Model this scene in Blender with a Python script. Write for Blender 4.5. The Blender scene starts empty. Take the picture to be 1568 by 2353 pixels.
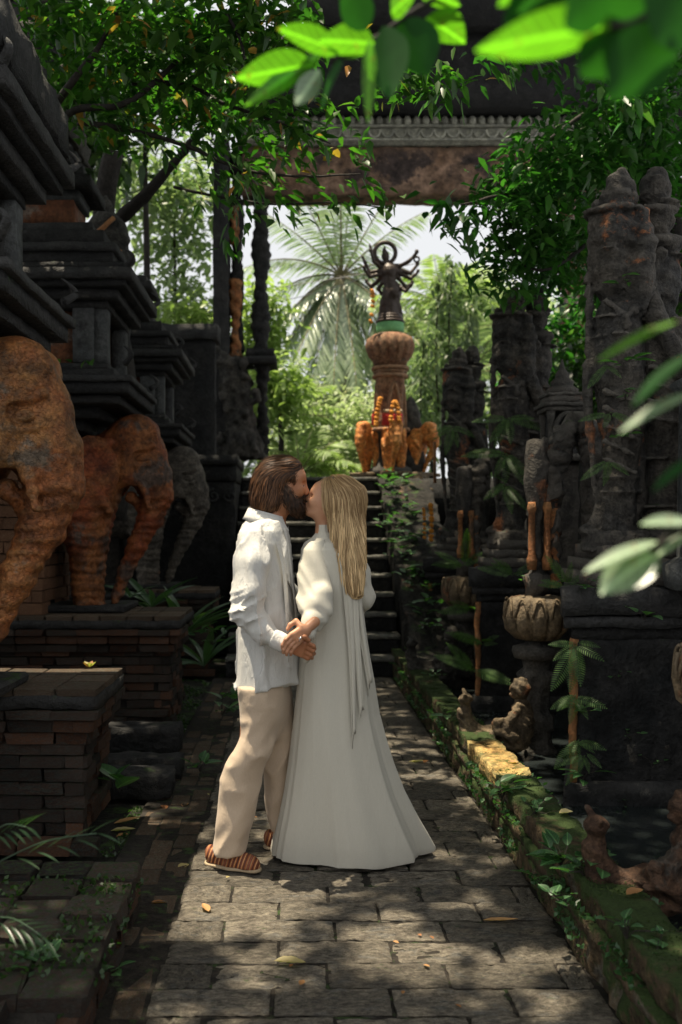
import bpy, math, random
import numpy as np
from mathutils import Vector, Matrix, Euler
C = bpy.context.scene
COL = C.collection
R = math.radians
rng = np.random.default_rng(7)
random.seed(7)
# ---------------------------------------------------------------- camera, world, sun
F = 2288.0; VX = 675.0; VY = 1219.0; H = 1.47
def XP(px, Y): return (px - VX) / F * Y
def ZP(py, Y): return H - (py - VY) / F * Y
def PT(px, py, Y): return Vector((XP(px, Y), Y, ZP(py, Y)))
def YG(py, z=0.0): return (H - z) * F / (py - VY)
cd = bpy.data.cameras.new('camera'); cam = bpy.data.objects.new('camera', cd); COL.objects.link(cam)
cam.location = (0, 0, H); cam.rotation_euler = (R(90), 0, 0)
cd.sensor_fit = 'VERTICAL'; cd.sensor_height = 36; cd.sensor_width = 24; cd.lens = 35
cd.shift_x = (784 - VX) / 2353; cd.shift_y = (VY - 1176.5) / 2353
cd.clip_start = 0.05; cd.clip_end = 400
cd.dof.use_dof = True; cd.dof.focus_distance = 4.42; cd.dof.aperture_fstop = 2.6
C.camera = cam
SUN = Vector((-0.19, 0.035, 0.98)).normalized()
elev = math.asin(SUN.z); azim = math.atan2(SUN.x, SUN.y)
W = bpy.data.worlds.new('World'); C.world = W; W.use_nodes = True
nt = W.node_tree; nt.nodes.clear()
wo = nt.nodes.new('ShaderNodeOutputWorld'); bg = nt.nodes.new('ShaderNodeBackground')
sky = nt.nodes.new('ShaderNodeTexSky'); sky.sky_type = 'NISHITA'; sky.sun_disc = False
sky.sun_elevation = elev; sky.sun_rotation = azim
sky.air_density = 1.0; sky.dust_density = 4.0; sky.ozone_density = 1.0
mixw = nt.nodes.new('ShaderNodeMix'); mixw.data_type = 'RGBA'; mixw.inputs[0].default_value = 0.86
mixw.inputs[7].default_value = (10.4, 10.5, 10.6, 1)      # thin bright overcast veil, same all round
nt.links.new(sky.outputs[0], mixw.inputs[6]); nt.links.new(mixw.outputs[2], bg.inputs[0])
bg.inputs[1].default_value = 0.05
nt.links.new(bg.outputs[0], wo.inputs[0])
sl = bpy.data.lights.new('sun', 'SUN'); so = bpy.data.objects.new('sun', sl); COL.objects.link(so)
sl.energy = 5.0; sl.angle = R(0.55); sl.color = (1.0, 0.88, 0.68)
so.rotation_euler = SUN.to_track_quat('Z', 'Y').to_euler(); so.location = (0, 0, 20)
C.view_settings.view_transform = 'Standard'; C.view_settings.look = 'None'
C.view_settings.gamma = 1; C.view_settings.use_curve_mapping = False
C.view_settings.exposure = 0.92
C.render.engine = 'CYCLES'
C.cycles.max_bounces = 7; C.cycles.diffuse_bounces = 3; C.cycles.transmission_bounces = 4; C.cycles.transparent_max_bounces = 4

# ---------------------------------------------------------------- tagging and mesh helpers
def tag(o, label=None, cat=None, group=None, kind=None):
    if label: o['label'] = label
    if cat: o['category'] = cat
    if group: o['group'] = group
    if kind: o['kind'] = kind
    return o
def empty(name, loc=(0, 0, 0), label=None, cat=None, group=None, rz=0, kind=None):
    o = bpy.data.objects.new(name, None); COL.objects.link(o); o.location = loc; o.rotation_euler = (0, 0, rz)
    o.empty_display_size = 0.1
    return tag(o, label, cat, group, kind)
def link(name, me, parent=None, mat=None):
    if mat is not None and len(me.materials) == 0: me.materials.append(mat)
    o = bpy.data.objects.new(name, me); COL.objects.link(o)
    if parent is not None: o.parent = parent
    return o
def mesh(name, V, Fc, mat=None, smooth=False):
    me = bpy.data.meshes.new(name)
    V = np.asarray(V, dtype=np.float32)
    if isinstance(Fc, np.ndarray):
        n, k = Fc.shape
        me.vertices.add(len(V)); me.vertices.foreach_set('co', V.ravel())
        me.loops.add(n * k); me.loops.foreach_set('vertex_index', Fc.astype(np.int32).ravel())
        me.polygons.add(n); me.polygons.foreach_set('loop_start', np.arange(0, n * k, k, dtype=np.int32))
        me.update(calc_edges=True)
    else:
        me.from_pydata([tuple(map(float, v)) for v in V], [], Fc); me.update()
    if smooth: me.polygons.foreach_set('use_smooth', np.ones(len(me.polygons), dtype=bool))
    if mat is not None: me.materials.append(mat)
    return me
def mobj(name, V, Fc, mat, parent=None, smooth=False): return link(name, mesh(name, V, Fc, mat, smooth), parent)
def copy_tree(o, parent=None):
    c = o.copy(); COL.objects.link(c)
    if parent is not None: c.parent = parent
    for ch in list(o.children): copy_tree(ch, c)
    return c

def _h(i, j, k, s):
    s = int(s)
    n = (i * 374761393 + j * 668265263 + k * 2147483647 + s * 144665) & 0xffffffff
    n = ((n ^ (n >> 13)) * 1274126177) & 0xffffffff
    return ((n ^ (n >> 16)) & 0xffff) / 65535.0
def vnoise(P, s=0):
    P = np.asarray(P, dtype=np.float64); I = np.floor(P).astype(np.int64); f = P - I; f = f * f * (3 - 2 * f)
    r = 0
    for a in (0, 1):
        for b in (0, 1):
            for c in (0, 1):
                w = (f[..., 0] if a else 1 - f[..., 0]) * (f[..., 1] if b else 1 - f[..., 1]) * (f[..., 2] if c else 1 - f[..., 2])
                r = r + w * _h(I[..., 0] + a, I[..., 1] + b, I[..., 2] + c, s)
    return r * 2 - 1
def fbm(P, s=0, o=3):
    P = np.asarray(P, dtype=np.float64); r = 0; a = 1
    for i in range(o): r = r + a * vnoise(P * 2 ** i, s + i * 17); a *= 0.5
    return r

def box_grid(sx, sy, sz, seg, ch=0.0):
    """surface grid of a box centred at the origin, V and quads"""
    n = [max(1, int(round(s / seg))) for s in (sx, sy, sz)]; S = (sx, sy, sz)
    vid = {}; V = []; Fq = []
    def vi(i, j, k):
        key = (i, j, k)
        if key not in vid:
            vid[key] = len(V); V.append((S[0] * (i / n[0] - .5), S[1] * (j / n[1] - .5), S[2] * (k / n[2] - .5)))
        return vid[key]
    for a, b, c in ((0, 1, 2), (1, 2, 0), (2, 0, 1)):
        for side in (0, 1):
            for u in range(n[a]):
                for v in range(n[b]):
                    q = []
                    for du, dv in ((0, 0), (1, 0), (1, 1), (0, 1)):
                        t = [0, 0, 0]; t[a] = u + du; t[b] = v + dv; t[c] = side * n[c]; q.append(vi(*t))
                    Fq.append(q if side else q[::-1])
    return np.array(V), np.array(Fq)
def rough_box(name, x0, x1, y0, y1, z0, z1, mat, parent=None, seg=0.08, amp=0.008, freq=9, s=0, top=1.0):
    sx, sy, sz = x1 - x0, y1 - y0, z1 - z0
    while (sx * sy + sy * sz + sx * sz) * 2 / seg ** 2 > 6000: seg *= 1.3
    V, Fq = box_grid(sx, sy, sz, seg)
    V = V + np.array([(x0 + x1) / 2, (y0 + y1) / 2, (z0 + z1) / 2])
    D = np.stack([fbm(V * freq + 7 * i, s + i) for i in range(3)], 1) * amp
    D[:, 2] *= top
    return mobj(name, V + D, Fq, mat, parent)
def chamfer_mesh(name, sx, sy, sz, ch, mat=None, jit=0.0, s=0, sub=0):
    """eight-corner box with chamfered edges (24 verts), jittered"""
    hx, hy, hz = sx / 2, sy / 2, sz / 2; V = []; ids = {}
    for a in (-1, 1):
        for b in (-1, 1):
            for c in (-1, 1):
                for ax in range(3):
                    p = [a * (hx - ch), b * (hy - ch), c * (hz - ch)]; p[ax] += (a, b, c)[ax] * ch
                    ids[(a, b, c, ax)] = len(V); V.append(p)
    Fc = []
    for ax in range(3):
        o = [i for i in range(3) if i != ax]
        for sg in (-1, 1):
            q = []
            for u, v in ((-1, -1), (1, -1), (1, 1), (-1, 1)):
                k = [0, 0, 0]; k[ax] = sg; k[o[0]] = u; k[o[1]] = v; q.append(ids[(*k, ax)])
            Fc.append(q)
        for u in (-1, 1):
            for v in (-1, 1):
                k0 = [0, 0, 0]; k1 = [0, 0, 0]; k0[o[0]] = k1[o[0]] = u; k0[o[1]] = k1[o[1]] = v; k0[ax] = -1; k1[ax] = 1
                Fc.append([ids[(*k0, o[0])], ids[(*k1, o[0])], ids[(*k1, o[1])], ids[(*k0, o[1])]])
    for a in (-1, 1):
        for b in (-1, 1):
            for c in (-1, 1): Fc.append([ids[(a, b, c, 0)], ids[(a, b, c, 1)], ids[(a, b, c, 2)]])
    V = np.array(V)
    if jit: V = V + np.random.default_rng(s).normal(0, jit, V.shape)
    me = mesh(name, V, Fc, mat)
    import bmesh
    bm = bmesh.new(); bm.from_mesh(me); bmesh.ops.recalc_face_normals(bm, faces=bm.faces); bm.to_mesh(me); bm.free()
    return me
def tube(path, rad, n=8, cap=True, jit=0, s=0):
    """V, F of a swept tube"""
    P = [Vector(p) for p in path]; m = len(P)
    if not hasattr(rad, '__len__'): rad = [rad] * m
    V = []; Fc = []; up = Vector((0.13, 0.31, 0.94))
    rr = np.random.default_rng(s)
    for i in range(m):
        t = (P[min(i + 1, m - 1)] - P[max(i - 1, 0)]).normalized()
        a = t.cross(up)
        if a.length < 0.1: a = t.cross(Vector((1, 0, 0)))
        a.normalize(); b = t.cross(a)
        for k in range(n):
            w = 2 * math.pi * k / n; r_ = rad[i] * (1 + (rr.uniform(-jit, jit) if jit else 0))
            V.append(P[i] + a * math.cos(w) * r_ + b * math.sin(w) * r_)
    for i in range(m - 1):
        for k in range(n):
            Fc.append([i * n + k, i * n + (k + 1) % n, (i + 1) * n + (k + 1) % n, (i + 1) * n + k])
    if cap: Fc.append(list(range(n))[::-1]); Fc.append([(m - 1) * n + k for k in range(n)])
    return V, Fc
def merge(parts):
    V = []; Fc = []
    for v, f in parts:
        o = len(V); V.extend([tuple(p) for p in v]); Fc.extend([[i + o for i in q] for q in f])
    return V, Fc
def smooth_path(pts, n=6):
    P = [np.array(p, float) for p in pts]; out = []
    for i in range(len(P) - 1):
        p0 = P[max(i - 1, 0)]; p1 = P[i]; p2 = P[i + 1]; p3 = P[min(i + 2, len(P) - 1)]
        for k in range(n):
            t = k / n
            out.append(0.5 * ((2 * p1) + (-p0 + p2) * t + (2 * p0 - 5 * p1 + 4 * p2 - p3) * t * t + (-p0 + 3 * p1 - 3 * p2 + p3) * t ** 3))
    out.append(P[-1]); return out
def lathe(prof, n=40, petals=0, pamp=0.0, ctr=(0, 0, 0), sq=0.0):
    """prof: (r, z, petalweight)"""
    V = []; Fc = []
    for r, z, *w in prof:
        w = w[0] if w else 0
        for k in range(n):
            a = 2 * math.pi * k / n
            rr_ = r * (1 + pamp * w * (abs(math.cos(petals * a / 2)) ** 0.6 - 0.6) if petals else 1)
            if sq: rr_ *= (1 - sq) + sq / max(abs(math.cos(a)), abs(math.sin(a)))
            V.append((ctr[0] + rr_ * math.cos(a), ctr[1] + rr_ * math.sin(a), ctr[2] + z))
    m = len(prof)
    for i in range(m - 1):
        for k in range(n): Fc.append([i * n + k, i * n + (k + 1) % n, (i + 1) * n + (k + 1) % n, (i + 1) * n + k])
    Fc.append(list(range(n))[::-1]); Fc.append([(m - 1) * n + k for k in range(n)])
    return V, Fc

# ---------------------------------------------------------------- implicit surfaces -> mesh
class SDF:
    def __init__(s): s.ops = []
    def ell(s, c, r, k=0.02, ry=0.0, rz=0.0, sub=False): s.ops.append(('e', c, r, k, ry, rz, sub)); return s
    def cap(s, a, b, ra, rb=None, k=0.02, sub=False): s.ops.append(('c', a, b, k, ra, ra if rb is None else rb, sub)); return s
    def chain(s, pts, rads, k=0.02):
        for i in range(len(pts) - 1): s.cap(pts[i], pts[i + 1], rads[i], rads[i + 1], k)
        return s
    def vloft(s, T, k=0.03): s.ops.append(('v', np.array(T, float), None, k, 0, 0, False)); return s
    def plane(s, p, n, k=0.004): s.ops.append(('p', p, n, k, 0, 0, True)); return s
    def one(s, op, X, Y, Z):
        t, a, b, k, u, v, sub = op
        if t == 'e':
            x = X - a[0]; y = Y - a[1]; z = Z - a[2]
            if v: x, y = x * math.cos(v) + y * math.sin(v), -x * math.sin(v) + y * math.cos(v)
            if u: x, z = x * math.cos(u) - z * math.sin(u), x * math.sin(u) + z * math.cos(u)
            k0 = np.sqrt((x / b[0]) ** 2 + (y / b[1]) ** 2 + (z / b[2]) ** 2) + 1e-6
            k1 = np.sqrt((x / b[0] ** 2) ** 2 + (y / b[1] ** 2) ** 2 + (z / b[2] ** 2) ** 2) + 1e-6
            return k0 * (k0 - 1) / k1
        if t == 'c':
            d = [b[i] - a[i] for i in range(3)]; L = sum(q * q for q in d) + 1e-12
            h = np.clip(((X - a[0]) * d[0] + (Y - a[1]) * d[1] + (Z - a[2]) * d[2]) / L, 0, 1)
            return np.sqrt((X - a[0] - h * d[0]) ** 2 + (Y - a[1] - h * d[1]) ** 2 + (Z - a[2] - h * d[2]) ** 2) - (u + (v - u) * h)
        if t == 'v':
            T = a[np.argsort(a[:, 0])]; z = np.clip(Z, T[0, 0], T[-1, 0])
            cx = np.interp(z, T[:, 0], T[:, 1]); cy = np.interp(z, T[:, 0], T[:, 2]); rx = np.interp(z, T[:, 0], T[:, 3]); ry = np.interp(z, T[:, 0], T[:, 4])
            q = (np.sqrt(((X - cx) / rx) ** 2 + ((Y - cy) / ry) ** 2) - 1) * np.minimum(rx, ry)
            dz = np.maximum(T[0, 0] - Z, Z - T[-1, 0])
            return np.maximum(q, dz)
        return (X - a[0]) * b[0] + (Y - a[1]) * b[1] + (Z - a[2]) * b[2]
    def __call__(s, X, Y, Z):
        D = None
        for op in s.ops:
            d = s.one(op, X, Y, Z); k = op[3]
            if D is None: D = d; continue
            if op[0] == 'p' or op[6]:
                e = -d if op[0] != 'p' else d
                h = np.maximum(k - np.abs(D - e), 0) / k; D = np.maximum(D, e) + h * h * k * .25
            else:
                h = np.maximum(k - np.abs(D - d), 0) / k; D = np.minimum(D, d) - h * h * k * .25
        return D
    def project(s, P, off=0.0, it=4):
        P = np.array(P, float); e = 0.002
        for _ in range(it):
            d = s(P[:, 0], P[:, 1], P[:, 2]); g = np.stack([s(P[:, 0] + (e if i == 0 else 0), P[:, 1] + (e if i == 1 else 0), P[:, 2] + (e if i == 2 else 0)) - d for i in range(3)], 1)
            n = g / (np.linalg.norm(g, axis=1, keepdims=True) + 1e-9); P = P - n * np.clip(d - off, -0.03, 0.03)[:, None]
        return P, n
def surfnet(sdf, lo, hi, h, disp=None):
    ax = [np.arange(lo[i], hi[i] + h, h, dtype=np.float32) for i in range(3)]
    G = np.meshgrid(*ax, indexing='ij'); D = sdf(G[0], G[1], G[2])
    if disp is not None: D = D - disp(np.stack(G, -1), D)
    s = D < 0; sh = tuple(n - 1 for n in D.shape)
    acc = np.zeros(sh + (3,), np.float64); cnt = np.zeros(sh, np.float64); E = []
    for a in range(3):
        b, c = (a + 1) % 3, (a + 2) % 3
        s0 = [slice(None)] * 3; s1 = [slice(None)] * 3; s0[a] = slice(0, -1); s1[a] = slice(1, None); s0 = tuple(s0); s1 = tuple(s1)
        cr = s[s0] != s[s1]; idx = np.argwhere(cr); d0 = D[s0][cr]; d1 = D[s1][cr]; t = d0 / (d0 - d1)
        pos = idx.astype(np.float64); pos[:, a] += t
        ok = (idx[:, b] > 0) & (idx[:, c] > 0) & (idx[:, b] < D.shape[b] - 1) & (idx[:, c] < D.shape[c] - 1)
        idx = idx[ok]; pos = pos[ok]; cells = []
        for ob, oc in ((0, 0), (-1, 0), (-1, -1), (0, -1)):
            q = idx.copy(); q[:, b] += ob; q[:, c] += oc
            np.add.at(acc, (q[:, 0], q[:, 1], q[:, 2]), pos); np.add.at(cnt, (q[:, 0], q[:, 1], q[:, 2]), 1); cells.append(q)
        E.append((cells, d0[ok] < 0))
    m = cnt > 0; vid = -np.ones(sh, np.int64); vid[m] = np.arange(m.sum())
    V = acc[m] / cnt[m][:, None] * h + np.array([a_[0] for a_ in ax])
    Fs = []
    for cells, neg in E:
        q = np.stack([vid[c_[:, 0], c_[:, 1], c_[:, 2]] for c_ in cells], 1); q[~neg] = q[~neg][:, ::-1]; Fs.append(q)
    return V, np.concatenate(Fs)
def sdf_mesh(name, sdf, lo, hi, h, mat, disp=None):
    V, Q = surfnet(sdf, lo, hi, h, disp); return mesh(name, V, Q, mat, True)

# ---------------------------------------------------------------- leaves
LEAF_T = np.array([[0, 0], [.3, -1], [.3, 0], [.3, 1], [.68, -.72], [.68, 0], [.68, .72], [1, 0]], float)
LEAF_F = [[0, 1, 2], [0, 2, 3], [1, 4, 5, 2], [2, 5, 6, 3], [4, 7, 5], [5, 7, 6]]
LEAF_T3 = np.array([[0, 2, 1], [0, 3, 2], [1, 2, 5], [1, 5, 4], [2, 3, 6], [2, 6, 5], [4, 5, 7], [5, 6, 7]])
def unit(v): return v / (np.linalg.norm(v, axis=-1, keepdims=True) + 1e-9)
def leaf_mesh(name, P, D, N, L, Wd, mat, tint=None, droop=0.25, fold=0.25, simple=False):
    n = len(P); D = unit(D); S = unit(np.cross(D, N)); N = np.cross(S, D)
    L = np.broadcast_to(L, n).astype(float); Wd = np.broadcast_to(Wd, n).astype(float)
    if simple: T = np.array([[0, 0], [.45, -1], [.45, 1], [1, 0]]); tri = np.array([[0, 2, 1], [1, 2, 3]])
    else: T = LEAF_T; tri = LEAF_T3
    t = T[:, 0][None, :, None]; w = T[:, 1][None, :, None]
    V = P[:, None] + D[:, None] * t * L[:, None, None] + S[:, None] * w * Wd[:, None, None] / 2
    V = V + N[:, None] * (np.abs(w) * Wd[:, None, None] / 2 * fold)
    V[..., 2] -= (t[..., 0] ** 2) * droop * L[:, None]
    k = len(T); Fc = (tri[None] + (np.arange(n) * k)[:, None, None]).reshape(-1, 3)
    me = mesh(name, V.reshape(-1, 3), Fc, mat)
    if tint is None: tint = rng.random(n)
    at = me.attributes.new('tint', 'FLOAT', 'POINT'); at.data.foreach_set('value', np.repeat(tint, k).astype(np.float32))
    return me
def rand_dir(n, up=0.0):
    v = rng.normal(size=(n, 3)); v[:, 2] += up; return unit(v)
# where the photograph shows the sun coming through the crowns: (point, radius of the gap)
RAYS = []
def hole(px, py, z=None, r=0.12, Y=None):
    if Y is None: Y = YG(py, z or 0)
    RAYS.append((XP(px, Y), Y, ZP(py, Y), r))
def clear(P):
    keep = np.ones(len(P), bool); s = np.array(SUN)
    for x, y, z, r in RAYS:
        d = P - np.array([x, y, z]); t = d @ s; q = np.linalg.norm(d - t[:, None] * s, axis=1)
        keep &= ~((q < r) & (t > 0.3))
    return keep
# ---------------------------------------------------------------- materials
def mat(name):
    m = bpy.data.materials.new(name); m.use_nodes = True; n = m.node_tree; n.nodes.clear()
    o = n.nodes.new('ShaderNodeOutputMaterial'); b = n.nodes.new('ShaderNodeBsdfPrincipled'); n.links.new(b.outputs[0], o.inputs[0])
    return m, n, b, o
def nd(n, t, **k):
    x = n.nodes.new(t)
    for a, v in k.items(): setattr(x, a, v)
    return x
def noise(n, vec, scale, detail=5, rough=.6):
    x = nd(n, 'ShaderNodeTexNoise'); x.inputs['Scale'].default_value = scale; x.inputs['Detail'].default_value = detail; x.inputs['Roughness'].default_value = rough
    if vec is not None: n.links.new(vec, x.inputs['Vector'])
    return x.outputs[0]
def ramp(n, fac, pts):
    x = nd(n, 'ShaderNodeValToRGB'); n.links.new(fac, x.inputs[0]); e = x.color_ramp.elements
    while len(e) < len(pts): e.new(0.5)
    for i, (p, c) in enumerate(pts):
        e[i].position = p; e[i].color = (*c, 1) if hasattr(c, '__len__') else (c, c, c, 1)
    return x.outputs[0]
def mix(n, fac, a, b, mode='MIX'):
    x = nd(n, 'ShaderNodeMix', data_type='RGBA', blend_type=mode)
    for i, v in ((0, fac), (6, a), (7, b)):
        if hasattr(v, 'is_linked') or isinstance(v, bpy.types.NodeSocket): n.links.new(v, x.inputs[i])
        elif hasattr(v, '__len__'): x.inputs[i].default_value = (*v, 1)
        else: x.inputs[i].default_value = v
    return x.outputs[2]
def math_(n, op, a, b=0.5):
    x = nd(n, 'ShaderNodeMath', operation=op)
    for i, v in ((0, a), (1, b)):
        if isinstance(v, bpy.types.NodeSocket): n.links.new(v, x.inputs[i])
        else: x.inputs[i].default_value = v
    return x.outputs[0]
def bump(n, b, h, dist, strength=1.0):
    x = nd(n, 'ShaderNodeBump'); x.inputs['Distance'].default_value = dist; x.inputs['Strength'].default_value = strength
    n.links.new(h, x.inputs['Height']); n.links.new(x.outputs[0], b.inputs['Normal'])
def coords(n, rnd=True):
    tc = nd(n, 'ShaderNodeTexCoord'); v = tc.outputs['Object']
    if rnd:
        oi = nd(n, 'ShaderNodeObjectInfo'); m = nd(n, 'ShaderNodeVectorMath', operation='ADD'); s = nd(n, 'ShaderNodeVectorMath', operation='SCALE')
        cx = nd(n, 'ShaderNodeCombineXYZ'); n.links.new(oi.outputs['Random'], cx.inputs[0]); n.links.new(oi.outputs['Random'], cx.inputs[1]); n.links.new(cx.outputs[0], s.inputs[0]); s.inputs['Scale'].default_value = 37
        n.links.new(v, m.inputs[0]); n.links.new(s.outputs[0], m.inputs[1]); v = m.outputs[0]
        return v, oi.outputs['Random']
    return v, None
def stone(name, a, b, c=None, camt=0.5, scale=3.0, moss=0.0, rough=.85, bd=0.01, var=0.25, pit=40, mosscol=(.022, .04, .010), dk=.38, wear=.25, crack=0, con=1.0):
    m, n, p, o = mat(name); v, rnd = coords(n)
    f1 = noise(n, v, scale, 6, .65); f2 = noise(n, v, scale * 3.1, 5, .7); f3 = noise(n, v, pit, 4, .6)
    a = tuple(q * dk for q in a); b = tuple(q * dk for q in b)
    col = mix(n, ramp(n, f1, [(.42, 0), (.58, 1)]), a, b)
    if c is not None:
        f4 = noise(n, v, scale * .8 + .4, 7, .7)
        col = mix(n, ramp(n, f4, [(camt, 0), (camt + .06, 1)]), col, c)
    col = mix(n, .8 * con, col, ramp(n, f2, [(.38, .35), (.62, 1.55)]), 'MULTIPLY')
    col = mix(n, .6 * con, col, ramp(n, f3, [(.36, .45), (.62, 1.5)]), 'MULTIPLY')
    if wear:      # rubbed, paler edges
        g0 = nd(n, 'ShaderNodeNewGeometry'); col = mix(n, math_(n, 'MULTIPLY', ramp(n, g0.outputs['Pointiness'], [(.51, 0), (.58, 1)]), wear), col, tuple(min(.5, q * 2.2 + .03) for q in b))
    col = mix(n, 1.0, col, ramp(n, rnd, [(0, 1 - var), (1, 1 + var)]), 'MULTIPLY')
    if moss:
        g = nd(n, 'ShaderNodeNewGeometry'); sx = nd(n, 'ShaderNodeSeparateXYZ'); n.links.new(g.outputs['Normal'], sx.inputs[0])
        up = math_(n, 'MULTIPLY_ADD', sx.outputs[2], .28)
        f5 = noise(n, v, scale * 1.7, 6, .7); q = math_(n, 'ADD', f5, math_(n, 'MULTIPLY', sx.outputs[2], .16))
        lo = .86 - moss * .45
        col = mix(n, ramp(n, q, [(lo, 0), (lo + .1, 1)]), col, mix(n, f3, mosscol, tuple(x * 2.2 for x in mosscol)))
    n.links.new(col, p.inputs['Base Color']); p.inputs['Roughness'].default_value = rough
    p.inputs['Specular IOR Level'].default_value = 0.3
    h = math_(n, 'ADD', math_(n, 'MULTIPLY', f2, 1.3), math_(n, 'MULTIPLY', f3, 1.0)); 
    if crack:
        vo = nd(n, 'ShaderNodeTexVoronoi', feature='DISTANCE_TO_EDGE'); vo.inputs['Scale'].default_value = crack; dv = nd(n, 'ShaderNodeVectorMath', operation='ADD'); nv_ = nd(n, 'ShaderNodeTexNoise'); nv_.inputs['Scale'].default_value = crack * .6; n.links.new(v, nv_.inputs['Vector'])
        sc_ = nd(n, 'ShaderNodeVectorMath', operation='SCALE'); sc_.inputs['Scale'].default_value = .08; n.links.new(nv_.outputs['Color'], sc_.inputs[0]); n.links.new(v, dv.inputs[0]); n.links.new(sc_.outputs[0], dv.inputs[1]); n.links.new(dv.outputs[0], vo.inputs['Vector'])
        ck = ramp(n, vo.outputs['Distance'], [(0, 0), (.06, 1)]); h = math_(n, 'ADD', h, math_(n, 'MULTIPLY', ck, .3))
    bump(n, p, h, bd, 1.0)
    return m
M = {}
M['paver'] = stone('paver', (.21, .18, .14), (.31, .27, .205), (.13, .122, .105), .55, 4, .18, .72, .012, .34, 55, dk=.58, wear=.1)
M['joint'] = stone('joint_soil', (.035, .028, .02), (.05, .04, .03), None, .5, 8, .35)
M['brick'] = stone('old_brick', (.16, .065, .032), (.25, .11, .05), (.06, .05, .042), .5, 7, .2, .9, .012, .45, 60, dk=.38)
M['brickdark'] = stone('mossy_brick', (.075, .042, .028), (.12, .075, .05), (.035, .036, .03), .48, 5, .45, .9, .012, .4, 50)
M['edgebrick'] = stone('path_edge_brick', (.16, .10, .06), (.23, .15, .09), (.09, .08, .06), .5, 6, .3, .85, .01, .3, 50)
M['brickorange'] = stone('orange_brick', (.30, .13, .06), (.40, .20, .10), (.16, .09, .055), .56, 7, .1, .85, .008, .25, 60)
M['core'] = stone('wall_core', (.04, .035, .03), (.06, .05, .04), None, .5, 4, .2)
M['dark'] = stone('dark_volcanic_stone', (.045, .048, .05), (.085, .082, .078), (.15, .135, .11), .62, 3, .28, .85, .015, .2, 45, dk=.32)
M['darker'] = stone('black_weathered_stone', (.03, .032, .033), (.06, .058, .055), (.11, .095, .075), .63, 3, .35, .85, .02, .15, 30, dk=.30)
M['statue'] = stone('carved_dark_stone', (.055, .052, .048), (.105, .092, .075), (.22, .085, .035), .60, 3.5, .3, .8, .014, .1, 60, dk=.55, wear=.5)
M['statue2'] = stone('carved_grey_stone', (.11, .105, .095), (.17, .155, .13), (.22, .09, .04), .66, 3.5, .15, .85, .012, .1, 60)
M['lotus'] = stone('lotus_stone', (.16, .12, .075), (.26, .19, .11), (.20, .08, .035), .58, 5, .12, .75, .01, .15, 60, dk=.6)
M['rust_or_sunlit'] = stone('rust_or_sunlit_stone', (.30, .10, .035), (.42, .17, .06), (.10, .07, .05), .55, 5, .05, .75, .01, .1, 60, dk=.7)  # own orange of the gate strips, also painted sunlight on legs and plinth corners
M['eleph'] = stone('elephant_ochre_stone', (.36, .12, .035), (.46, .22, .07), (.13, .095, .065), .55, 2.4, .0, .55, .010, .12, 46, dk=.54, crack=42, con=1.0)
M['eleph2'] = stone('elephant_red_stone', (.32, .075, .025), (.38, .14, .045), (.09, .06, .045), .56, 2.4, .0, .58, .010, .1, 46, con=1.0, dk=.58, crack=42)
M['eleph3'] = stone('elephant_grey_stone', (.20, .17, .14), (.28, .24, .19), (.20, .09, .04), .6, 3.2, .0, .7, .012, .1, 50, dk=.42, crack=40)
M['nosing'] = stone('pale_step_edge', (.22, .21, .18), (.34, .33, .28), (.10, .10, .09), .56, 5, .3, .8, .01, .1, 40, dk=.34)  # step edges in a paler tone than the steps
M['eleph4'] = stone('elephant_bright_terracotta', (.60, .20, .045), (.74, .31, .08), (.4, .2, .1), .62, 4, .0, .6, .006, .1, 70, dk=.95)
M['column'] = stone('terracotta_column', (.22, .10, .055), (.32, .17, .09), (.10, .07, .05), .56, 6, .05, .8, .01, .1, 60, dk=.8)
M['orange_plaster'] = stone('orange_plaster', (.30, .10, .045), (.36, .14, .06), (.12, .10, .08), .56, 2.5, .05, .85, .006, .1, 40, dk=.34)
M['grey_plaster'] = stone('grey_pilaster', (.10, .11, .11), (.15, .155, .15), (.07, .07, .07), .55, 4, .1)
M['browncarve'] = stone('brown_carved_stone', (.12, .06, .035), (.19, .105, .06), (.06, .05, .04), .52, 5, .05, .8, .012, .1, 60)
M['beam'] = stone('brown_lintel', (.15, .085, .05), (.24, .15, .10), (.05, .035, .03), .50, 1.3, .0, .85, .02, .1, 12, dk=.85)
M['frieze'] = stone('pale_frieze', (.22, .21, .15), (.34, .32, .24), (.12, .11, .08), .6, 4, .15, dk=.8)
M['roof'] = stone('black_roof', (.016, .016, .016), (.028, .026, .024), None, .5, 3, .0)
M['gatered'] = stone('red_gate_carving', (.24, .08, .04), (.34, .16, .09), (.26, .22, .19), .5, 2.5, .0)
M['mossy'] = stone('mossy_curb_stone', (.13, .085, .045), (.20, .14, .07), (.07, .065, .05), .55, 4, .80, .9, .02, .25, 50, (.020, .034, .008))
M['curblit'] = stone('sunlit_curb_stone', (.30, .18, .06), (.40, .27, .10), (.12, .11, .04), .6, 6, .35, .9, .015, .1, 50, (.05, .06, .012), dk=.9)  # lit copy of the curb stone, the sun patch put into its colour
M['soil'] = stone('dark_soil', (.035, .032, .026), (.055, .048, .038), (.09, .055, .035), .62, 3, .4, .9, .03, 0, 18)
M['green_terrain'] = stone('grassy_terrain', (.10, .13, .05), (.16, .19, .08), None, .5, 1.0, .5)
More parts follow.
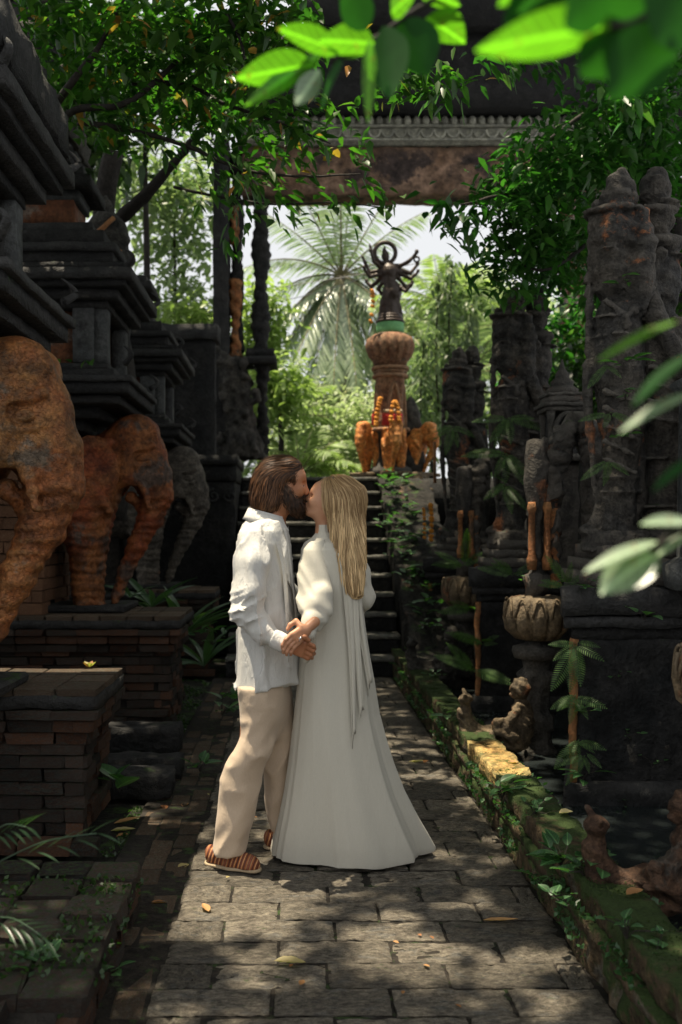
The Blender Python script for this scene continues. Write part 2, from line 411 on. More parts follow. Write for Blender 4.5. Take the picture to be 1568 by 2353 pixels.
def leafmat(name, c0, c1, c2=None, trans=.45, rough=.4, dry=.0, gloss=.5, tt=(1.5, 2.1, .6), vein=False):
    m, n, p, o = mat(name); n.nodes.remove(p)
    at = nd(n, 'ShaderNodeAttribute', attribute_name='tint'); oi = nd(n, 'ShaderNodeObjectInfo')
    t = math_(n, 'FRACT', math_(n, 'ADD', at.outputs['Fac'], oi.outputs['Random']), 0)
    pts = [(0, c0), (.5, tuple((a + b) / 2 for a, b in zip(c0, c1))), (.9, c1)]
    if c2: pts = [(0, c0), (.45, tuple((a + b) / 2 for a, b in zip(c0, c1))), (.88, c1), (.93 - dry, c2)] if False else [(0, c0), (.97 - dry, c1), (.985 - dry, c2)]
    col = ramp(n, t, pts)
    tc = nd(n, 'ShaderNodeTexCoord'); f = noise(n, tc.outputs['Object'], 14, 3)
    col = mix(n, .6, col, ramp(n, f, [(.3, .65), (.7, 1.3)]), 'MULTIPLY')
    if vein:
        sp = nd(n, 'ShaderNodeSeparateXYZ'); n.links.new(tc.outputs['Object'], sp.inputs[0]); ay = math_(n, 'ABSOLUTE', sp.outputs[1], 0)
        ph = math_(n, 'SUBTRACT', math_(n, 'MULTIPLY', sp.outputs[0], 420.0), math_(n, 'MULTIPLY', ay, 380.0)); sv = ramp(n, math_(n, 'SINE', ph, 0), [(.86, 0), (.98, .55)]); mv = ramp(n, ay, [(.0006, 1), (.0018, 0)])
        col = mix(n, sv, col, tuple(min(1, q * 1.7) for q in c1)); col = mix(n, mv, col, tuple(min(1, q * 2.2) for q in c1))
        fb = noise(n, tc.outputs['Object'], 55, 3); col = mix(n, ramp(n, fb, [(.66, 0), (.70, .8)]), col, (.16, .09, .03))
    d = nd(n, 'ShaderNodeBsdfPrincipled'); n.links.new(col, d.inputs['Base Color']); d.inputs['Roughness'].default_value = rough; d.inputs['Specular IOR Level'].default_value = gloss
    tr = nd(n, 'ShaderNodeBsdfTranslucent'); tcol = mix(n, 1, col, tt, 'MULTIPLY'); n.links.new(tcol, tr.inputs[0])
    mx = nd(n, 'ShaderNodeMixShader'); mx.inputs[0].default_value = trans
    n.links.new(d.outputs[0], mx.inputs[1]); n.links.new(tr.outputs[0], mx.inputs[2]); n.links.new(mx.outputs[0], o.inputs[0])
    return m
M['leaf'] = leafmat('canopy_leaf', (.03, .08, .018), (.085, .17, .03), (.42, .18, .05), .42, .35, .01, tt=(1.1, 1.95, .6))
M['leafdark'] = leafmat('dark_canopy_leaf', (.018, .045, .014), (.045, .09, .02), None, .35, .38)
M['leafmid'] = leafmat('mid_canopy_leaf', (.022, .075, .018), (.065, .15, .03), (.12, .17, .05), .42, .36, tt=(1.0, 1.9, .65))
M['leafhaze'] = leafmat('hazed_background_leaf', (.26, .33, .19), (.46, .52, .32), (.6, .58, .42), .45, .45, tt=(1.25, 1.4, .9))  # bright haze beyond the gate put into the leaf colour
M['leafback'] = leafmat('background_leaf', (.11, .17, .085), (.28, .35, .19), (.40, .40, .25), .42, .4, tt=(1.25, 1.45, .8))  # greens lifted pale, part of the same painted haze
M['leaffg'] = leafmat('foreground_leaf', (.07, .17, .015), (.09, .21, .02), None, .55, .35, vein=True)
M['leaffgdark'] = leafmat('foreground_dark_leaf', (.015, .06, .015), (.02, .075, .018), None, .45, .6, 0, .12)
M['leaffgpale'] = leafmat('foreground_glossy_leaf', (.16, .22, .14), (.20, .26, .17), None, .25, .35, 0, .6, vein=True)
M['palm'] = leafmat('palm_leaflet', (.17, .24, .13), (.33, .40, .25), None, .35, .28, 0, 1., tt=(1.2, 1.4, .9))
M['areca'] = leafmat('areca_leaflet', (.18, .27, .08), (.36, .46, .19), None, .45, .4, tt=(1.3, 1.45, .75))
M['fern'] = leafmat('fern_frond', (.045, .10, .025), (.09, .17, .045), None, .4, .5)
M['plant'] = leafmat('broad_plant_leaf', (.03, .085, .03), (.065, .14, .055), None, .35, .35, vein=True)
M['blade'] = leafmat('long_blade_leaf', (.03, .07, .035), (.08, .14, .07), None, .3, .28, 0, .8)
M['dry'] = leafmat('dry_leaf', (.30, .12, .04), (.50, .27, .11), None, .25, .6)
M['drypale'] = leafmat('pale_dry_leaf', (.42, .34, .14), (.55, .46, .22), None, .25, .5)
M['moss'] = leafmat('moss_tuft', (.018, .036, .008), (.045, .07, .014), None, .3, .9)
M['bark'] = stone('bark', (.035, .03, .024), (.06, .05, .04), None, .5, 8, .2)
M['barkdark'] = stone('twig_bark', (.03, .024, .018), (.05, .04, .03), None, .5, 20, .0, .8, .003)
M['palmtrunk'] = stone('palm_trunk', (.20, .17, .12), (.30, .26, .19), None, .5, 4, 0)
M['rachis'] = stone('palm_rachis', (.34, .30, .14), (.42, .38, .20), None, .5, 4, 0, .5, .002)
def plain(name, c, rough=.5, metal=0, bd=0, bs=30, spec=.5):
    m, n, p, o = mat(name); v, rnd = coords(n); f = noise(n, v, bs, 4)
    n.links.new(mix(n, .5, c, mix(n, 1, c, ramp(n, f, [(.3, .6), (.7, 1.3)]), 'MULTIPLY')), p.inputs['Base Color'])
    p.inputs['Roughness'].default_value = rough; p.inputs['Metallic'].default_value = metal; p.inputs['Specular IOR Level'].default_value = spec
    if bd: bump(n, p, f, bd)
    return m
M['bronze'] = plain('dark_bronze', (.045, .03, .022), .42, .3, .006, 40)
M['greenband'] = plain('green_cloth_band', (.16, .42, .16), .7)
M['red'] = plain('red_offering', (.55, .03, .02), .4)
M['gold'] = plain('marigold_orange', (.80, .30, .02), .7, 0, .01, 60)
M['wire'] = plain('grey_wire', (.3, .3, .3), .5)
M['silver'] = plain('silver_ring', (.7, .72, .75), .15, .9)
M['cream'] = plain('cream_sole', (.42, .32, .20), .8, 0, .002, 150)
def skinmat(name, c, c2):
    m, n, p, o = mat(name); v, r_ = coords(n, False); f = noise(n, v, 25, 4)
    n.links.new(mix(n, ramp(n, f, [(.35, 0), (.65, 1)]), c, c2), p.inputs['Base Color']); p.inputs['Roughness'].default_value = .48
    p.inputs['Subsurface Weight'].default_value = .12; p.inputs['Subsurface Radius'].default_value = (.01, .004, .002); p.inputs['Subsurface Scale'].default_value = .6
    bump(n, p, noise(n, v, 220, 3), .0006); return m
M['skin_m'] = skinmat('tanned_skin', (.38, .15, .068), (.45, .19, .09))
M['skin_w'] = skinmat('light_skin', (.48, .225, .12), (.54, .27, .155))
M['lip'] = plain('lip', (.42, .12, .09), .4)
M['lid'] = plain('eyelash', (.06, .03, .02), .6)
def cloth(name, c, c2, weave=500, wb=.0008, wr=9, wd=.012, sx=(1, 1, 1), emb=False, crease=.5):
    m, n, p, o = mat(name); v, r_ = coords(n, False)
    mp = nd(n, 'ShaderNodeMapping'); mp.inputs['Scale'].default_value = sx; n.links.new(v, mp.inputs[0])
    f = noise(n, mp.outputs[0], wr, 5, .55); f2 = noise(n, v, weave, 2)
    st = nd(n, 'ShaderNodeMapping'); st.inputs['Scale'].default_value = (1, 1, .12); n.links.new(v, st.inputs[0]); f3 = noise(n, st.outputs[0], 260, 3, .8)
    n.links.new(mix(n, .5, mix(n, f3, c, c2), ramp(n, f2, [(.3, .85), (.7, 1.1)]), 'MULTIPLY'), p.inputs['Base Color'])
    p.inputs['Roughness'].default_value = .85; p.inputs['Sheen Weight'].default_value = .15; p.inputs['Specular IOR Level'].default_value = .15
    rd = ramp(n, math_(n, 'ABSOLUTE', math_(n, 'SUBTRACT', f, .5)), [(0, 0), (.05, 1)])
    h = math_(n, 'ADD', math_(n, 'MULTIPLY', rd, -crease * .16), math_(n, 'MULTIPLY', f2, wb / wd)); h = math_(n, 'ADD', h, math_(n, 'MULTIPLY', f, .35))
    bump(n, p, h, wd, 1.0); return m
M['shirt'] = cloth('white_linen', (.52, .51, .475), (.70, .685, .64), 420, .0012, 14, .020, (1.3, 1, .45), crease=.35)
M['trouser'] = cloth('beige_linen', (.50, .385, .275), (.62, .49, .36), 420, .001, 10, .018, (1, 1, .6), crease=.2)
M['dress'] = cloth('ivory_knit', (.53, .50, .42), (.61, .58, .49), 600, .0008, 5, .006, (1.6, 1.6, .25))
M['lace'] = cloth('shirt_lace', (.60, .57, .50), (.78, .76, .70), 200, .002, 30, .012)
def hairmat(name, c0, c1):
    m, n, p, o = mat(name); at = nd(n, 'ShaderNodeAttribute', attribute_name='tint')
    n.links.new(ramp(n, at.outputs['Fac'], [(0, c0), (1, c1)]), p.inputs['Base Color']); p.inputs['Roughness'].default_value = .52; p.inputs['Specular IOR Level'].default_value = .25
    return m
M['hair_m'] = hairmat('brown_hair', (.02, .010, .005), (.17, .075, .032))
M['hair_w'] = hairmat('blond_hair', (.16, .085, .03), (1.0, .72, .38))
M['hairbase_m'] = plain('brown_hair_base', (.028, .014, .007), .6, 0, .004, 120)
M['hairbase_w'] = plain('blond_hair_base', (.16, .10, .05), .55, 0, .004, 150)
M['beard'] = plain('dark_beard', (.022, .012, .007), .7, 0, .004, 260)
def shoemat():
    m, n, p, o = mat('striped_woven_shoe'); tc = nd(n, 'ShaderNodeTexCoord'); mp = nd(n, 'ShaderNodeMapping'); mp.inputs['Rotation'].default_value = (0, R(-18), R(8)); n.links.new(tc.outputs['Object'], mp.inputs[0])
    w = nd(n, 'ShaderNodeTexWave', wave_type='BANDS', bands_direction='X'); w.inputs['Scale'].default_value = 9; w.inputs['Distortion'].default_value = .6; n.links.new(mp.outputs[0], w.inputs[0])
    w2 = nd(n, 'ShaderNodeTexWave', wave_type='BANDS', bands_direction='X'); w2.inputs['Scale'].default_value = 21; n.links.new(mp.outputs[0], w2.inputs[0])
    c = ramp(n, w.outputs['Fac'], [(.0, (.10, .03, .015)), (.35, (.42, .13, .04)), (.6, (.55, .30, .13)), (.85, (.20, .06, .03))])
    c = mix(n, .6, c, ramp(n, w2.outputs['Fac'], [(.3, .5), (.7, 1.3)]), 'MULTIPLY'); c = mix(n, .4, c, ramp(n, noise(n, tc.outputs['Object'], 200, 2), [(.35, .5), (.65, 1.4)]), 'MULTIPLY')
    n.links.new(c, p.inputs['Base Color']); p.inputs['Roughness'].default_value = .8; bump(n, p, w2.outputs['Fac'], .002); return m
M['shoe'] = shoemat()
def watermat():
    m, n, p, o = mat('dark_water'); tc = nd(n, 'ShaderNodeTexCoord')
    p.inputs['Base Color'].default_value = (.02, .025, .025, 1); p.inputs['Roughness'].default_value = .06; p.inputs['Specular IOR Level'].default_value = .7
    bump(n, p, noise(n, tc.outputs['Object'], 9, 3), .004); return m
M['water'] = watermat()
# ================================================================ SETTING
def sheet(name, x0, x1, y0, y1, z, m, n=40, amp=0.0, freq=1.0, kind='structure', fn=None):
    nx = n; ny = max(2, int(n * (y1 - y0) / max(x1 - x0, .1))); ny = min(ny, 160)
    xs = np.linspace(x0, x1, nx); ys = np.linspace(y0, y1, ny); X, Y = np.meshgrid(xs, ys, indexing='ij')
    Z = np.full_like(X, z) + (amp * fbm(np.stack([X * freq, Y * freq, X * 0], -1), 3) if amp else 0)
    if fn: Z = fn(X, Y, Z)
    V = np.stack([X, Y, Z], -1).reshape(-1, 3); i = np.arange(nx * ny).reshape(nx, ny)
    Q = np.stack([i[:-1, :-1], i[1:, :-1], i[1:, 1:], i[:-1, 1:]], -1).reshape(-1, 4)
    o = mobj(name, V, Q, m, None, True); o['kind'] = kind; return o
# ground: one sheet, low at the path, rising to the stair platform and on to the horizon
def gz(X, Y, Z):
    up = 1 / (1 + np.exp(-(Y - 13.6) * 9)); side = 1 / (1 + np.exp(-(np.abs(X - .2) - 2.6) * 3))
    base = -.035 + .02 * fbm(np.stack([X * 2, Y * 2, X * 0], -1), 5)
    z2 = 2.12 + .05 * fbm(np.stack([X * .7, Y * .7, X * 0], -1), 9)
    far = np.clip((Y - 30) / 90, 0, 1) * 2.0
    z = base * (1 - up) + (z2 + far) * up
    z = np.where((X > 1.05) & (X < 3.0) & (Y < 12.5), np.minimum(z, -.12), z)
    return z
g_near = sheet('ground', -9, 9, -6, 34, 0, M['soil'], 130, fn=gz)
sheet('terrain', -90, 90, 33.9, 200, 2.1, M['green_terrain'], 40, .5, .05)
sheet('water', 1.16, 2.6, -1, 11.5, .085, M['water'], 20)
# ---------------------------------------------------------------- path pavers
path = empty('path', (0, 0, 0), kind='structure')
bed = rough_box('joint_bed', -.80, 1.0, 1.6, 10.05, -.06, -.012, M['joint'], path, .12, .004)
def paver_mesh(s):
    V, Q = box_grid(1, 1, 1, .0833)
    r = np.random.default_rng(s)
    S = np.array([.39, .185, .06]); V = V * S
    e = np.minimum(S[0] / 2 - np.abs(V[:, 0]), S[1] / 2 - np.abs(V[:, 1]))
    top = V[:, 2] > .02
    V[:, 2] -= np.where(top, np.clip(.012 - e, 0, .012) ** 1.2 * 1.6, 0)
    nz = fbm(np.stack([V[:, 0] * 26, V[:, 1] * 26, V[:, 2] * 0 + s * 3], -1), s); V[:, 2] += np.where(top, nz * .0035, 0)
    pit = vnoise(np.stack([V[:, 0] * 60, V[:, 1] * 60, V[:, 2] * 0 + s], -1), s); V[:, 2] -= np.where(top & (pit > .55), .006, 0)
    V[:, :2] += np.stack([fbm(V * 22, s + 5), fbm(V * 22, s + 9)], 1) * .0035
    return mesh('paver', V / S, Q, M['paver'], True)
PV = [paver_mesh(i) for i in range(8)]
y = 1.9; row = 0
while y < 9.98:
    d = .187 + random.uniform(-.006, .006); x = -.455 + random.uniform(-.012, .012); off = (row % 2) * .2 + random.uniform(-.03, .03)
    first = .39 - off if row % 2 else .39
    x1 = x + (first if first > .1 else .39)
    while x < .965:
        x1 = min(x1, .985) if .985 - x1 > .09 or x1 > .985 else .985
        o = link('paver', PV[random.randrange(8)], path)
        L = x1 - x - .010 - random.uniform(0, .006)
        o.location = ((x + x1) / 2, y + d / 2, -.03 + random.uniform(-.006, .005)); o.scale = (L, d - random.uniform(.007, .014), .06)
        o.rotation_euler = (random.uniform(-.012, .012), random.uniform(-.01, .01), random.uniform(-.012, .012) + (math.pi if random.random() < .5 else 0))
        x = x1; x1 = x + .39 + random.uniform(-.02, .02)
    y += d; row += 1
# edging bricks left of the pavers
eb = [chamfer_mesh('edge_brick', 1, 1, 1, .06, M['edgebrick'], .015, i) for i in range(4)]
y = 2.2
while y < 9.9:
    L = .2 + random.uniform(-.01, .02)
    for k in range(3):
        o = link('edge_brick', eb[random.randrange(4)], path); o.location = (-.515 - k * .105, y + L / 2 + (k % 2) * .1, -.035 + random.uniform(-.008, .004)); o.scale = (.097, L - .01, .05)
        o.rotation_euler = (random.uniform(-.03, .03), random.uniform(-.03, .03), random.uniform(-.04, .04))
    y += L
# ---------------------------------------------------------------- stair
stair = empty('staircase', (0, 10, 0), 'dark mossy stone staircase rising behind the couple to the platform', 'staircase')
def child(o, par):
    o.parent = par; o.matrix_parent_inverse = Matrix.Translation(-par.location) if par.location.length else Matrix(); return o
for k in range(11):
    st = rough_box('step', -.68, 1.10, 10.0 + .3 * k, 10.0 + .3 * (k + 1) + .04, .197 * (k + 1) - .20, .197 * (k + 1) - .045, M['darker'], None, .06, .008, 14, k)
    nz_ = rough_box('nosing', -.68, 1.10, 9.965 + .3 * k, 10.0 + .3 * (k + 1), .197 * (k + 1) - .043, .197 * (k + 1), M['nosing'], None, .05, .006, 16, k + 40)
    child(st, stair); nz_.parent = st
# retaining walls and platform
def wall_obj(name, x0, x1, y0, y1, z0, z1, m, label, cat='wall', **k):
    o = rough_box(name, x0, x1, y0, y1, z0, z1, m, None, **k); tag(o, label, cat); return o
plat = rough_box('platform', -4.5, 6.5, 13.3, 19.0, 1.6, 2.165, M['dark'], None, .3, .01); plat['kind'] = 'structure'
rw = empty('retaining_wall', (-1.6, 11.8, 0), 'dark carved retaining wall with a scroll band, left of the staircase', 'wall')
child(rough_box('wall_body', -3.6, -.70, 11.8, 13.28, 0, 2.05, M['darker'], None, .12, .02), rw)
child(rough_box('coping', -3.6, -.66, 11.7, 13.28, 2.25, 2.36, M['darker'], None, .1, .012), rw)
child(rough_box('coping', -3.6, -.68, 11.76, 13.28, 2.06, 2.245, M['darker'], None, .1, .012), rw)
sv, sf = [], []
for i in range(9):
    cx = -2.35 + i * .2
    sp = [(cx + .085 * (1 - t * .8) * math.cos(t * 9 + 1.5), 11.785, 1.88 + .085 * (1 - t * .8) * math.sin(t * 9 + 1.5)) for t in np.linspace(0, 1, 22)]
    o = mobj('scroll', *tube(sp, .014, 5), M['dark'], None, True); child(o, rw)
# ---------------------------------------------------------------- brick helper
def bricks(parent, p0, ax, length, z0, z1, bw, bh, depth, meshes, name='brick', skip=.03, out=.017, seed=1):
    """courses of single bricks; ax = 'x' (faces -y) or 'y' (faces +x)"""
    r = random.Random(seed); z = z0; c = 0
    while z < z1 - bh * .5:
        u = -(bw / 2 if c % 2 else 0)
        while u < length - .02:
            a = max(u, 0); b = min(u + bw, length)
            if b - a > .03 and r.random() > skip:
                o = bpy.data.objects.new(name, meshes[r.randrange(len(meshes))]); COL.objects.link(o); o.parent = parent
                pr = r.uniform(-out, out)
                if ax == 'x': o.location = (p0[0] + (a + b) / 2, p0[1] + depth / 2 + pr, z + bh / 2); o.scale = (b - a - .007, depth, bh - .007)
                else: o.location = (p0[0] - depth / 2 - pr, p0[1] + (a + b) / 2, z + bh / 2); o.scale = (b - a - .007, depth, bh - .007); o.rotation_euler = (0, 0, math.pi / 2)
                o.rotation_euler.z += r.uniform(-.02, .02)
            u += bw
        z += bh; c += 1
BR = [chamfer_mesh('brick', 1, 1, 1, .05, M['brick'], .035, i) for i in range(4)] + [chamfer_mesh('brick', 1, 1, 1, .05, M['brickdark'], .04, i + 9) for i in range(6)]
BO = [chamfer_mesh('brick', 1, 1, 1, .035, M['brickorange'], .012, i + 20) for i in range(4)]
TL = [chamfer_mesh('top_tile', 1, 1, 1, .05, M['edgebrick'], .012, i + 30) for i in range(3)]
def pedestal(xr, yn, yf, zt, xl, xv, label, tiles=True, seed=1, skip=.04):
    t = empty('brick_pedestal', (0, 0, 0), label, 'pedestal', 'brick pedestals in front of the shrines')
    d = .075
    rough_box('core', xl, xr - d - .05, yn + d + .05, yf + .25, 0, zt - .05, M['core'], t, .1, .01)
    bricks(t, (xv, yn + d, 0), 'x', xr - d - xv, .07, zt - .26, .2, .062, .08, BR, seed=seed, skip=skip)
    bricks(t, (xr - d, yn + d, 0), 'y', yf - yn - d, .07, zt - .26, .2, .062, .08, BR, seed=seed + 1, skip=skip)
    for i, (dd, za, zb) in enumerate(((.045, .26, .20), (.02, .20, .14), (0, .14, .09))):
        bricks(t, (xv, yn + dd, 0), 'x', xr - dd - xv, zt - za, zt - zb + .002, .22, (za - zb), .1, BR, seed=seed + 5 + i, skip=skip, out=.008)
        bricks(t, (xr - dd, yn + dd, 0), 'y', yf - yn - dd, zt - za, zt - zb + .002, .22, (za - zb), .1, BR, seed=seed + 9 + i, skip=skip, out=.008)
    bricks(t, (xv, yn - .12 * 0, 0), 'x', xr - xv, 0, .07, .25, .07, .1, BR, seed=seed + 19, skip=0)
    rough_box('cap_slab', xl, xr, yn, yf, zt - .088, zt - .03, M['darker'], t, .06, .008)
    if tiles:
        x = xr - .004; c = 0
        while x > xv:
            y = yn + .004
            while y < yf - .03:
                L = min(.235, yf - y); o = link('top_tile', TL[random.randrange(3)], t); o.location = (x - .095, y + L / 2, zt - .016 + random.uniform(-.003, .003)); o.scale = (.186, L - .006, .034); o.rotation_euler = (random.uniform(-.01, .01), random.uniform(-.01, .01), 0)
                y += .24
            x -= .192; c += 1
    return t
pedestal(-.883, 4.48, 5.19, .752, -2.6, -1.75, 'nearest brick pedestal, its top half sunlit with a fallen orange flower', seed=3)
pedestal(-.80, 7.05, 7.95, .86, -3.4, -2.2, 'middle brick pedestal carrying the red-brown elephant', seed=33)
pedestal(-.79, 10.0, 10.75, .87, -3.4, -1.5, 'far brick pedestal behind the green leaf clump, under the grey elephant', seed=63)
# low dark brick ledge at lower left
t = empty('brick_ledge', (0, 0, 0), 'low dark mossy brick ledge at the lower left of the path', 'ledge')
rough_box('core', -3.0, -.66, 2.2, 3.84, 0, .13, M['core'], t, .09, .01)
bricks(t, (-1.6, 3.85, 0), 'x', .99, 0, .12, .21, .06, .09, BR, seed=71)
bricks(t, (-.60, 2.2, 0), 'y', 1.65, 0, .12, .21, .06, .09, BR, seed=72)
yy = 2.2
for i in range(9):
    for j in range(6):
        if random.random() < .12: continue
        o = link('top_brick', BR[4 + random.randrange(6)], t); o.location = (-.68 - j * .19 + random.uniform(-.01, .01), 2.3 + i * .185, .15 + random.uniform(-.012, .012)); o.scale = (.18, .175, .06); o.rotation_euler = (0, 0, random.uniform(-.06, .06))
for (x, y_, L, z_) in ((-1.02, 5.45, .7, .07), (-.92, 5.9, .5, .05), (-1.0, 6.5, .5, .12)):
    o = rough_box('stone_kerb_block', x - L / 2, x + L / 2, y_, y_ + .22, 0, z_ + .06, M['darker'], None, .05, .012)
    tag(o, {5.45: 'low dark kerb block in front of the middle pedestal, nearest of three', 5.9: 'low dark kerb block between the two nearest pedestals, middle of three', 6.5: 'low dark kerb block against the middle pedestal, farthest of three'}[y_], 'kerb block', 'kerb blocks by the pedestals')
# ---------------------------------------------------------------- shrines
def shrine(yc, label, hw=.66, full=True, bseed=1):
    t = empty('shrine', (0, 0, 0), label, 'shrine', 'tiered shrines along the left side')
    XR = -1.12
    def slab(name, z0, z1, d, m=M['darker'], amp=.005, seg=.07):
        return rough_box(name, -4.2, XR - d, yc - hw + d, yc + hw - d, z0, z1, m, t, seg, amp, 9, int(z0 * 100) + bseed)
    rough_box('lower_body', -4.1, XR - .70, yc - hw + .37, yc + hw - .3, .70, 2.22, M['core'], t, .12, .01)
    if full:
        bricks(t, (-2.6, yc - hw + .28, 0), 'x', .80, .86, 2.0, .205, .088, .09, BO, seed=bseed)
        bricks(t, (XR - .68, yc - hw + .30, 0), 'y', .8, .86, 2.0, .205, .088, .09, BO, seed=bseed + 1)
    # lower ledge
    slab('cornice', 2.20, 2.28, .42); slab('cornice', 2.283, 2.36, .28); slab('cornice', 2.363, 2.42, .10, M['dark']); slab('cornice', 2.424, 2.50, .03); slab('cornice', 2.503, 2.545, .0, M['dark'])
    slab('cornice', 2.548, 2.61, .15); slab('cornice', 2.613, 2.66, .20, M['dark'])
    # niche storey
    rough_box('niche_wall', -4.0, XR - .32, yc - hw + .30, yc + hw - .3, 2.66, 3.05, M['orange_plaster'], t, .1, .006)
    for x in (-1.55, -2.35): rough_box('pilaster', x - .02, x + .13, yc - hw + .20, yc - hw + .29, 2.665, 3.05, M['grey_plaster'], t, .06, .004)
    rough_box('pilaster', XR - .31, XR - .21, yc - hw + .22, yc - hw + .36, 2.665, 3.05, M['grey_plaster'], t, .06, .004)
    rough_box('pilaster', XR - .31, XR - .21, yc + hw - .36, yc + hw - .22, 2.665, 3.05, M['grey_plaster'], t, .06, .004)
    # upper eave
    slab('eave', 3.05, 3.10, .20); slab('eave', 3.103, 3.17, .12, M['dark']); slab('eave', 3.173, 3.215, .05); slab('eave', 3.218, 3.29, .0, M['dark']); slab('eave', 3.293, 3.34, .06)
    slab('roof_tier', 3.343, 3.44, .16); slab('roof_tier', 3.443, 3.50, .13, M['dark']); slab('roof_tier', 3.503, 3.62, .24); slab('roof_tier', 3.623, 3.70, .34, M['dark'])
    rough_box('attic', -4.0, XR - .50, yc - hw + .45, yc + hw - .45, 3.70, 3.90, M['orange_plaster'], t, .1, .006)
    slab('frieze_band', 3.90, 3.98, .46, M['grey_plaster']); slab('upper_eave', 3.983, 4.06, .36); slab('upper_eave', 4.063, 4.14, .42, M['dark'])
    # corner ornaments curling up from the eave corners
    for sy in (-1, 1):
        for zc, d in ((3.30, .02), (2.63, .03)):
            pth = [(XR - d - .02, yc + sy * (hw - d - .02), zc), (XR - d + .03, yc + sy * (hw - d + .03), zc + .05), (XR - d + .01, yc + sy * (hw - d + .02), zc + .09), (XR - d - .03, yc + sy * (hw - d - .02), zc + .12)]
            link('corner_ornament', mesh('corner_ornament', *tube(smooth_path(pth, 4), [.026 - .0018 * i for i in range(13)], 6), M['dark'], True), t)
    return t
shrine(4.50, 'nearest dark tiered shrine, cut off by the left edge above the ochre elephant', .61, True, 1)
shrine(7.53, 'middle dark tiered shrine with orange niche above the red-brown elephant', .66, True, 5)
shrine(10.63, 'farthest dark tiered shrine above the small grey elephant', .66, False, 9)
# roof mass of the nearest shrine reaching out of the picture
t = empty('shrine_roof', (0, 0, 0), 'tall dark stepped roof mass above the nearest shrine at the upper left', 'roof')
for k in range(7):
    rough_box('roof_tier', -4.4, -1.14 - .115 * k, 3.8 + .0 * k, 5.06 - .02 * k, 3.36 + .22 * k, 3.36 + .22 * (k + 1) - .003, M['darker'] if k % 2 else M['dark'], t, .1, .02, 9, k)
wall_obj('boundary_wall', -3.4, -1.03, 13.0, 13.25, 2.17, 3.95, M['darker'], 'dark boundary wall between the farthest shrine and the gate post', seg=.12, amp=.012)
wall_obj('wall_coping', -3.4, -.98, 12.9, 13.35, 3.955, 4.15, M['dark'], 'grey weathered coping along the top of the dark boundary wall', 'coping', seg=.1, amp=.015)
# ---------------------------------------------------------------- great gate at the head of the stair
G = 14.5
gate = empty('temple_gate', (0, G, 0), 'tall temple gate with carved posts, brown lintel and pale frieze beyond the stairs', 'gate')
def gpart(name, x0, x1, y0, y1, z0, z1, m, **k): return child(rough_box(name, x0, x1, y0, y1, z0, z1, m, None, **k), gate)
def gx(px): return XP(px, G)
def gzz(py): return ZP(py, G)
gpart('post', gx(491), gx(527), G - .1, G + .35, 2.1, gzz(325), M['dark'], seg=.1, amp=.012)
# orange carved strip and wavy carved posts
def wavy_post(name, x0, x1, z0, z1, m, s, amp=.05, y0=G, d=.3):
    n = 60; V = []; Fc = []
    zs = np.linspace(z0, z1, n)
    for i, z in enumerate(zs):
        a = amp * (.5 + .5 * math.sin(z * 6.3 + s)) * (1 if i % 2 else .9) + .012 * math.sin(z * 41)
        hx = (x1 - x0) / 2 - amp * .5 + a; c = (x0 + x1) / 2
        for k in range(12):
            w = 2 * math.pi * k / 12; q = max(abs(math.cos(w)), abs(math.sin(w))); V.append((c + hx * math.cos(w) / q, y0 + d / 2 + d / 2 * math.sin(w) / q + .01 * math.sin(z * 30 + k), z))
    for i in range(n - 1):
        for k in range(12): Fc.append([i * 12 + k, i * 12 + (k + 1) % 12, (i + 1) * 12 + (k + 1) % 12, (i + 1) * 12 + k])
    V = np.array(V); V += np.stack([fbm(V * 9, s + i) for i in range(3)], 1) * .02
    return child(mobj(name, V, Fc, m, None, True), gate)
wavy_post('post', gx(529), gx(556), gzz(800), gzz(340), M['darker'], 1, .04, G + .12)
wavy_post('carved_strip', gx(529), gx(553), gzz(820), gzz(640), M['rust_or_sunlit'], 2, .05, G + .02, .12)
wavy_post('carved_strip', gx(530), gx(548), gzz(560), gzz(470), M['rust_or_sunlit'], 3, .03, G + .02, .12)
wavy_post('carved_post', gx(581), gx(616), gzz(800), gzz(440), M['darker'], 4.2, .05, G + .1)
wavy_post('carved_post', gx(590), gx(615), gzz(1055), gzz(840), M['darker'], 2.2, .04, G + .05)
gpart('capital', gx(560), gx(636), G - .1, G + .5, gzz(838), gzz(820), M['dark'], seg=.05, amp=.01)
gpart('capital', gx(566), gx(630), G - .05, G + .5, gzz(818), gzz(802), M['darker'], seg=.05, amp=.012)
wavy_post('carved_post', gx(1296), gx(1344), gzz(1000), gzz(330), M['gatered'], 5, .07, G + .0, .4)
wavy_post('carved_post', gx(1350), gx(1420), gzz(1000), gzz(330), M['darker'], 8, .05, G + .1, .4)
gpart('lintel', gx(556), gx(1480), G + .0, G + .5, gzz(446), gzz(338), M['beam'], seg=.1, amp=.02)
gpart('frieze', gx(550), gx(1480), G - .06, G + .5, gzz(335), gzz(298), M['frieze'], seg=.1, amp=.008)
gpart('frieze', gx(545), gx(1480), G - .12, G + .5, gzz(329), gzz(325), M['frieze'], seg=.1, amp=.006)
gpart('frieze', gx(545), gx(1480), G - .10, G + .5, gzz(296), gzz(292), M['frieze'], seg=.1, amp=.006)
gpart('frieze', gx(545), gx(1480), G - .02, G + .5, gzz(290), gzz(272), M['frieze'], seg=.1, amp=.02)
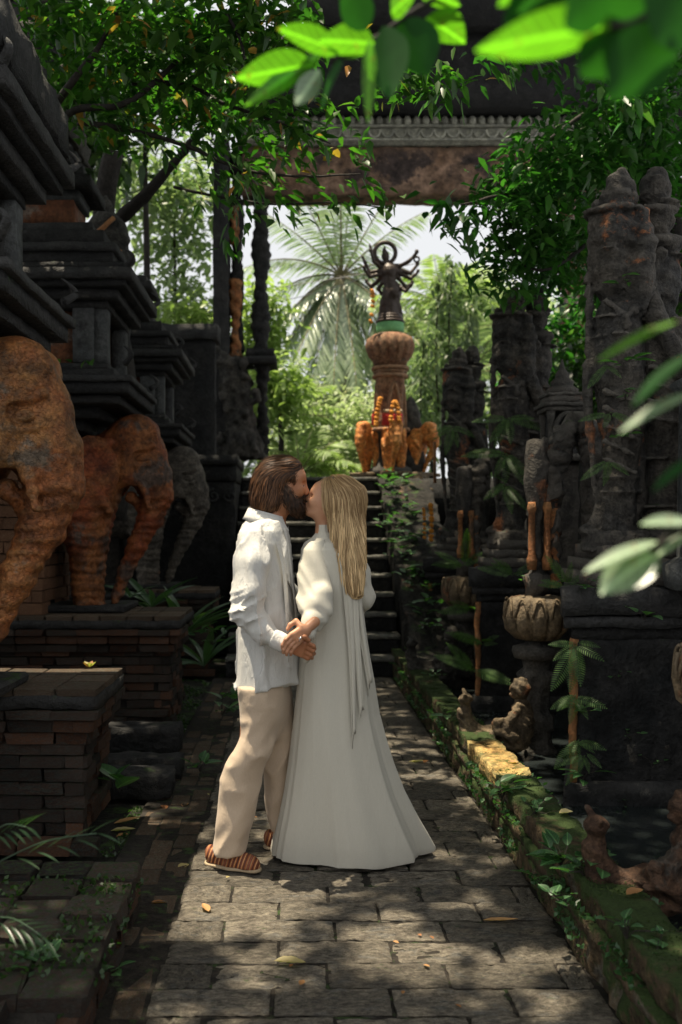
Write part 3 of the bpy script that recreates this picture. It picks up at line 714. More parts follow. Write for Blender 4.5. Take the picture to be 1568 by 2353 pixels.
# frieze ornaments: dentils above, little arches below, each a piece
dent = mesh('frieze_block', *lathe([(.02, 0), (.05, .02), (.055, .08), (.035, .12), (.01, .135)], 8), M['frieze'], True)
arch = mesh('frieze_arch', *tube([(.085 * math.cos(a), 0, .11 * math.sin(a)) for a in np.linspace(math.pi, 2 * math.pi, 11)], .018, 5), M['frieze'], True)
x = gx(552)
while x < gx(1380):
    o = link('frieze_block', dent, gate); o.location = (x, -.05, gzz(291)); x += .135
x = gx(560)
while x < gx(1380):
    o = link('frieze_arch', arch, gate); o.location = (x, -.075, gzz(303)); x += .19
gpart('roof', gx(540), gx(1700), G - .3, G + .7, gzz(268), gzz(100), M['roof'], seg=.3, amp=.02)
gpart('roof', gx(700), gx(1700), G - .5, G + .9, gzz(99), gzz(-150), M['roof'], seg=.4, amp=.02)
# carved block beneath the left posts
c = SDF(); r = random.Random(3)
c.vloft([(gzz(1052), gx(550), G + .1, .40, .3), (gzz(1000), gx(548), G + .1, .33, .3), (gzz(985), gx(545), G + .1, .27, .26), (gzz(870), gx(535), G + .1, .27, .26), (gzz(820), gx(520), G + .1, .22, .24)], .03)
for i in range(26): c.ell((gx(r.uniform(500, 595)), G - .13, gzz(r.uniform(825, 1040))), (r.uniform(.04, .09), .05, r.uniform(.04, .09)), .03)
c.cap((gx(497), G - .1, gzz(800)), (gx(527), G - .14, gzz(825)), .04, .05, .02); c.cap((gx(500), G - .1, gzz(840)), (gx(525), G - .14, gzz(826)), .04, .04, .02)
o = link('carved_base', sdf_mesh('carved_base', c, (gx(470), G - .3, gzz(1060)), (gx(620), G + .55, gzz(780)), .025, M['statue2'], lambda P, D: fbm(P * 11, 4) * .035)); child(o, gate)
# ================================================================ PEOPLE
Y0 = 4.42
def P_(px, py, dy=0.0):
    return (XP(px, Y0), Y0 + dy, ZP(py, Y0))
def rows(T, dy=0.0):
    """(py, xl, xr, cy, ry) -> vloft table"""
    return [(ZP(py, Y0), (XP(xl, Y0) + XP(xr, Y0)) / 2, Y0 + cy, (XP(xr, Y0) - XP(xl, Y0)) / 2, ry) for py, xl, xr, cy, ry in T]
u = Y0 / F
man = empty('person', (XP(610, Y0), Y0, 0), 'bearded man in white linen shirt and beige trousers kissing the woman', 'person', 'couple kissing on the path')
wom = empty('person', (XP(780, Y0), Y0, 0), 'woman with long blonde hair in a floor-length ivory dress, seen from behind', 'person', 'couple kissing on the path')
def sub(par, name, me): o = link(name, me); return child(o, par)
# ---- man's body: head, neck, trunk, arms, legs, one surface
hb = SDF()
hb.ell(P_(645, 1104), (.098, .076, .108), .02, ry=.25)
hb.ell(P_(662, 1135), (.062, .060, .085), .04, ry=-.15)
hb.ell(P_(682, 1101), (.040, .055, .060), .03)
hb.cap(P_(690, 1096, -.03), P_(690, 1096, .03), .017, .017, .018)           # brow ridge
hb.ell(P_(684, 1128, -.034), (.030, .022, .028), .02); hb.ell(P_(684, 1128, .034), (.030, .022, .028), .02)   # cheeks
hb.ell(P_(699, 1113, -.030), (.016, .015, .011), .012, sub=True); hb.ell(P_(699, 1113, .030), (.016, .015, .011), .012, sub=True)
hb.ell(P_(690.5, 1114, -.029), (.014, .014, .010), .003); hb.ell(P_(690.5, 1114, .029), (.014, .014, .010), .003)  # closed lids
hb.cap(P_(696, 1104), P_(706, 1130), .008, .0115, .012); hb.ell(P_(703, 1134, -.010), (.010, .008, .008), .006); hb.ell(P_(703, 1134, .010), (.010, .008, .008), .006)
hb.ell(P_(696, 1147), (.014, .024, .006), .008); hb.ell(P_(695, 1154), (.013, .020, .007), .008)
hb.ell(P_(684, 1168), (.024, .028, .020), .02)
hb.ell(P_(646, 1125, -.076), (.017, .010, .030), .008, ry=-.2); hb.ell(P_(648, 1125, -.083), (.009, .006, .019), .004, ry=-.2, sub=True)
hb.cap(P_(636, 1150, .0), P_(620, 1208, .0), .058, .062, .03)
bodyT = SDF(); bodyT.ops = list(hb.ops)
bodyT.vloft(rows([(1195, 590, 650, 0, .08), (1225, 560, 660, 0, .17), (1300, 555, 662, 0, .18), (1430, 565, 658, 0, .14), (1540, 570, 648, 0, .12), (1580, 580, 640, 0, .10)]), .03)
bodyT.chain([P_(590, 1245, -.16), P_(574, 1396, -.235), P_(630, 1451, -.262), P_(652, 1458, -.27)], [.05, .034, .022, .026], .02)
bodyT.chain([P_(605, 1245, .16), P_(640, 1360, .22), P_(700, 1390, .16)], [.05, .042, .028], .03)
bodyT.chain([P_(604, 1560, -.07), P_(590, 1660, -.08), P_(566, 1750, -.08), P_(526, 1948, -.06)], [.07, .06, .05, .036], .03)
bodyT.chain([P_(632, 1560, .08), P_(636, 1740, .12), P_(638, 1935, .16)], [.065, .05, .034], .03)
mb = sub(man, 'body', sdf_mesh('body', bodyT, (XP(480, Y0), Y0 - .40, .02), (XP(725, Y0), Y0 + .42, 1.82), .008, M['skin_m']))
hd = sub(man, 'face', sdf_mesh('face', hb, (XP(580, Y0), Y0 - .11, ZP(1212, Y0)), (XP(716, Y0), Y0 + .11, ZP(1040, Y0)), .0035, M['skin_m']))
# join the fine head with the body: one mesh
def join_into(a, b):
    V = []; ma = a.data; mb_ = b.data
    va = np.empty(len(ma.vertices) * 3, np.float32); ma.vertices.foreach_get('co', va); vb = np.empty(len(mb_.vertices) * 3, np.float32); mb_.vertices.foreach_get('co', vb)
    fa = np.array([list(p.vertices) for p in ma.polygons]); fb = np.array([list(p.vertices) for p in mb_.polygons]) + len(ma.vertices)
    me = mesh(ma.name, np.concatenate([va.reshape(-1, 3), vb.reshape(-1, 3)]), np.concatenate([fa, fb]), None, True)
    for m_ in ma.materials: me.materials.append(m_)
    a.data = me; bpy.data.objects.remove(b)
# ---- hands
def hand(base, dirv, side, curl, mesh_name, thumb_dir, skin, size=1.0, spread=.5, normal=(0, -1, 0)):
    """palm + five unequal curled fingers; base = wrist, dirv = towards the fingers, side = towards the index"""
    s = SDF(); b = Vector(base); d = Vector(dirv).normalized(); sd = Vector(side).normalized(); nrm = Vector(normal).normalized()
    pc = b + d * .045 * size
    s.cap(tuple(b - d * .05), tuple(b + d * .01), .025 * size, .024 * size, .02)
    for i, o_ in enumerate((-.026, -.009, .009, .026)): s.cap(tuple(b + sd * o_ * .7 * size + d * .012), tuple(b + sd * o_ * size + d * .078 * size), .015 * size, .0125 * size, .012)
    for i, (o_, L) in enumerate(((.029, .070), (.010, .078), (-.010, .073), (-.028, .058))):
        p = b + sd * o_ * size + d * .080 * size; a = 0
        for j, seg in enumerate((.42, .32, .26)):
            a += curl[j]; q = p + (d * math.cos(a) + nrm * math.sin(a)) * L * seg * size * 1.12
            s.cap(tuple(p), tuple(q), (.0098 - .0009 * j) * size, (.0092 - .001 * j) * size, .004); p = q
    td = Vector(thumb_dir).normalized(); p = b + sd * .026 * size + d * .018 * size
    q = p + (td * .7 + d * .3).normalized() * .036 * size; w = q + (td * .3 + d * .8 + nrm * .25).normalized() * .032 * size; z = w + (d * .9 + nrm * .5 - sd * .2).normalized() * .024 * size
    s.chain([tuple(p), tuple(q), tuple(w), tuple(z)], [.015 * size, .0125 * size, .0105 * size, .0085 * size], .005)
    return s
mh = hand(P_(655, 1460, -.275), (.95, -.1, -.30), (.30, -.25, .92), (.55, 1.0, .75), 'hand', (.3, -.75, .55), None, 1.06, normal=(.15, .85, -.5))
V, Q = surfnet(mh, (XP(640, Y0), Y0 - .40, ZP(1500, Y0)), (XP(725, Y0), Y0 - .15, ZP(1405, Y0)), .003)
hm = sub(man, 'hand', mesh('hand', V, Q, M['skin_m'], True))
join_into(mb, hd); join_into(mb, hm)
# shirt: one open-hemmed linen shell with sleeves
sh = SDF()
sh.vloft(rows([(1186, 578, 648, 0, .075), (1200, 566, 656, 0, .13), (1220, 550, 660, 0, .185), (1250, 543, 664, 0, .200), (1300, 541, 670, 0, .200), (1350, 543, 675, 0, .195), (1400, 546, 680, 0, .19), (1450, 545, 683, 0, .185), (1500, 543, 684, 0, .19), (1585, 541, 685, 0, .205)]), .03)
sh.chain([P_(588, 1243, -.150), P_(585, 1290, -.205), P_(580, 1350, -.238), P_(574, 1400, -.245)], [.068, .072, .066, .062], .022)
sh.chain([P_(574, 1400, -.245), P_(606, 1436, -.255), P_(650, 1461, -.275)], [.060, .052, .036], .02)
sh.chain([P_(600, 1243, .15), P_(640, 1350, .22), P_(690, 1385, .17)], [.070, .06, .045], .035)
sh.plane(P_(610, 1572, 0), tuple(Vector((.10, 0, -1)).normalized()), .006)
sh.plane(P_(655, 1463, -.275), tuple(Vector((.93, -.12, -.30)).normalized()), .003) if False else None
def wr(P, D):
    # linen creases: long folds down the trunk, bunched rings on the sleeve
    x, y, z = P[..., 0], P[..., 1], P[..., 2]
    q = np.stack([x * 11 + z * 2.0, y * 8, z * 3.2 - x * 4], -1); a = fbm(q, 11, 2); r_ = 2.2 * np.clip(1 - np.abs(a) * 1.6, 0, 1) ** 3 - .5
    ax_ = np.array(P_(572, 1400, -.22)); q2 = np.stack([(x + z * .45) * 9, y * 6, (z - x * .45) * 26], -1); b = 2 * np.clip(1 - np.abs(fbm(q2, 31, 1)) * 1.5, 0, 1) ** 2.5 - .5
    arm = np.exp(-((x - ax_[0]) ** 2 + (z - ax_[2]) ** 2) / .010) * (y < Y0 - .1)
    q3 = np.stack([(x + z * .5) * 16, y * 14, z * 9 - x * 8], -1); c_ = 1 - np.abs(fbm(q3, 77, 2)) * 2
    return .0085 * r_ + .010 * b * arm + .0012 * c_ - .003
V, Q = surfnet(sh, (XP(515, Y0), Y0 - .36, ZP(1600, Y0)), (XP(715, Y0), Y0 + .34, ZP(1175, Y0)), .0068, wr)
shirt = sub(man, 'shirt', mesh('shirt', V, Q, M['shirt'], True))
# collar, placket, cuff, lace panel
def ribbon(name, path, w, thick, m, par, nrm=(0, -1, 0)):
    P = [Vector(p) for p in path]; V = []; Fc = []; n = len(P); nv = Vector(nrm)
    for i in range(n):
        t_ = (P[min(i + 1, n - 1)] - P[max(i - 1, 0)]).normalized(); s_ = t_.cross(nv).normalized(); ww = w[i] if hasattr(w, '__len__') else w; nn = s_.cross(t_)
        for a, b in ((-1, -1), (1, -1), (1, 1), (-1, 1)): V.append(P[i] + s_ * a * ww / 2 + nn * b * thick / 2)
    for i in range(n - 1):
        for k in range(4): Fc.append([i * 4 + k, i * 4 + (k + 1) % 4, (i + 1) * 4 + (k + 1) % 4, (i + 1) * 4 + k])
    Fc += [[0, 1, 2, 3], [n * 4 - 1, n * 4 - 2, n * 4 - 3, n * 4 - 4]]
    return sub(par, name, mesh(name, V, Fc, m, False))
def shell(name, path, quad, m, par): pass
# collar as a folded band round the neck (ellipse, open at the front right)
V = []; Fc = []; nC = 40
for i in range(nC):
    a = math.radians(35 + (325 - 35) * i / (nC - 1))        # 0 = front (+x)
    ca, sa = math.cos(a), math.sin(a)
    cx, cy_, cz = P_(614, 1193)
    tilt = -.022 * ca
    for rr_, dz in ((.070, .000), (.073, .026 + .004), (.080, .030), (.094, -.002), (.104 + .012 * max(0, ca), -.020 - .016 * max(0, ca)), (.100 + .012 * max(0, ca), -.021 - .016 * max(0, ca)), (.078, .022)):
        V.append((cx + rr_ * 1.05 * ca, cy_ + rr_ * sa * 1.02, cz + dz + tilt - .001))
for i in range(nC - 1):
    for k in range(6): Fc.append([i * 7 + k, i * 7 + k + 1, (i + 1) * 7 + k + 1, (i + 1) * 7 + k])
sub(man, 'collar', mesh('collar', V, Fc, M['shirt'], True))
# front placket and lace panel follow the shirt surface
def on_surface(s, pts, off): q, n_ = s.project(np.array(pts), off, 6); return [tuple(p) for p in q], n_
def surf_ribbon(name, pts, s, w, off, m, par, n=5):
    P = np.array(smooth_path(pts, n)); q, nn = s.project(P, off, 6); V = []; Fc = []
    for i in range(len(q)):
        t_ = Vector(q[min(i + 1, len(q) - 1)] - q[max(i - 1, 0)]).normalized(); s_ = t_.cross(Vector(nn[i])).normalized(); nv = Vector(nn[i])
        for a in (-1, -.6, .6, 1): V.append(Vector(q[i]) + s_ * a * w / 2 - (nv * .004 if abs(a) == 1 else Vector((0, 0, 0))))
    for i in range(len(q) - 1):
        for k in range(3): Fc.append([i * 4 + k, i * 4 + k + 1, (i + 1) * 4 + k + 1, (i + 1) * 4 + k])
    return sub(par, name, mesh(name, V, Fc, m, True))
surf_ribbon('lace_panel', [P_(632, 1245, -.16), P_(650, 1310, -.15), P_(660, 1390, -.15), P_(664, 1470, -.15)], sh, .030, .013, M['lace'], man)
surf_ribbon('placket', [P_(652, 1215, -.10), P_(668, 1270, -.09), P_(676, 1340, -.08), P_(684, 1420, -.07), P_(686, 1500, -.07)], sh, .028, .012, M['shirt'], man)
# cuff
cu = SDF(); cu.cap(P_(634, 1452, -.268), P_(655, 1463, -.277), .042, .040, .01)
cu.plane(P_(657, 1464, -.278), tuple(Vector((.93, -.12, -.36)).normalized()), .003); cu.plane(P_(630, 1450, -.268), tuple(-Vector((.93, -.12, -.36)).normalized()), .003)
sub(man, 'cuff', sdf_mesh('cuff', cu, (XP(600, Y0), Y0 - .36, ZP(1495, Y0)), (XP(690, Y0), Y0 - .2, ZP(1425, Y0)), .004, M['shirt'], lambda P, D: fbm(P * 40, 3) * .003))
# trousers
tr = SDF()
tr.vloft(rows([(1545, 552, 655, -.01, .165), (1580, 554, 658, -.01, .165), (1612, 562, 655, -.005, .15), (1660, 578, 645, 0, .10), (1690, 600, 630, 0, .04)]), .06)
tr.vloft(rows([(1575, 553, 640, -.075, .105), (1640, 556, 640, -.085, .105), (1680, 553, 634, -.088, .100), (1715, 541, 624, -.09, .095), (1745, 524, 612, -.09, .088), (1780, 512, 602, -.085, .084), (1830, 505, 594, -.08, .080), (1880, 497, 583, -.075, .080), (1930, 489, 568, -.07, .082), (1946, 488, 564, -.07, .083)]), .05)
tr.vloft(rows([(1575, 590, 668, .08, .105), (1640, 600, 674, .09, .10), (1700, 600, 676, .10, .095), (1780, 599, 676, .12, .09), (1850, 601, 672, .14, .085), (1900, 609, 668, .155, .083), (1926, 617, 664, .165, .08)]), .05)
def wt(P, D):
    x, y, z = P[..., 0], P[..., 1], P[..., 2]
    q = np.stack([x * 7 + z * 3, y * 5, z * 7 - x * 8], -1); r_ = 1 - np.abs(fbm(q, 51, 2)) * 2.2
    knee = np.exp(-((z - ZP(1735, Y0)) / .16) ** 2); hem = np.exp(-((z - ZP(1920, Y0)) / .07) ** 2)
    return (.004 + .007 * knee + .005 * hem) * r_ - .002
sub(man, 'trousers', sdf_mesh('trousers', tr, (XP(470, Y0), Y0 - .22, ZP(1952, Y0)), (XP(690, Y0), Y0 + .27, ZP(1535, Y0)), .0075, M['trouser'], wt))
# shoes
def shoe(heel, toe, par, z0):
    h = Vector(heel); t_ = Vector(toe); d = (t_ - h).normalized(); s = SDF(); L = (t_ - h).length
    def q(a, z, b=0): p = h + d * a * L; return (p.x - d.y * b, p.y + d.x * b, z0 + z)
    s.cap(q(.13, .035), q(.45, .034), .038, .043, .02); s.cap(q(.45, .034), q(.84, .026), .043, .034, .02)
    s.cap(q(.10, .055), q(.32, .062), .034, .036, .02); s.cap(q(.32, .062), q(.6, .042), .034, .034, .02); s.cap(q(.75, .02), q(.75, .02, .015), .04, .04, .02)
    s.ell(q(.19, .105), (.052, .052, .035), .004, sub=True); s.plane(q(0, .012), (0, 0, -1), .003)
    lo = (min(h.x, t_.x) - .07, min(h.y, t_.y) - .08, z0 - .02); hi = (max(h.x, t_.x) + .07, max(h.y, t_.y) + .08, z0 + .12)
    o = sub(par, 'shoe', sdf_mesh('shoe', s, lo, hi, .0042, M['shoe']))
    so_ = SDF(); so_.cap(q(.12, .006), q(.48, .006), .043, .047, .01); so_.cap(q(.48, .006), q(.86, .006), .047, .036, .02); so_.plane(q(0, .0), (0, 0, -1), .003); so_.plane(q(0, .014), (0, 0, 1), .003)
    so2 = link('sole', sdf_mesh('sole', so_, lo, hi, .0045, M['cream'])); so2.parent = o
    ro = SDF(); ro.ell(q(.20, .075), (.030, .030, .06), .01); 
    return o
shoe((XP(478, 4.40), 4.40, 0), (XP(600, 4.28), 4.28, 0), man, .0)
shoe((XP(612, 4.62), 4.62, 0), (XP(735, 4.55), 4.55, 0), man, .0)
# ---- hair helper: strands lying on an implicit surface
def strands(name, par, s, paths, width, off, m, tints, up=(0, 0, 1)):
    """paths: (n, k, 3) world points"""
    n, k, _ = paths.shape
    q, nn = s.project(paths.reshape(-1, 3), 0, 4); o_ = np.repeat(off, k)[:, None]; q = q + nn * o_; q = q.reshape(n, k, 3); nn = nn.reshape(n, k, 3)
    t_ = np.gradient(q, axis=1); t_ = unit(t_); sd = unit(np.cross(t_, nn)); w = width[:, None, None] * np.array([.5] + [1] * (k - 2) + [.25])[None, :, None]
    V = np.stack([q - sd * w / 2, q + sd * w / 2], 2).reshape(-1, 3)
    b = np.arange(n)[:, None] * (2 * k) + np.arange(k - 1)[None] * 2
    Q = np.stack([b, b + 1, b + 3, b + 2], -1).reshape(-1, 4)
    me = mesh(name, V, Q, m, True); at = me.attributes.new('tint', 'FLOAT', 'POINT'); at.data.foreach_set('value', np.repeat(tints, 2 * k).astype(np.float32))
    return sub(par, name, me)
# man's hair
hh = SDF()
hh.ell(P_(639, 1104), (.104, .085, .106), .02, ry=.25); hh.ell(P_(606, 1135), (.050, .078, .075), .04); hh.ell(P_(604, 1160), (.034, .066, .045), .04)
hh.ell(P_(672, 1068), (.045, .066, .026), .03, ry=.45); hh.ell(P_(624, 1150, -.045), (.036, .03, .05), .03)
face_cut = [((P_(716, 1128)), (.075, .12, .095)), ((P_(678, 1165)), (.060, .12, .085))]
for c_, r_ in face_cut: hh.ell(c_, r_, .012, sub=True)
hh.ell(P_(665, 1122, -.085), (.030, .035, .032), .01, sub=True)
hdisp = lambda P, D: (1 - np.abs(fbm(np.stack([P[..., 0] * 14 + P[..., 2] * 10, P[..., 1] * 22, P[..., 2] * 12 - P[..., 0] * 16], -1), 5)) * 2) * .006
hair = sub(man, 'hair', sdf_mesh('hair', hh, (XP(570, Y0), Y0 - .12, ZP(1190, Y0)), (XP(712, Y0), Y0 + .12, ZP(1035, Y0)), .004, M['hairbase_m'], hdisp))
def grow(s, n, lo, hi, flow, steps, ds, reject, curl, lift):
    P = rng.uniform(lo, hi, (n * 4, 3)); d = s(P[:, 0], P[:, 1], P[:, 2]); P = P[np.abs(d) < .012]; P, nn = s.project(P, 0, 4); P = P[~reject(P)][:n]; n = len(P)
    off = rng.uniform(.001, lift, n); ph = rng.uniform(0, 6.28, n); fr = rng.uniform(.5, 1.3, n); out = []
    p = P.copy()
    for k in range(steps):
        p, nn = s.project(p, 0, 2); t_ = k / (steps - 1); o_ = off * (1 + 1.2 * t_ ** 2)
        sd = unit(np.cross(flow(p), nn)); out.append(p + nn * o_[:, None] + sd * (np.sin(ph + t_ * 5 * fr) * curl)[:, None])
        f = flow(p); f = f - nn * (f * nn).sum(1, keepdims=True); p = p + unit(f) * ds
    return np.stack(out, 1)
def strand_mesh(name, par, C_, width, m, tints, nrm):
    n, k, _ = C_.shape; t_ = unit(np.gradient(C_, axis=1)); sd = unit(np.cross(t_, nrm)); w = width[:, None, None] * np.array([.6] + [1] * (k - 2) + [.15])[None, :, None]
    V = np.stack([C_ - sd * w / 2, C_ + sd * w / 2], 2).reshape(-1, 3); b = np.arange(n)[:, None] * (2 * k) + np.arange(k - 1)[None] * 2; Q = np.stack([b, b + 1, b + 3, b + 2], -1).reshape(-1, 4)
    me = mesh(name, V, Q, m, True); at = me.attributes.new('tint', 'FLOAT', 'POINT'); at.data.foreach_set('value', np.repeat(tints, 2 * k).astype(np.float32)); o = sub(par, name, me); o['kind'] = 'stuff'; return o
hc = np.array(P_(640, 1103))
def mflow(p):
    z = np.clip((p[:, 2] - ZP(1112, Y0)) / .07, 0, 1); sgn = np.sign(p[:, 1] - hc[1])
    return unit(np.stack([-.25 - 1.2 * z, sgn * .25 * z, -(1.05 - .75 * z)], 1))
mrej = lambda P: (P[:, 0] > XP(700, Y0)) | ((P[:, 0] > XP(662, Y0)) & (P[:, 2] < ZP(1112, Y0))) | (P[:, 2] < ZP(1182, Y0))
g = grow(hh, 3800, (XP(575, Y0), Y0 - .11, ZP(1190, Y0)), (XP(708, Y0), Y0 + .11, ZP(1038, Y0)), mflow, 9, .011, mrej, .0035, .008)
nn_ = unit(g - hc[None, None]); strand_mesh('hair_strands', man, g, rng.uniform(.0016, .0036, len(g)), M['hair_m'], np.clip(rng.beta(1.1, 1.9, len(g)), 0, 1), nn_)
bflow = lambda p: unit(np.stack([.35 + 0 * p[:, 0], 0 * p[:, 0], -1 + 0 * p[:, 0]], 1))
# beard
bd = SDF()
bd.ell(P_(678, 1160), (.036, .048, .034), .02, ry=.3); bd.ell(P_(687, 1173), (.027, .034, .024), .02)
for sg in (-1, 1): bd.chain([P_(653, 1112, sg * .066), P_(657, 1132, sg * .062), P_(665, 1150, sg * .052), P_(677, 1163, sg * .036), P_(688, 1170, sg * .012)], [.010, .018, .024, .026, .026], .02)
bd.ell(P_(697, 1141.5, -.012), (.012, .022, .0055), .006); bd.chain([P_(697, 1142, -.02), P_(688, 1153, -.036)], [.006, .010], .01)
bd.ell(P_(704, 1151), (.017, .017, .009), .006, sub=True)
sub(man, 'beard', sdf_mesh('beard', bd, (XP(636, Y0), Y0 - .10, ZP(1195, Y0)), (XP(712, Y0), Y0 + .10, ZP(1096, Y0)), .0033, M['beard'], lambda P, D: fbm(P * 90, 8) * .0035))
gb = grow(bd, 1300, (XP(640, Y0), Y0 - .10, ZP(1192, Y0)), (XP(710, Y0), Y0 + .10, ZP(1105, Y0)), bflow, 4, .007, lambda P: P[:, 0] > XP(706, Y0), .0015, .009)
strand_mesh('beard_strands', man, gb, rng.uniform(.0014, .0028, len(gb)), M['hair_m'], rng.beta(1.1, 5, len(gb)), unit(gb - np.array(P_(665, 1140))[None, None]))
sub(man, 'eyelashes', mesh('eyelashes', *tube(smooth_path([P_(690, 1117.5, -.042), P_(695, 1119, -.038), P_(698, 1117, -.028)], 3), .0032, 5), M['lid'], True))
sub(man, 'eyebrow', mesh('eyebrow', *tube(smooth_path([P_(684, 1100, -.050), P_(692, 1098, -.042), P_(700, 1103, -.026)], 3), [.003, .0035, .004, .004, .004, .003, .002], 5), M['beard'], True))
# ---- woman's head, neck, arm
wb = SDF()
wb.ell(P_(772, 1145), (.098, .074, .096), .02, ry=-.25)
wb.ell(P_(741, 1160), (.058, .056, .066), .04, ry=.5); wb.ell(P_(735, 1134), (.036, .052, .050), .03)
wb.cap(P_(722, 1130, -.026), P_(722, 1130, .026), .012, .012, .015)
wb.ell(P_(724, 1153, -.032), (.028, .021, .024), .02); wb.ell(P_(724, 1153, .032), (.028, .021, .024), .02)
wb.ell(P_(717, 1141, -.028), (.014, .014, .009), .010, sub=True); wb.ell(P_(717, 1141, .028), (.014, .014, .009), .010, sub=True)
wb.ell(P_(723, 1142, -.027), (.013, .013, .009), .003); wb.ell(P_(723, 1142, .027), (.013, .013, .009), .003)
wb.cap(P_(718, 1136), P_(707, 1145), .007, .0085, .010); wb.ell(P_(708, 1148, -.008), (.009, .007, .007), .005); wb.ell(P_(708, 1148, .008), (.009, .007, .007), .005)
wb.ell(P_(706, 1157), (.009, .019, .0052), .006); wb.ell(P_(706, 1163), (.010, .017, .006), .006)
wb.ell(P_(709, 1176), (.018, .022, .017), .02); wb.ell(P_(725, 1178), (.030, .034, .018), .025, ry=.25)
wb.cap(P_(752, 1170), P_(744, 1228), .046, .038, .03)
wbody = SDF(); wbody.ops = list(wb.ops)
wbody.vloft(rows([(1228, 734, 758, 0, .035), (1250, 715, 800, 0, .085), (1330, 710, 810, 0, .10), (1430, 715, 805, 0, .095), (1530, 715, 820, 0, .105), (1600, 720, 820, 0, .105)]), .03)
wbody.chain([P_(720, 1262, -.07), P_(714, 1380, -.175), P_(708, 1415, -.222), P_(705, 1440, -.265)], [.034, .020, .018, .022], .01)
wbody.chain([P_(806, 1265, .03), P_(836, 1372, .03), P_(790, 1410, .15)], [.03, .028, .022], .02)
wbody.chain([P_(745, 1590, -.0), P_(740, 1780, .02), P_(745, 1945, .02)], [.07, .055, .03], .03)
wbody.chain([P_(790, 1590, -.0), P_(785, 1780, .04), P_(790, 1945, .06)], [.07, .055, .03], .03)
wbo = sub(wom, 'body', sdf_mesh('body', wbody, (XP(640, Y0), Y0 - .34, .02), (XP(880, Y0), Y0 + .25, 1.70), .008, M['skin_w']))
whd = sub(wom, 'face', sdf_mesh('face', wb, (XP(695, Y0), Y0 - .10, ZP(1235, Y0)), (XP(830, Y0), Y0 + .10, ZP(1092, Y0)), .0034, M['skin_w']))
wh = hand(P_(703, 1430, -.290), (-.55, -.40, -.42), (-.55, -.30, .75), (.25, .9, .7), 'hand', (-.2, .6, .8), None, .90, normal=(-.3, .35, -.85))
V, Q = surfnet(wh, (XP(645, Y0), Y0 - .42, ZP(1500, Y0)), (XP(735, Y0), Y0 - .2, ZP(1405, Y0)), .003)
whm = sub(wom, 'hand', mesh('hand', V, Q, M['skin_w'], True))
join_into(wbo, whd); join_into(wbo, whm)
rg = sub(wom, 'ring', mesh('ring', *tube([(XP(689, Y0) + .011 * math.cos(a) * .4, Y0 - .338 + .012 * math.sin(a), ZP(1449, Y0) + .011 * math.cos(a)) for a in np.linspace(0, 6.283, 15)], .002, 5, False), M['silver'], True))
link('gem', mesh('gem', *lathe([(.0005, -.004), (.007, 0), (.0045, .003), (.0005, .0035)], 8, ctr=(XP(688, Y0), Y0 - .352, ZP(1447, Y0))), M['silver'], False), None).parent = rg
sub(wom, 'lips', sdf_mesh('lips', SDF().ell(P_(704.8, 1157), (.0075, .015, .0040), .002).ell(P_(704.8, 1162.5), (.0085, .014, .0045), .002), (XP(695, Y0), Y0 - .02, ZP(1170, Y0)), (XP(712, Y0), Y0 + .02, ZP(1150, Y0)), .0022, M['lip']))
sub(wom, 'eyelashes', mesh('eyelashes', *tube(smooth_path([P_(727, 1145, -.040), P_(722, 1146.5, -.038), P_(717, 1144, -.027)], 3), .0034, 5), M['lid'], True))
sub(wom, 'eyebrow', mesh('eyebrow', *tube(smooth_path([P_(733, 1131, -.046), P_(726, 1127, -.040), P_(719, 1128, -.026)], 3), .0025, 5), M['beard'], True))
# ---- dress
DT = np.array([(1206, 729, 757, .0, .048), (1222, 728, 759, .0, .050), (1236, 716, 775, .0, .062), (1246, 700, 800, 0, .095), (1262, 692, 818, 0, .115), (1295, 690, 828, 0, .125), (1340, 694, 830, 0, .125), (1400, 700, 834, 0, .118), (1450, 698, 840, 0, .120), (1500, 692, 847, .0, .13),
               (1560, 687, 857, .005, .14), (1640, 680, 868, .012, .15), (1700, 674, 884, .02, .16), (1760, 667, 903, .03, .17), (1820, 659, 926, .04, .180), (1880, 649, 955, .055, .195), (1930, 639, 982, .07, .21), (1958, 634, 997, .08, .215), (1968, 635, 994, .08, .212)], float)
nt_ = 260; V = []; Fc = []
Zs = np.concatenate([np.linspace(ZP(1206, Y0), ZP(1300, Y0), 26), np.linspace(ZP(1300, Y0), .028, 120)[1:]])
Td = np.array(sorted(rows(DT.tolist())))
fold_r = np.random.default_rng(5)
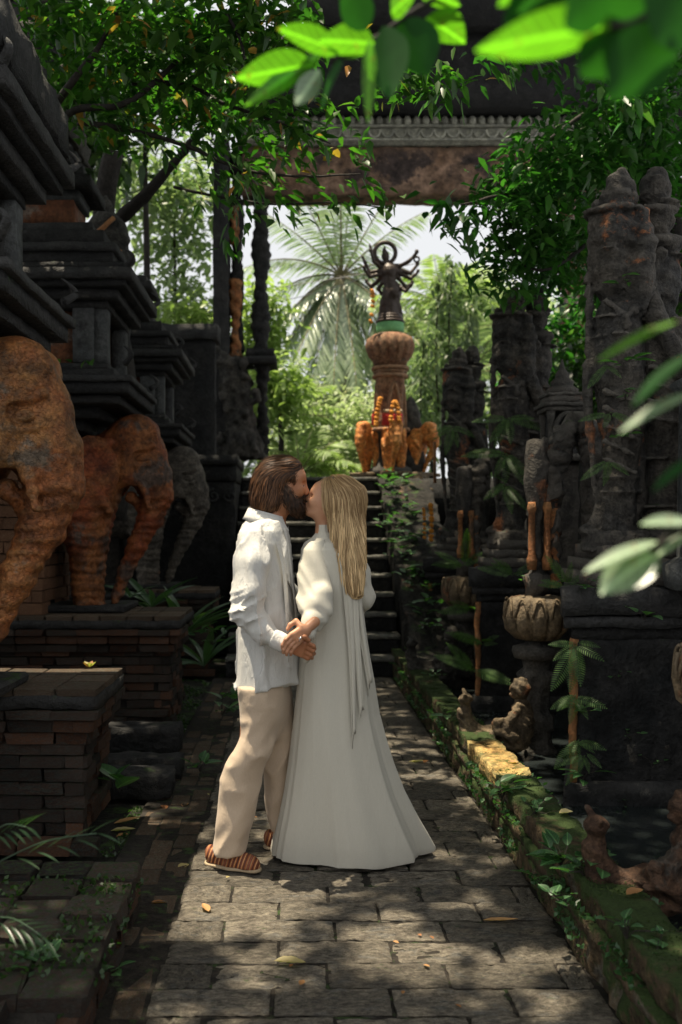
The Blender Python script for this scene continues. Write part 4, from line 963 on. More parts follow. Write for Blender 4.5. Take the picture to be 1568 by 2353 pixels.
for i, z in enumerate(Zs):
    cx, cy_, rx, ry = [np.interp(z, Td[:, 0], Td[:, j]) for j in (1, 2, 3, 4)]
    h = np.clip((1.25 - z) / 1.25, 0, 1)        # 0 at the waist .. 1 at the hem
    th = 2 * np.pi * np.arange(nt_) / nt_
    drift = th + .10 * np.sin(z * 2.1) * h
    A_ = .010 + .125 * h ** 1.0
    cq = np.stack([np.cos(th) * 2.3, np.sin(th) * 2.3, np.full(nt_, z * .75)], -1); cq2 = np.stack([np.cos(th) * 6.5, np.sin(th) * 6.5, np.full(nt_, z * .7 + 9)], -1)
    rid = 1.1 - 3.0 * np.abs(vnoise(cq, 91)) + .22 * (1 - 2.6 * np.abs(vnoise(cq2, 92)))
    f = (.55 * np.sin(13 * drift + 1.2 + .5 * np.sin(3 * th)) + .35 * np.sin(23 * drift + 2.0 * np.sin(2 * th) + 1.1) + .35 * np.sin(7 * drift + .4)) * (.6 + .4 * np.sin(2 * th + 1))
    f = .02 * f + .5 * rid
    fin = vnoise(np.stack([np.cos(th) * 5, np.sin(th) * 5, np.full(nt_, z * 1.3)], -1), 7) * .007 * (1 + h)
    q = 1 + (A_ * f) * np.where(z > 1.42, .0, 1) + fin / rx * .4
    hem = (.016 * vnoise(np.stack([np.cos(th) * 3, np.sin(th) * 3, th * 0], -1), 12) + .010) * np.clip((.12 - z) / .12, 0, 1)
    if z > 1.38: q = q + .012 * np.sin(z * 420) * (z > 1.395)
    x_ = cx + rx * np.cos(th) * q; y_ = cy_ + ry * np.sin(th) * q
    # the train trails to the right and spreads out on the stones
    tr_ = np.clip((.30 - z) / .30, 0, 1) ** 2 * np.clip(np.cos(th), 0, 1) ** 3
    y_ = y_ + tr_ * .02
    zz = z + hem + .012 * tr_ - .02 * np.clip((.12 - z) / .12, 0, 1)
    V.append(np.stack([x_, y_, zz], -1))
V = np.concatenate(V); nz_ = len(Zs); i = np.arange(nz_ * nt_).reshape(nz_, nt_)
Q = np.stack([i[:-1], np.roll(i, -1, 1)[:-1], np.roll(i, -1, 1)[1:], i[1:]], -1).reshape(-1, 4)[:, ::-1]
dress = sub(wom, 'dress', mesh('dress', V, Q, M['dress'], True))
dss = SDF().vloft(Td.tolist(), .02)
# draped left sleeve (bell shape), right sleeve, hanging cuff
sl_ = SDF()
sl_.vloft(rows([(1240, 712, 748, -.055, .05), (1262, 695, 754, -.072, .052), (1300, 686, 757, -.098, .046), (1345, 681, 758, -.130, .042), (1380, 682, 755, -.162, .044), (1402, 687, 748, -.185, .042), (1418, 692, 742, -.20, .036)]), .03)
sl_.chain([P_(718, 1385, -.18), P_(713, 1415, -.225), P_(708, 1442, -.265)], [.046, .036, .027], .02)
sl_.chain([P_(738, 1360, -.165), P_(740, 1400, -.18), P_(731, 1436, -.20)], [.040, .030, .010], .03)
sl_.ell(P_(704, 1478, -.23), (.019, .028, .058), .02, ry=.05)
def ws(P, D):
    x, y, z = P[..., 0], P[..., 1], P[..., 2]
    q = np.stack([x * 20 + z * 12, y * 3, z * 2.5 - x * 2], -1); r_ = 1 - np.abs(fbm(q, 71, 1)) * 2
    fold = np.exp(-((z - ZP(1392, Y0) + (x - XP(720, Y0)) ** 2 * 9) / .018) ** 2)
    return r_ * .005 - fold * .007 - .002
sub(wom, 'sleeve', sdf_mesh('sleeve', sl_, (XP(670, Y0), Y0 - .34, ZP(1518, Y0)), (XP(770, Y0), Y0 + .03, ZP(1228, Y0)), .006, M['dress'], ws))
sr = SDF(); sr.chain([P_(806, 1262, .02), P_(826, 1320, .02), P_(838, 1375, .02)], [.045, .048, .044], .03); sr.chain([P_(838, 1375, .02), P_(818, 1405, .10), P_(780, 1415, .17)], [.044, .04, .03], .03)
sub(wom, 'sleeve', sdf_mesh('sleeve', sr, (XP(750, Y0), Y0 - .07, ZP(1445, Y0)), (XP(875, Y0), Y0 + .25, ZP(1230, Y0)), .0065, M['dress'], ws))
# hanging sash ends, pleated strips lying on the back of the skirt
def sash(pts, w0, w1, off, seed, flare=0):
    P = np.array(smooth_path([P_(*p) for p in pts], 8)); q, nn = dss.project(P, off, 6); V = []; Fc = []; n = len(q); m_ = 7
    for i in range(n):
        t_ = i / (n - 1); w = (w0 + (w1 - w0) * t_)
        for j in range(m_):
            s_ = j / (m_ - 1) - .5; zz = -abs(s_ - .1) * .05 * (t_ > .96)
            V.append((q[i][0] + s_ * w, q[i][1] - .005 * math.cos(j * 1.4 + seed) - .004, q[i][2] + (s_ * .09 * (i == n - 1)) + .02 * (j % 2) * (i == n - 1)))
    for i in range(n - 1):
        for j in range(m_ - 1): Fc.append([i * m_ + j, i * m_ + j + 1, (i + 1) * m_ + j + 1, (i + 1) * m_ + j])
    o = sub(wom, 'sash', mesh('sash', V, Fc, M['dress'], True)); md = o.modifiers.new('thickness', 'SOLIDIFY'); md.thickness = .003; return o
sash([(786, 1270, -.12), (796, 1370, -.12), (803, 1450, -.13), (806, 1560, -.14), (809, 1680, -.15)], .05, .014, .016, 1)
sash([(800, 1290, -.12), (812, 1380, -.12), (818, 1450, -.13), (824, 1540, -.14), (828, 1625, -.14)], .045, .02, .020, 2.4)
sash([(812, 1300, -.10), (824, 1380, -.11), (838, 1470, -.11), (850, 1568, -.1)], .04, .022, .018, .7)
# ---- woman's hair
wf = SDF()
wf.ell(P_(776, 1145), (.103, .084, .100), .02, ry=-.25)
wf.vloft(rows([(1130, 752, 828, .0, .085), (1190, 757, 830, -.02, .085), (1240, 766, 831, -.06, .062), (1290, 778, 830, -.095, .045), (1330, 789, 827, -.112, .032), (1362, 800, 821, -.12, .012)]), .05)
for c_, r_ in ((P_(706, 1158), (.088, .14, .076)), (P_(722, 1200), (.060, .11, .085))): wf.ell(c_, r_, .01, sub=True)
wdisp = lambda P, D: (np.sin(np.arctan2(P[..., 1] - Y0, P[..., 0] - XP(785, Y0)) * 38 + P[..., 2] * 6) + fbm(np.stack([P[..., 0] * 60, P[..., 1] * 60, P[..., 2] * 5], -1), 9)) * .0022
sub(wom, 'hair', sdf_mesh('hair', wf, (XP(725, Y0), Y0 - .16, ZP(1392, Y0)), (XP(838, Y0), Y0 + .12, ZP(1090, Y0)), .0042, M['hairbase_w'], wdisp))
wc = np.array(P_(785, 1145))
def wflow(p):
    dz = np.clip((p[:, 2] - ZP(1150, Y0)) / .07, 0, 1); pull = np.clip((ZP(1210, Y0) - p[:, 2]) / .3, 0, 1)
    return unit(np.stack([(p[:, 0] - XP(752, Y0)) * 9 * dz + pull * (XP(811, Y0) - p[:, 0]) * 3.2 + .06, -dz * .5, -1 + .45 * dz], 1))
wrej = lambda P: (P[:, 1] > Y0 + .05) | (P[:, 2] < ZP(1345, Y0)) | ((P[:, 0] < XP(752, Y0)) & (P[:, 2] < ZP(1128, Y0)))
g = grow(wf, 5200, (XP(745, Y0), Y0 - .17, ZP(1375, Y0)), (XP(838, Y0), Y0 + .06, ZP(1095, Y0)), wflow, 16, .0125, wrej, .0022, .010)
top = g[:, 0, 2]; rootdark = np.clip((top - ZP(1135, Y0)) / .04, 0, 1)
tn = np.clip((rng.beta(.9, .7, len(g)) + .1) * (1 - .6 * rootdark) * (.75 + .35 * np.sin(g[:, 0, 0] * 190)), 0, 1)
nn_ = np.broadcast_to(unit(np.array([.15, -1, .1])), g.shape) * .6 + unit(g - wc[None, None] * np.array([1, 1, 0]) - np.array([0, 0, 1.]) * g[:, :, 2:3]) * .4
strand_mesh('hair_strands', wom, g, rng.uniform(.0014, .0034, len(g)), M['hair_w'], tn, unit(nn_))
# ================================================================ ELEPHANTS
def elephant_mesh(name, m, h=.0105, wrinkle=1.0):
    s = SDF()
    s.ell((-.95, .0, .88), (.62, .36, .40), .02)                              # trunk of the body, running back into the shrine
    s.ell((-.60, -.12, .85), (.24, .22, .36), .10)
    s.ell((-.26, 0, 1.18), (.24, .20, .26), .10, ry=.3)                        # skull
    s.ell((-.20, -.085, 1.33), (.15, .10, .115), .06); s.ell((-.20, .085, 1.33), (.15, .10, .115), .06)   # twin domes
    s.ell((-.10, 0, 1.02), (.115, .145, .22), .08, ry=.25)                      # forehead bulge to the trunk root
    s.cap((-.22, -.165, 1.15), (-.07, -.145, 1.205), .036, .026, .02); s.cap((-.20, -.17, 1.075), (-.09, -.16, 1.065), .022, .018, .015)             # brow
    s.ell((-.14, -.19, 1.115), (.075, .045, .055), .015, sub=True)                       # eye
    s.ell((-.14, -.155, 1.115), (.042, .036, .030), .003); s.cap((-.185, -.19, 1.118), (-.095, -.185, 1.112), .009, .009, .003, sub=True)
    s.ell((-.26, -.13, 1.00), (.10, .075, .13), .07)                            # cheek
    s.chain([(-.085, 0, .98), (-.055, 0, .84), (-.11, -.02, .66), (-.20, -.05, .46), (-.29, -.07, .26), (-.34, -.08, .10), (-.36, -.10, .045)], [.150, .120, .095, .074, .054, .040, .032], .03)
    s.ell((-.24, -.10, .85), (.085, .12, .055), .02, sub=True); s.ell((-.30, -.15, .70), (.05, .2, .16), .03, sub=True); s.cap((-.25, -.03, .82), (-.17, -.02, .72), .045, .02, .04)  # mouth and lower lip
    s.cap((-.14, -.13, .90), (-.09, -.16, .74), .032, .020, .02); s.cap((-.14, .13, .90), (-.09, .16, .74), .032, .02, .02)   # tusk stubs
    s.ell((-.47, -.28, 1.04), (.17, .035, .24), .012, ry=-.25, rz=.35); s.ell((-.47, -.315, 1.06), (.12, .02, .17), .02, ry=-.25, rz=.35, sub=True); s.cap((-.50, -.315, .92), (-.36, -.30, .72), .055, .03, .03)   # ear
    s.cap((-.36, -.25, 1.22), (-.54, -.29, 1.18), .03, .03, .03)
    s.ell((-.44, .26, 1.03), (.16, .04, .22), .03, ry=-.25, rz=-.35)
    s.chain([(-.56, -.17, .78), (-.56, -.18, .52), (-.555, -.18, .34), (-.55, -.18, .16), (-.545, -.18, .05)], [.20, .155, .120, .108, .118], .05)
    s.chain([(-.58, .18, .74), (-.60, .18, .45), (-.60, .18, .24), (-.60, .18, .05)], [.18, .13, .105, .11], .05); s.ell((-.47, 0, 1.08), (.22, .20, .22), .06)
    for k in range(4): s.ell((-.455 + .0 * k, -.24 + .045 * k, .03), (.03, .022, .026), .008)
    s.plane((0, 0, 0.0), (0, 0, -1), .01)
    def disp(P, D):
        x, y, z = P[..., 0], P[..., 1], P[..., 2]
        ring = np.sin(z * 95 + 3 * vnoise(P * 6, 3)) * .0045 * np.clip((1.0 - z) * 4, 0, 1)
        crack = -np.clip(.08 - np.abs(fbm(P * 8, 21, 2)), 0, .08) * .12
        return (ring + crack + fbm(P * 18, 8, 2) * .004) * wrinkle
    V, Q = surfnet(s, (-1.3, -.44, -.03), (.12, .40, 1.52), h, disp)
    return mesh(name, V, Q, m, True)
def elephant(loc, m, label, sc=1.0, rz=0.0, me=None, group='elephant statues along the shrines'):
    t = empty('elephant_statue', loc, label, 'elephant statue', group, rz); t.scale = (sc,) * 3
    o = link('body', me if me is not None else elephant_mesh('elephant_body', m), t)
    if me is not None and me.materials[0] != m:
        o.material_slots[0].link = 'OBJECT'; o.material_slots[0].material = m
    # headdress band, necklace and foot rings
    for a in (-1,):
        pth = [(-.40 + .0 * i, -.20 + .4 * i / 8 - .0, 1.36 + .06 * math.sin(math.pi * i / 8)) for i in range(9)]
    link('foot_plinth', chamfer_mesh('foot_plinth', .75 * 1, .62, .05, .012, M['darker'], .004, 3), t).location = (-.62, 0, -.005)
    return t
EM = elephant_mesh('elephant_body', M['eleph2'])
elephant((-1.00, 4.42, .78), M['eleph'], 'ochre elephant statue at the left edge, nearest and largest of the three', 1.06, 0, EM)
elephant((-.985, 7.60, .90), M['eleph2'], 'red-brown elephant statue standing on the middle brick pedestal', 1.0, 0, EM)
elephant((-.95, 10.45, .90), M['eleph3'], 'grey elephant statue farthest back, half hidden by long green leaves', 1.0, 0, EM)
# ================================================================ COLUMN WITH DEITY beyond the stair
K = 13.7; KX = XP(897, K)
def kz(py): return ZP(py, K)
ks = K / F
colm = empty('deity_column', (KX, K, 2.165), 'terracotta column with lotus capital and green cloth band at the top of the stairs', 'column')
def kch(name, VF, m, smooth=True): return child(mobj(name, *VF, m, None, smooth), colm)
r_ = lambda px: px * ks
b0 = SDF(); b0.vloft([(kz(1160), KX + .18, K - .15, r_(60), .30), (kz(1100), KX + .18, K - .15, r_(56), .30), (kz(1088), KX + .18, K - .15, r_(50), .28)], .02)
rr = random.Random(8)
for i in range(34): b0.ell((KX + .18 + rr.uniform(-.33, .33), K - .44 + rr.uniform(-.02, .04), kz(rr.uniform(1098, 1158))), (rr.uniform(.025, .06), .05, rr.uniform(.02, .045)), .02)
kch('carved_base', surfnet(b0, (KX - .3, K - .56, kz(1165)), (KX + .62, K + .2, kz(1080)), .016, lambda P, D: fbm(P * 22, 3) * .012), M['lotus'])
kch('plinth', lathe([(r_(50), 0), (r_(48), .10), (r_(36), .14), (r_(30), kz(1050) - kz(1095)), (r_(32), kz(1000) - kz(1095)), (r_(42), kz(992) - kz(1095)), (r_(42), kz(985) - kz(1095))], 32, 8, .1, (KX, K, kz(1095)), .6), M['statue2'])
kch('shaft', lathe([(r_(36), 0), (r_(34), .15), (r_(30), .3), (r_(31), .55), (r_(34), .75), (r_(36), .86), (r_(33), kz(862) - kz(990))], 48, 4, .16, (KX, K, kz(990)), .4), M['column'])
for a in range(4):     # pointed niches on the four sides of the shaft
    w = a * math.pi / 2 + .2; R_ = r_(31)
    pts = []
    for t_ in np.linspace(0, 1, 13):
        sx = (t_ - .5) * 2; pts.append((KX + math.cos(w) * R_ - math.sin(w) * sx * .11 * (1 if abs(sx) > .5 else 1), K + math.sin(w) * R_ + math.cos(w) * sx * .11, kz(985) + (.62 - .52 * abs(sx) ** 1.6 if abs(sx) < .98 else 0)))
    kch('niche_frame', tube(pts, .026, 6), M['column'])
for k, (py, rad, hgt) in enumerate(((866, 42, .05), (856, 40, .04), (848, 44, .05))): kch('ring_moulding', lathe([(r_(rad) * .95, -.5 * hgt), (r_(rad), 0), (r_(rad) * .95, .5 * hgt)], 32, 0, 0, (KX, K, kz(py))), M['column'])
kch('lotus_capital', lathe([(r_(36), -.26), (r_(40), -.19), (r_(48), -.12, 1), (r_(54), -.02, 1), (r_(55), .05, 1), (r_(50), .13, 1), (r_(38), .18, .5), (r_(34), .19)], 96, 16, .10, (KX, K, kz(800))), M['column'])
kch('green_band', lathe([(r_(31), -.075), (r_(32), -.03), (r_(32), .03), (r_(31), .075)], 32, 0, 0, (KX, K, kz(754))), M['greenband'])
for py, rad in ((740, 34), (733, 31), (727, 28)): kch('ring_moulding', lathe([(r_(rad) * .93, -.02), (r_(rad), 0), (r_(rad) * .93, .02)], 32, 0, 0, (KX, K, kz(py))), M['bronze'])
# deity
dst = empty('deity_statue', (KX, K, kz(722)), 'dark bronze many-armed deity statue with a ring behind its head', 'statue')
def kp(px, py, dy=0): return (XP(px, K), K + dy, kz(py))
s = SDF()
s.chain([kp(900, 722), kp(897, 700), kp(903, 672), kp(895, 648), kp(896, 624), kp(889, 604)], [.10, .085, .115, .075, .105, .045], .05)
s.ell(kp(886, 590), (.055, .055, .07), .015); s.cap(kp(885, 578), kp(884, 566), .035, .012, .02); s.cap(kp(878, 617), kp(914, 614), .05, .05, .03)
s.chain([kp(878, 722), kp(884, 694), kp(892, 668)], [.05, .06, .07], .03); s.chain([kp(921, 722), kp(916, 706), kp(910, 690), kp(906, 668)], [.03, .04, .05, .07], .03)
arms = [[(878, 616), (858, 607), (851, 585)], [(878, 620), (852, 624), (840, 602)], [(878, 628), (850, 638), (836, 620)], [(880, 634), (856, 655), (844, 642)],
        [(914, 614), (938, 606), (955, 588)], [(914, 620), (944, 626), (961, 606)], [(914, 626), (942, 642), (960, 628)], [(912, 634), (934, 655), (950, 646)], [(908, 650), (930, 674), (942, 664)], [(886, 640), (870, 662), (880, 676)]]
for i, a in enumerate(arms):
    dy = (-.12, .05, -.05, .1)[i % 4]
    s.chain([kp(*a[0]), kp(*a[1], dy), kp(*a[2], dy * 1.3)], [.034, .026, .019], .008); s.ell(kp(a[2][0], a[2][1] - 3, dy * 1.3), (.028, .026, .030), .006)
s.cap(kp(851, 582, -.15), kp(848, 568, -.15), .03, .012, .01); s.cap(kp(840, 600, .05), kp(834, 588, .05), .02, .02, .01)
body = child(link('body', sdf_mesh('body', s, (XP(822, K), K - .35, kz(732)), (XP(972, K), K + .35, kz(556)), .0115, M['bronze'], lambda P, D: fbm(P * 26, 3) * .006)), dst)
child(mobj('halo_ring', *tube([kp(885 + 24 * math.cos(a), 582 + 24 * math.sin(a), -.02) for a in np.linspace(0, 2 * math.pi, 40)], .030, 8, False), M['bronze'], None, True), dst)
child(mobj('held_loop', *tube([kp(958 + 6 * math.cos(a), 596 + 6 * math.sin(a), .0) for a in np.linspace(0, 2 * math.pi, 16)], .014, 6, False), M['bronze'], None, True), dst)
# little elephants round the column
EMs = elephant_mesh('small_elephant_body', M['eleph4'], .02, .5)
for px, rz, lab, dy in ((846, math.pi * 1.25, 'small bright orange elephant left of the column shaft, facing left', -.05), (903, -math.pi / 2, 'small bright orange elephant in front of the column, facing the stairs', -.30), (972, math.pi * -.2, 'small bright orange elephant right of the column shaft', .0)):
    t = empty('small_elephant_statue', (XP(px, K), K + dy, kz(1088) - .02), lab, 'elephant statue', 'small orange elephants around the column', rz); t.scale = (.50, .50, .50)
    o = link('body', EMs, t); o.location = (.42, 0, 0)
    link('foot_plinth', chamfer_mesh('foot_plinth', .8, .8, .10, .02, M['lotus'], .005, 3), t).location = (-.05, 0, -.0)
# side shrine pinnacle to the right of the column, with carved cone
o = mobj('pinnacle', *lathe([(r_(34), 0), (r_(33), .25), (r_(26), .45), (r_(24), .62), (r_(27), .66), (r_(22), .80), (r_(23), .84), (r_(17), .95), (r_(10), 1.03), (r_(2), 1.10)], 40, 8, .18, (XP(944, K + .1), K + .1, kz(1092)), .3), M['statue2'], None, True)
tag(o, 'grey carved stone pinnacle just right of the lotus column', 'pinnacle')
# offerings
for i, px in enumerate((858, 866, 882, 888, 893, 907, 916, 922)):
    t = empty('offering_figure', (XP(px, K - .42), K - .42, kz(985)), None, 'offering', 'red offering figures on the column ledge', 0)
    t['label'] = 'tiny red offering figure among those lined up on the column ledge'
    link('body', mesh('body', *lathe([(.022, 0), (.028, .02), (.020, .09), (.026, .13), (.010, .17)], 8), M['red'], True), t)
    link('head', mesh('head', *lathe([(.004, .165), (.02, .18), (.018, .20), (.004, .22)], 8), M['cream'], True), t)
ledge = child(mobj('offering_ledge', *lathe([(r_(44), -.05), (r_(46), -.03), (r_(45), 0)], 32, 0, 0, (KX, K, kz(986)), .5), M['column'], None, True), colm)
def garland(path, rad, label, n, bead=.03, m='gold'):
    P = smooth_path(path, 8); t = empty('marigold_garland', tuple(P[0]), label, 'garland', 'marigold garlands')
    me = mesh('marigold', *lathe([(.2, -1), (.8, -.6), (1, 0), (.8, .6), (.2, 1)], 7), M[m], True)
    L = len(P)
    for i in range(n):
        p = P[int(i * (L - 1) / (n - 1))]; o = link('marigold', me, t); o.location = Vector(p) - t.location; o.scale = (bead, bead, bead * .7); o.rotation_euler = (random.random(), random.random(), 0)
    return t
garland([kp(853, 676, -.2), kp(855, 700, -.2), kp(850, 745, -.2)], .03, 'short orange marigold garland hanging left below the deity', 7, .035)
garland([kp(858, 985, -.48), kp(862, 950, -.45), kp(868, 925, -.42)], .03, 'marigold garland on the left of the column ledge', 9, .04)
garland([kp(890, 975, -.50), kp(897, 936, -.46), kp(905, 940, -.46), kp(910, 975, -.5)], .03, 'marigold garland draped over the front of the column ledge', 13, .035)
garland([PT(990, 1160, 10.5), PT(992, 1195, 10.5), PT(991, 1240, 10.5)], .03, 'thick orange garland hanging beside the plants right of the stairs', 10, .03)
garland([PT(974, 1170, 10.7), PT(976, 1200, 10.7), PT(976, 1235, 10.7)], .03, 'thin red-orange garland hanging left of the thick orange one', 8, .022)
o = mobj('wooden_stake', *tube([PT(999, 1015, 11), PT(999.5, 1060, 11), PT(1000, 1110, 11)], .018, 6), M['rust_or_sunlit'], None, True); tag(o, 'thin orange-brown stake standing right of the column', 'stake')

# ================================================================ RIGHT SIDE
curb = empty('mossy_curb', (0, 0, 0), 'long mossy stone curb between the path and the water channel', 'curb')
y = 1.7; i = 0
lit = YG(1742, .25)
while y < 10.0:
    L = random.uniform(.55, .8)
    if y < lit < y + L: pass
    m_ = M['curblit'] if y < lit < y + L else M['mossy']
    z = .25 + random.uniform(-.008, .008)
    b_ = rough_box('curb_block', 1.012, 1.19, y + .004, y + L - .006, .155, z, m_, curb, .03, .011, 15, i)
    rough_box('curb_roll', .992, 1.22, y + .003, y + L - .004, .10, .150, M['mossy'], curb, .035, .014, 13, i + 50)
    rough_box('curb_foot', .985 + .012, 1.20, y + .003, y + L - .004, -.05, .096, M['mossy'], curb, .04, .016, 12, i + 90)
    y += L; i += 1
# plinths with moulded edges behind the channel
def guardian(kind, h=.012):
    s = SDF()
    if kind == 'a':
        q = lambda px, py, dy=0: ((px - 1418) * .00237, dy, (1219 - py) * .00237)
        s.ell(q(1425, 446), (.088, .09, .145), .01); s.ell(q(1426, 396), (.030, .030, .032), .012); s.ell(q(1421, 452), (.115, .11, .022), .012)
        s.ell(q(1416, 470), (.100, .10, .06), .02); s.ell(q(1413, 487), (.165, .16, .030), .008)
        s.ell(q(1414, 530), (.135, .15, .10), .03); s.ell(q(1410, 610), (.128, .14, .20), .06)
        s.chain([q(1462, 505, -.08), q(1466, 570, -.12), q(1452, 650, -.13)], [.045, .055, .062], .03); s.ell(q(1456, 655, -.125), (.068, .06, .16), .02); s.ell(q(1400, 545, -.10), (.07, .06, .10), .03)
        for k in range(4): s.cap(q(1392 + k * 13, 575 - k * 3, -.135), q(1404 + k * 12, 535 - k * 2, -.125), .012, .011, .008)
        s.ell(q(1420, 760), (.135, .145, .20), .05); s.chain([q(1424, 820), q(1430, 960), q(1426, 1110), q(1415, 1195)], [.135, .115, .085, .11], .04)
        s.chain([q(1362, 492, 0), q(1356, 640), q(1352, 800), q(1350, 900), q(1356, 985), q(1364, 1080), q(1374, 1165), q(1366, 1198), q(1345, 1214)], [.02, .022, .02, .026, .022, .016, .016, .024, .03], .02)
        s.ell(q(1385, 830), (.06, .11, .16), .04)
        for k in range(5): s.cap(q(1375, 900 + k * 38, -.11), q(1440, 925 + k * 40, -.13), .014, .012, .02)
        s.ell(q(1352, 1216, -.02), (.05, .06, .026), .02)
        for zz, cx_, rr_ in ((1.84, .02, .098), (1.52, -.01, .150), (1.16, .0, .148), (1.06, .005, .142), (.62, .02, .112), (.30, .015, .100), (.22, .012, .108)): s.ell((cx_, 0, zz), (rr_ + .006, rr_ + .004, .012), .006)
        s.ell(q(1366, 468, -.02), (.028, .03, .030), .01)
        s.chain([q(1376, 700, -.12), q(1420, 735, -.15), q(1462, 700, -.12)], [.018, .018, .018], .008); s.ell(q(1418, 752, -.15), (.028, .02, .035), .006)
        for k in range(3): s.ell(q(1335 + k * 4, 1218, -.05 + .03 * k), (.018, .014, .014), .008)
        s.vloft([((1219 - 1262) * .00237, .0, 0, .20, .19), ((1219 - 1225) * .00237, 0, 0, .18, .17), ((1219 - 1215) * .00237, 0, 0, .16, .15)], .03)
        lo, hi = (-.26, -.24, -.12), (.22, .24, 2.03)
    else:
        s.ell((.0, 0, 1.88), (.085, .09, .13), .01); s.ell((0, 0, 1.76), (.125, .12, .03), .012); s.ell((0, 0, 1.70), (.10, .10, .09), .03); s.cap((-.09, -.03, 1.69), (-.10, -.03, 1.67), .03, .02, .03)
        s.ell((0, 0, 1.58), (.155, .15, .05), .02); s.ell((.0, 0, 1.38), (.135, .14, .22), .05); s.ell((.02, 0, .98), (.15, .14, .26), .06)
        s.chain([(-.13, -.10, 1.50), (-.05, -.16, 1.15), (.14, -.16, .78)], [.05, .05, .042], .03); s.chain([(-.02, -.13, 1.50), (-.14, -.12, 1.25), (-.17, -.1, .98)], [.04, .04, .03], .02)
        s.chain([(.06, 0, .8), (.08, 0, .4), (.06, 0, .06)], [.14, .11, .12], .06); s.chain([(-.10, -.02, .8), (-.13, -.04, .5), (-.10, -.04, .2), (-.16, -.05, .03)], [.07, .05, .04, .045], .03)
        for zz, rr_ in ((1.80, .10), (1.50, .15), (1.15, .145), (1.02, .15), (.40, .12), (.14, .13)): s.ell((.02, 0, zz), (rr_ + .012, rr_ + .01, .012), .006)
        for k in range(4): s.cap((-.08, -.14, .62 + k * .09), (.16, -.13, .58 + k * .09), .013, .013, .02)
        s.vloft([(-.10, 0, 0, .2, .19), (.0, 0, 0, .18, .17), (.01, 0, 0, .16, .15)], .03)
        lo, hi = (-.26, -.26, -.12), (.26, .22, 2.05)
    def disp(P, D):
        x, y_, z = P[..., 0], P[..., 1], P[..., 2]
        carve = np.sin(z * 70 + 2.2 * np.sin(x * 14) + 2 * y_ * 5) * .0045 * (z > 1.05) + np.sin(x * 90 + 3 * np.sin(z * 7)) * .003 * (z < 1.05)
        return carve + fbm(P * 9, 5, 2) * .004 - np.clip(.06 - np.abs(fbm(P * 10, 15, 2)), 0, .06) * .18 + np.clip(fbm(P * 34, 6, 2), 0, 1) * .008
    V, Q = surfnet(s, lo, hi, h, disp); return mesh('guardian', V, Q, M['statue'], True)
GA = guardian('a', .0135); GB = guardian('b', .0145)
def plinth(yf, label, s):
    t = empty('stone_plinth', (0, 0, 0), label, 'plinth', 'stone plinths of the guardian statues')
    for nm, a, z0, z1, mm in (('plinth_body', .03, 0, .92, M['darker']), ('plinth_moulding', .02, .923, .98, M['darker']), ('plinth_moulding', -.02, .983, 1.04, M['dark']), ('plinth_slab', -.035, 1.043, 1.18, M['dark']), ('plinth_base', -.02, 0, .20, M['dark'])):
        if nm == 'plinth_base': rough_box(nm, 1.38 + a, 3.0, yf + a, yf + 1.5, .0, .20, mm, t, .06, .008, 9, s)
        else: rough_box(nm, 1.38 + a, 3.0, yf + a, yf + 1.5, z0, z1, mm, t, .06, .012, 9, s + int(z0 * 9))
    rough_box('lit_corner_strip', 1.392, 1.43, yf + .008, yf + .05, .20, .92, M['rust_or_sunlit'], t, .03, .010, 14, s)  # orange light along the plinth corner, painted as a coloured strip
    for o_ in list(t.children):      # the side of the plinth runs back at a slant
        n_ = len(o_.data.vertices); co = np.empty(n_ * 3, np.float32); o_.data.vertices.foreach_get('co', co); co = co.reshape(-1, 3)
        co[:, 0] += (co[:, 1] - yf) * .30 * (3.0 - co[:, 0]) / 1.6; o_.data.vertices.foreach_set('co', co.ravel()); o_.data.update()
    for k in range(3): rough_box('foot_block', 1.56 + .04 * k - .02, 2.6 - .04 * k, yf + .12 + .03 * k, yf + .72, 1.18 + .07 * k + .002, 1.18 + .07 * (k + 1), M['statue'], t, .05, .01, 12, s + k)
    return t
SY = (5.42, 8.03, 10.7)
names = ('nearest', 'middle', 'farthest')
for k, sy in enumerate(SY):
    plinth(sy - .40 + .0, f'dark mossy stone plinth under the {names[k]} pair of guardian statues', k * 7)
    a = empty('guardian_statue', (XP(1418, 5.42), sy, 1.46), ('nearest guardian statue in a domed headdress, ferns growing on its front', 'middle guardian statue in a pointed headdress with a long hanging fern', 'farthest guardian statue, in front of bright background foliage')[k], 'statue', 'guardian statues in pairs')
    link('figure', GA, a); 
    b = empty('guardian_statue', (1.99 - .03 * k, sy + .06, 1.46), ('right-hand partner of the nearest guardian, cut by the right edge of the picture', 'right-hand partner of the middle guardian, with one arm slanting down', 'right-hand partner of the farthest guardian, slim and half hidden')[k], 'statue', 'guardian statues in pairs')
    link('figure', GB, b)
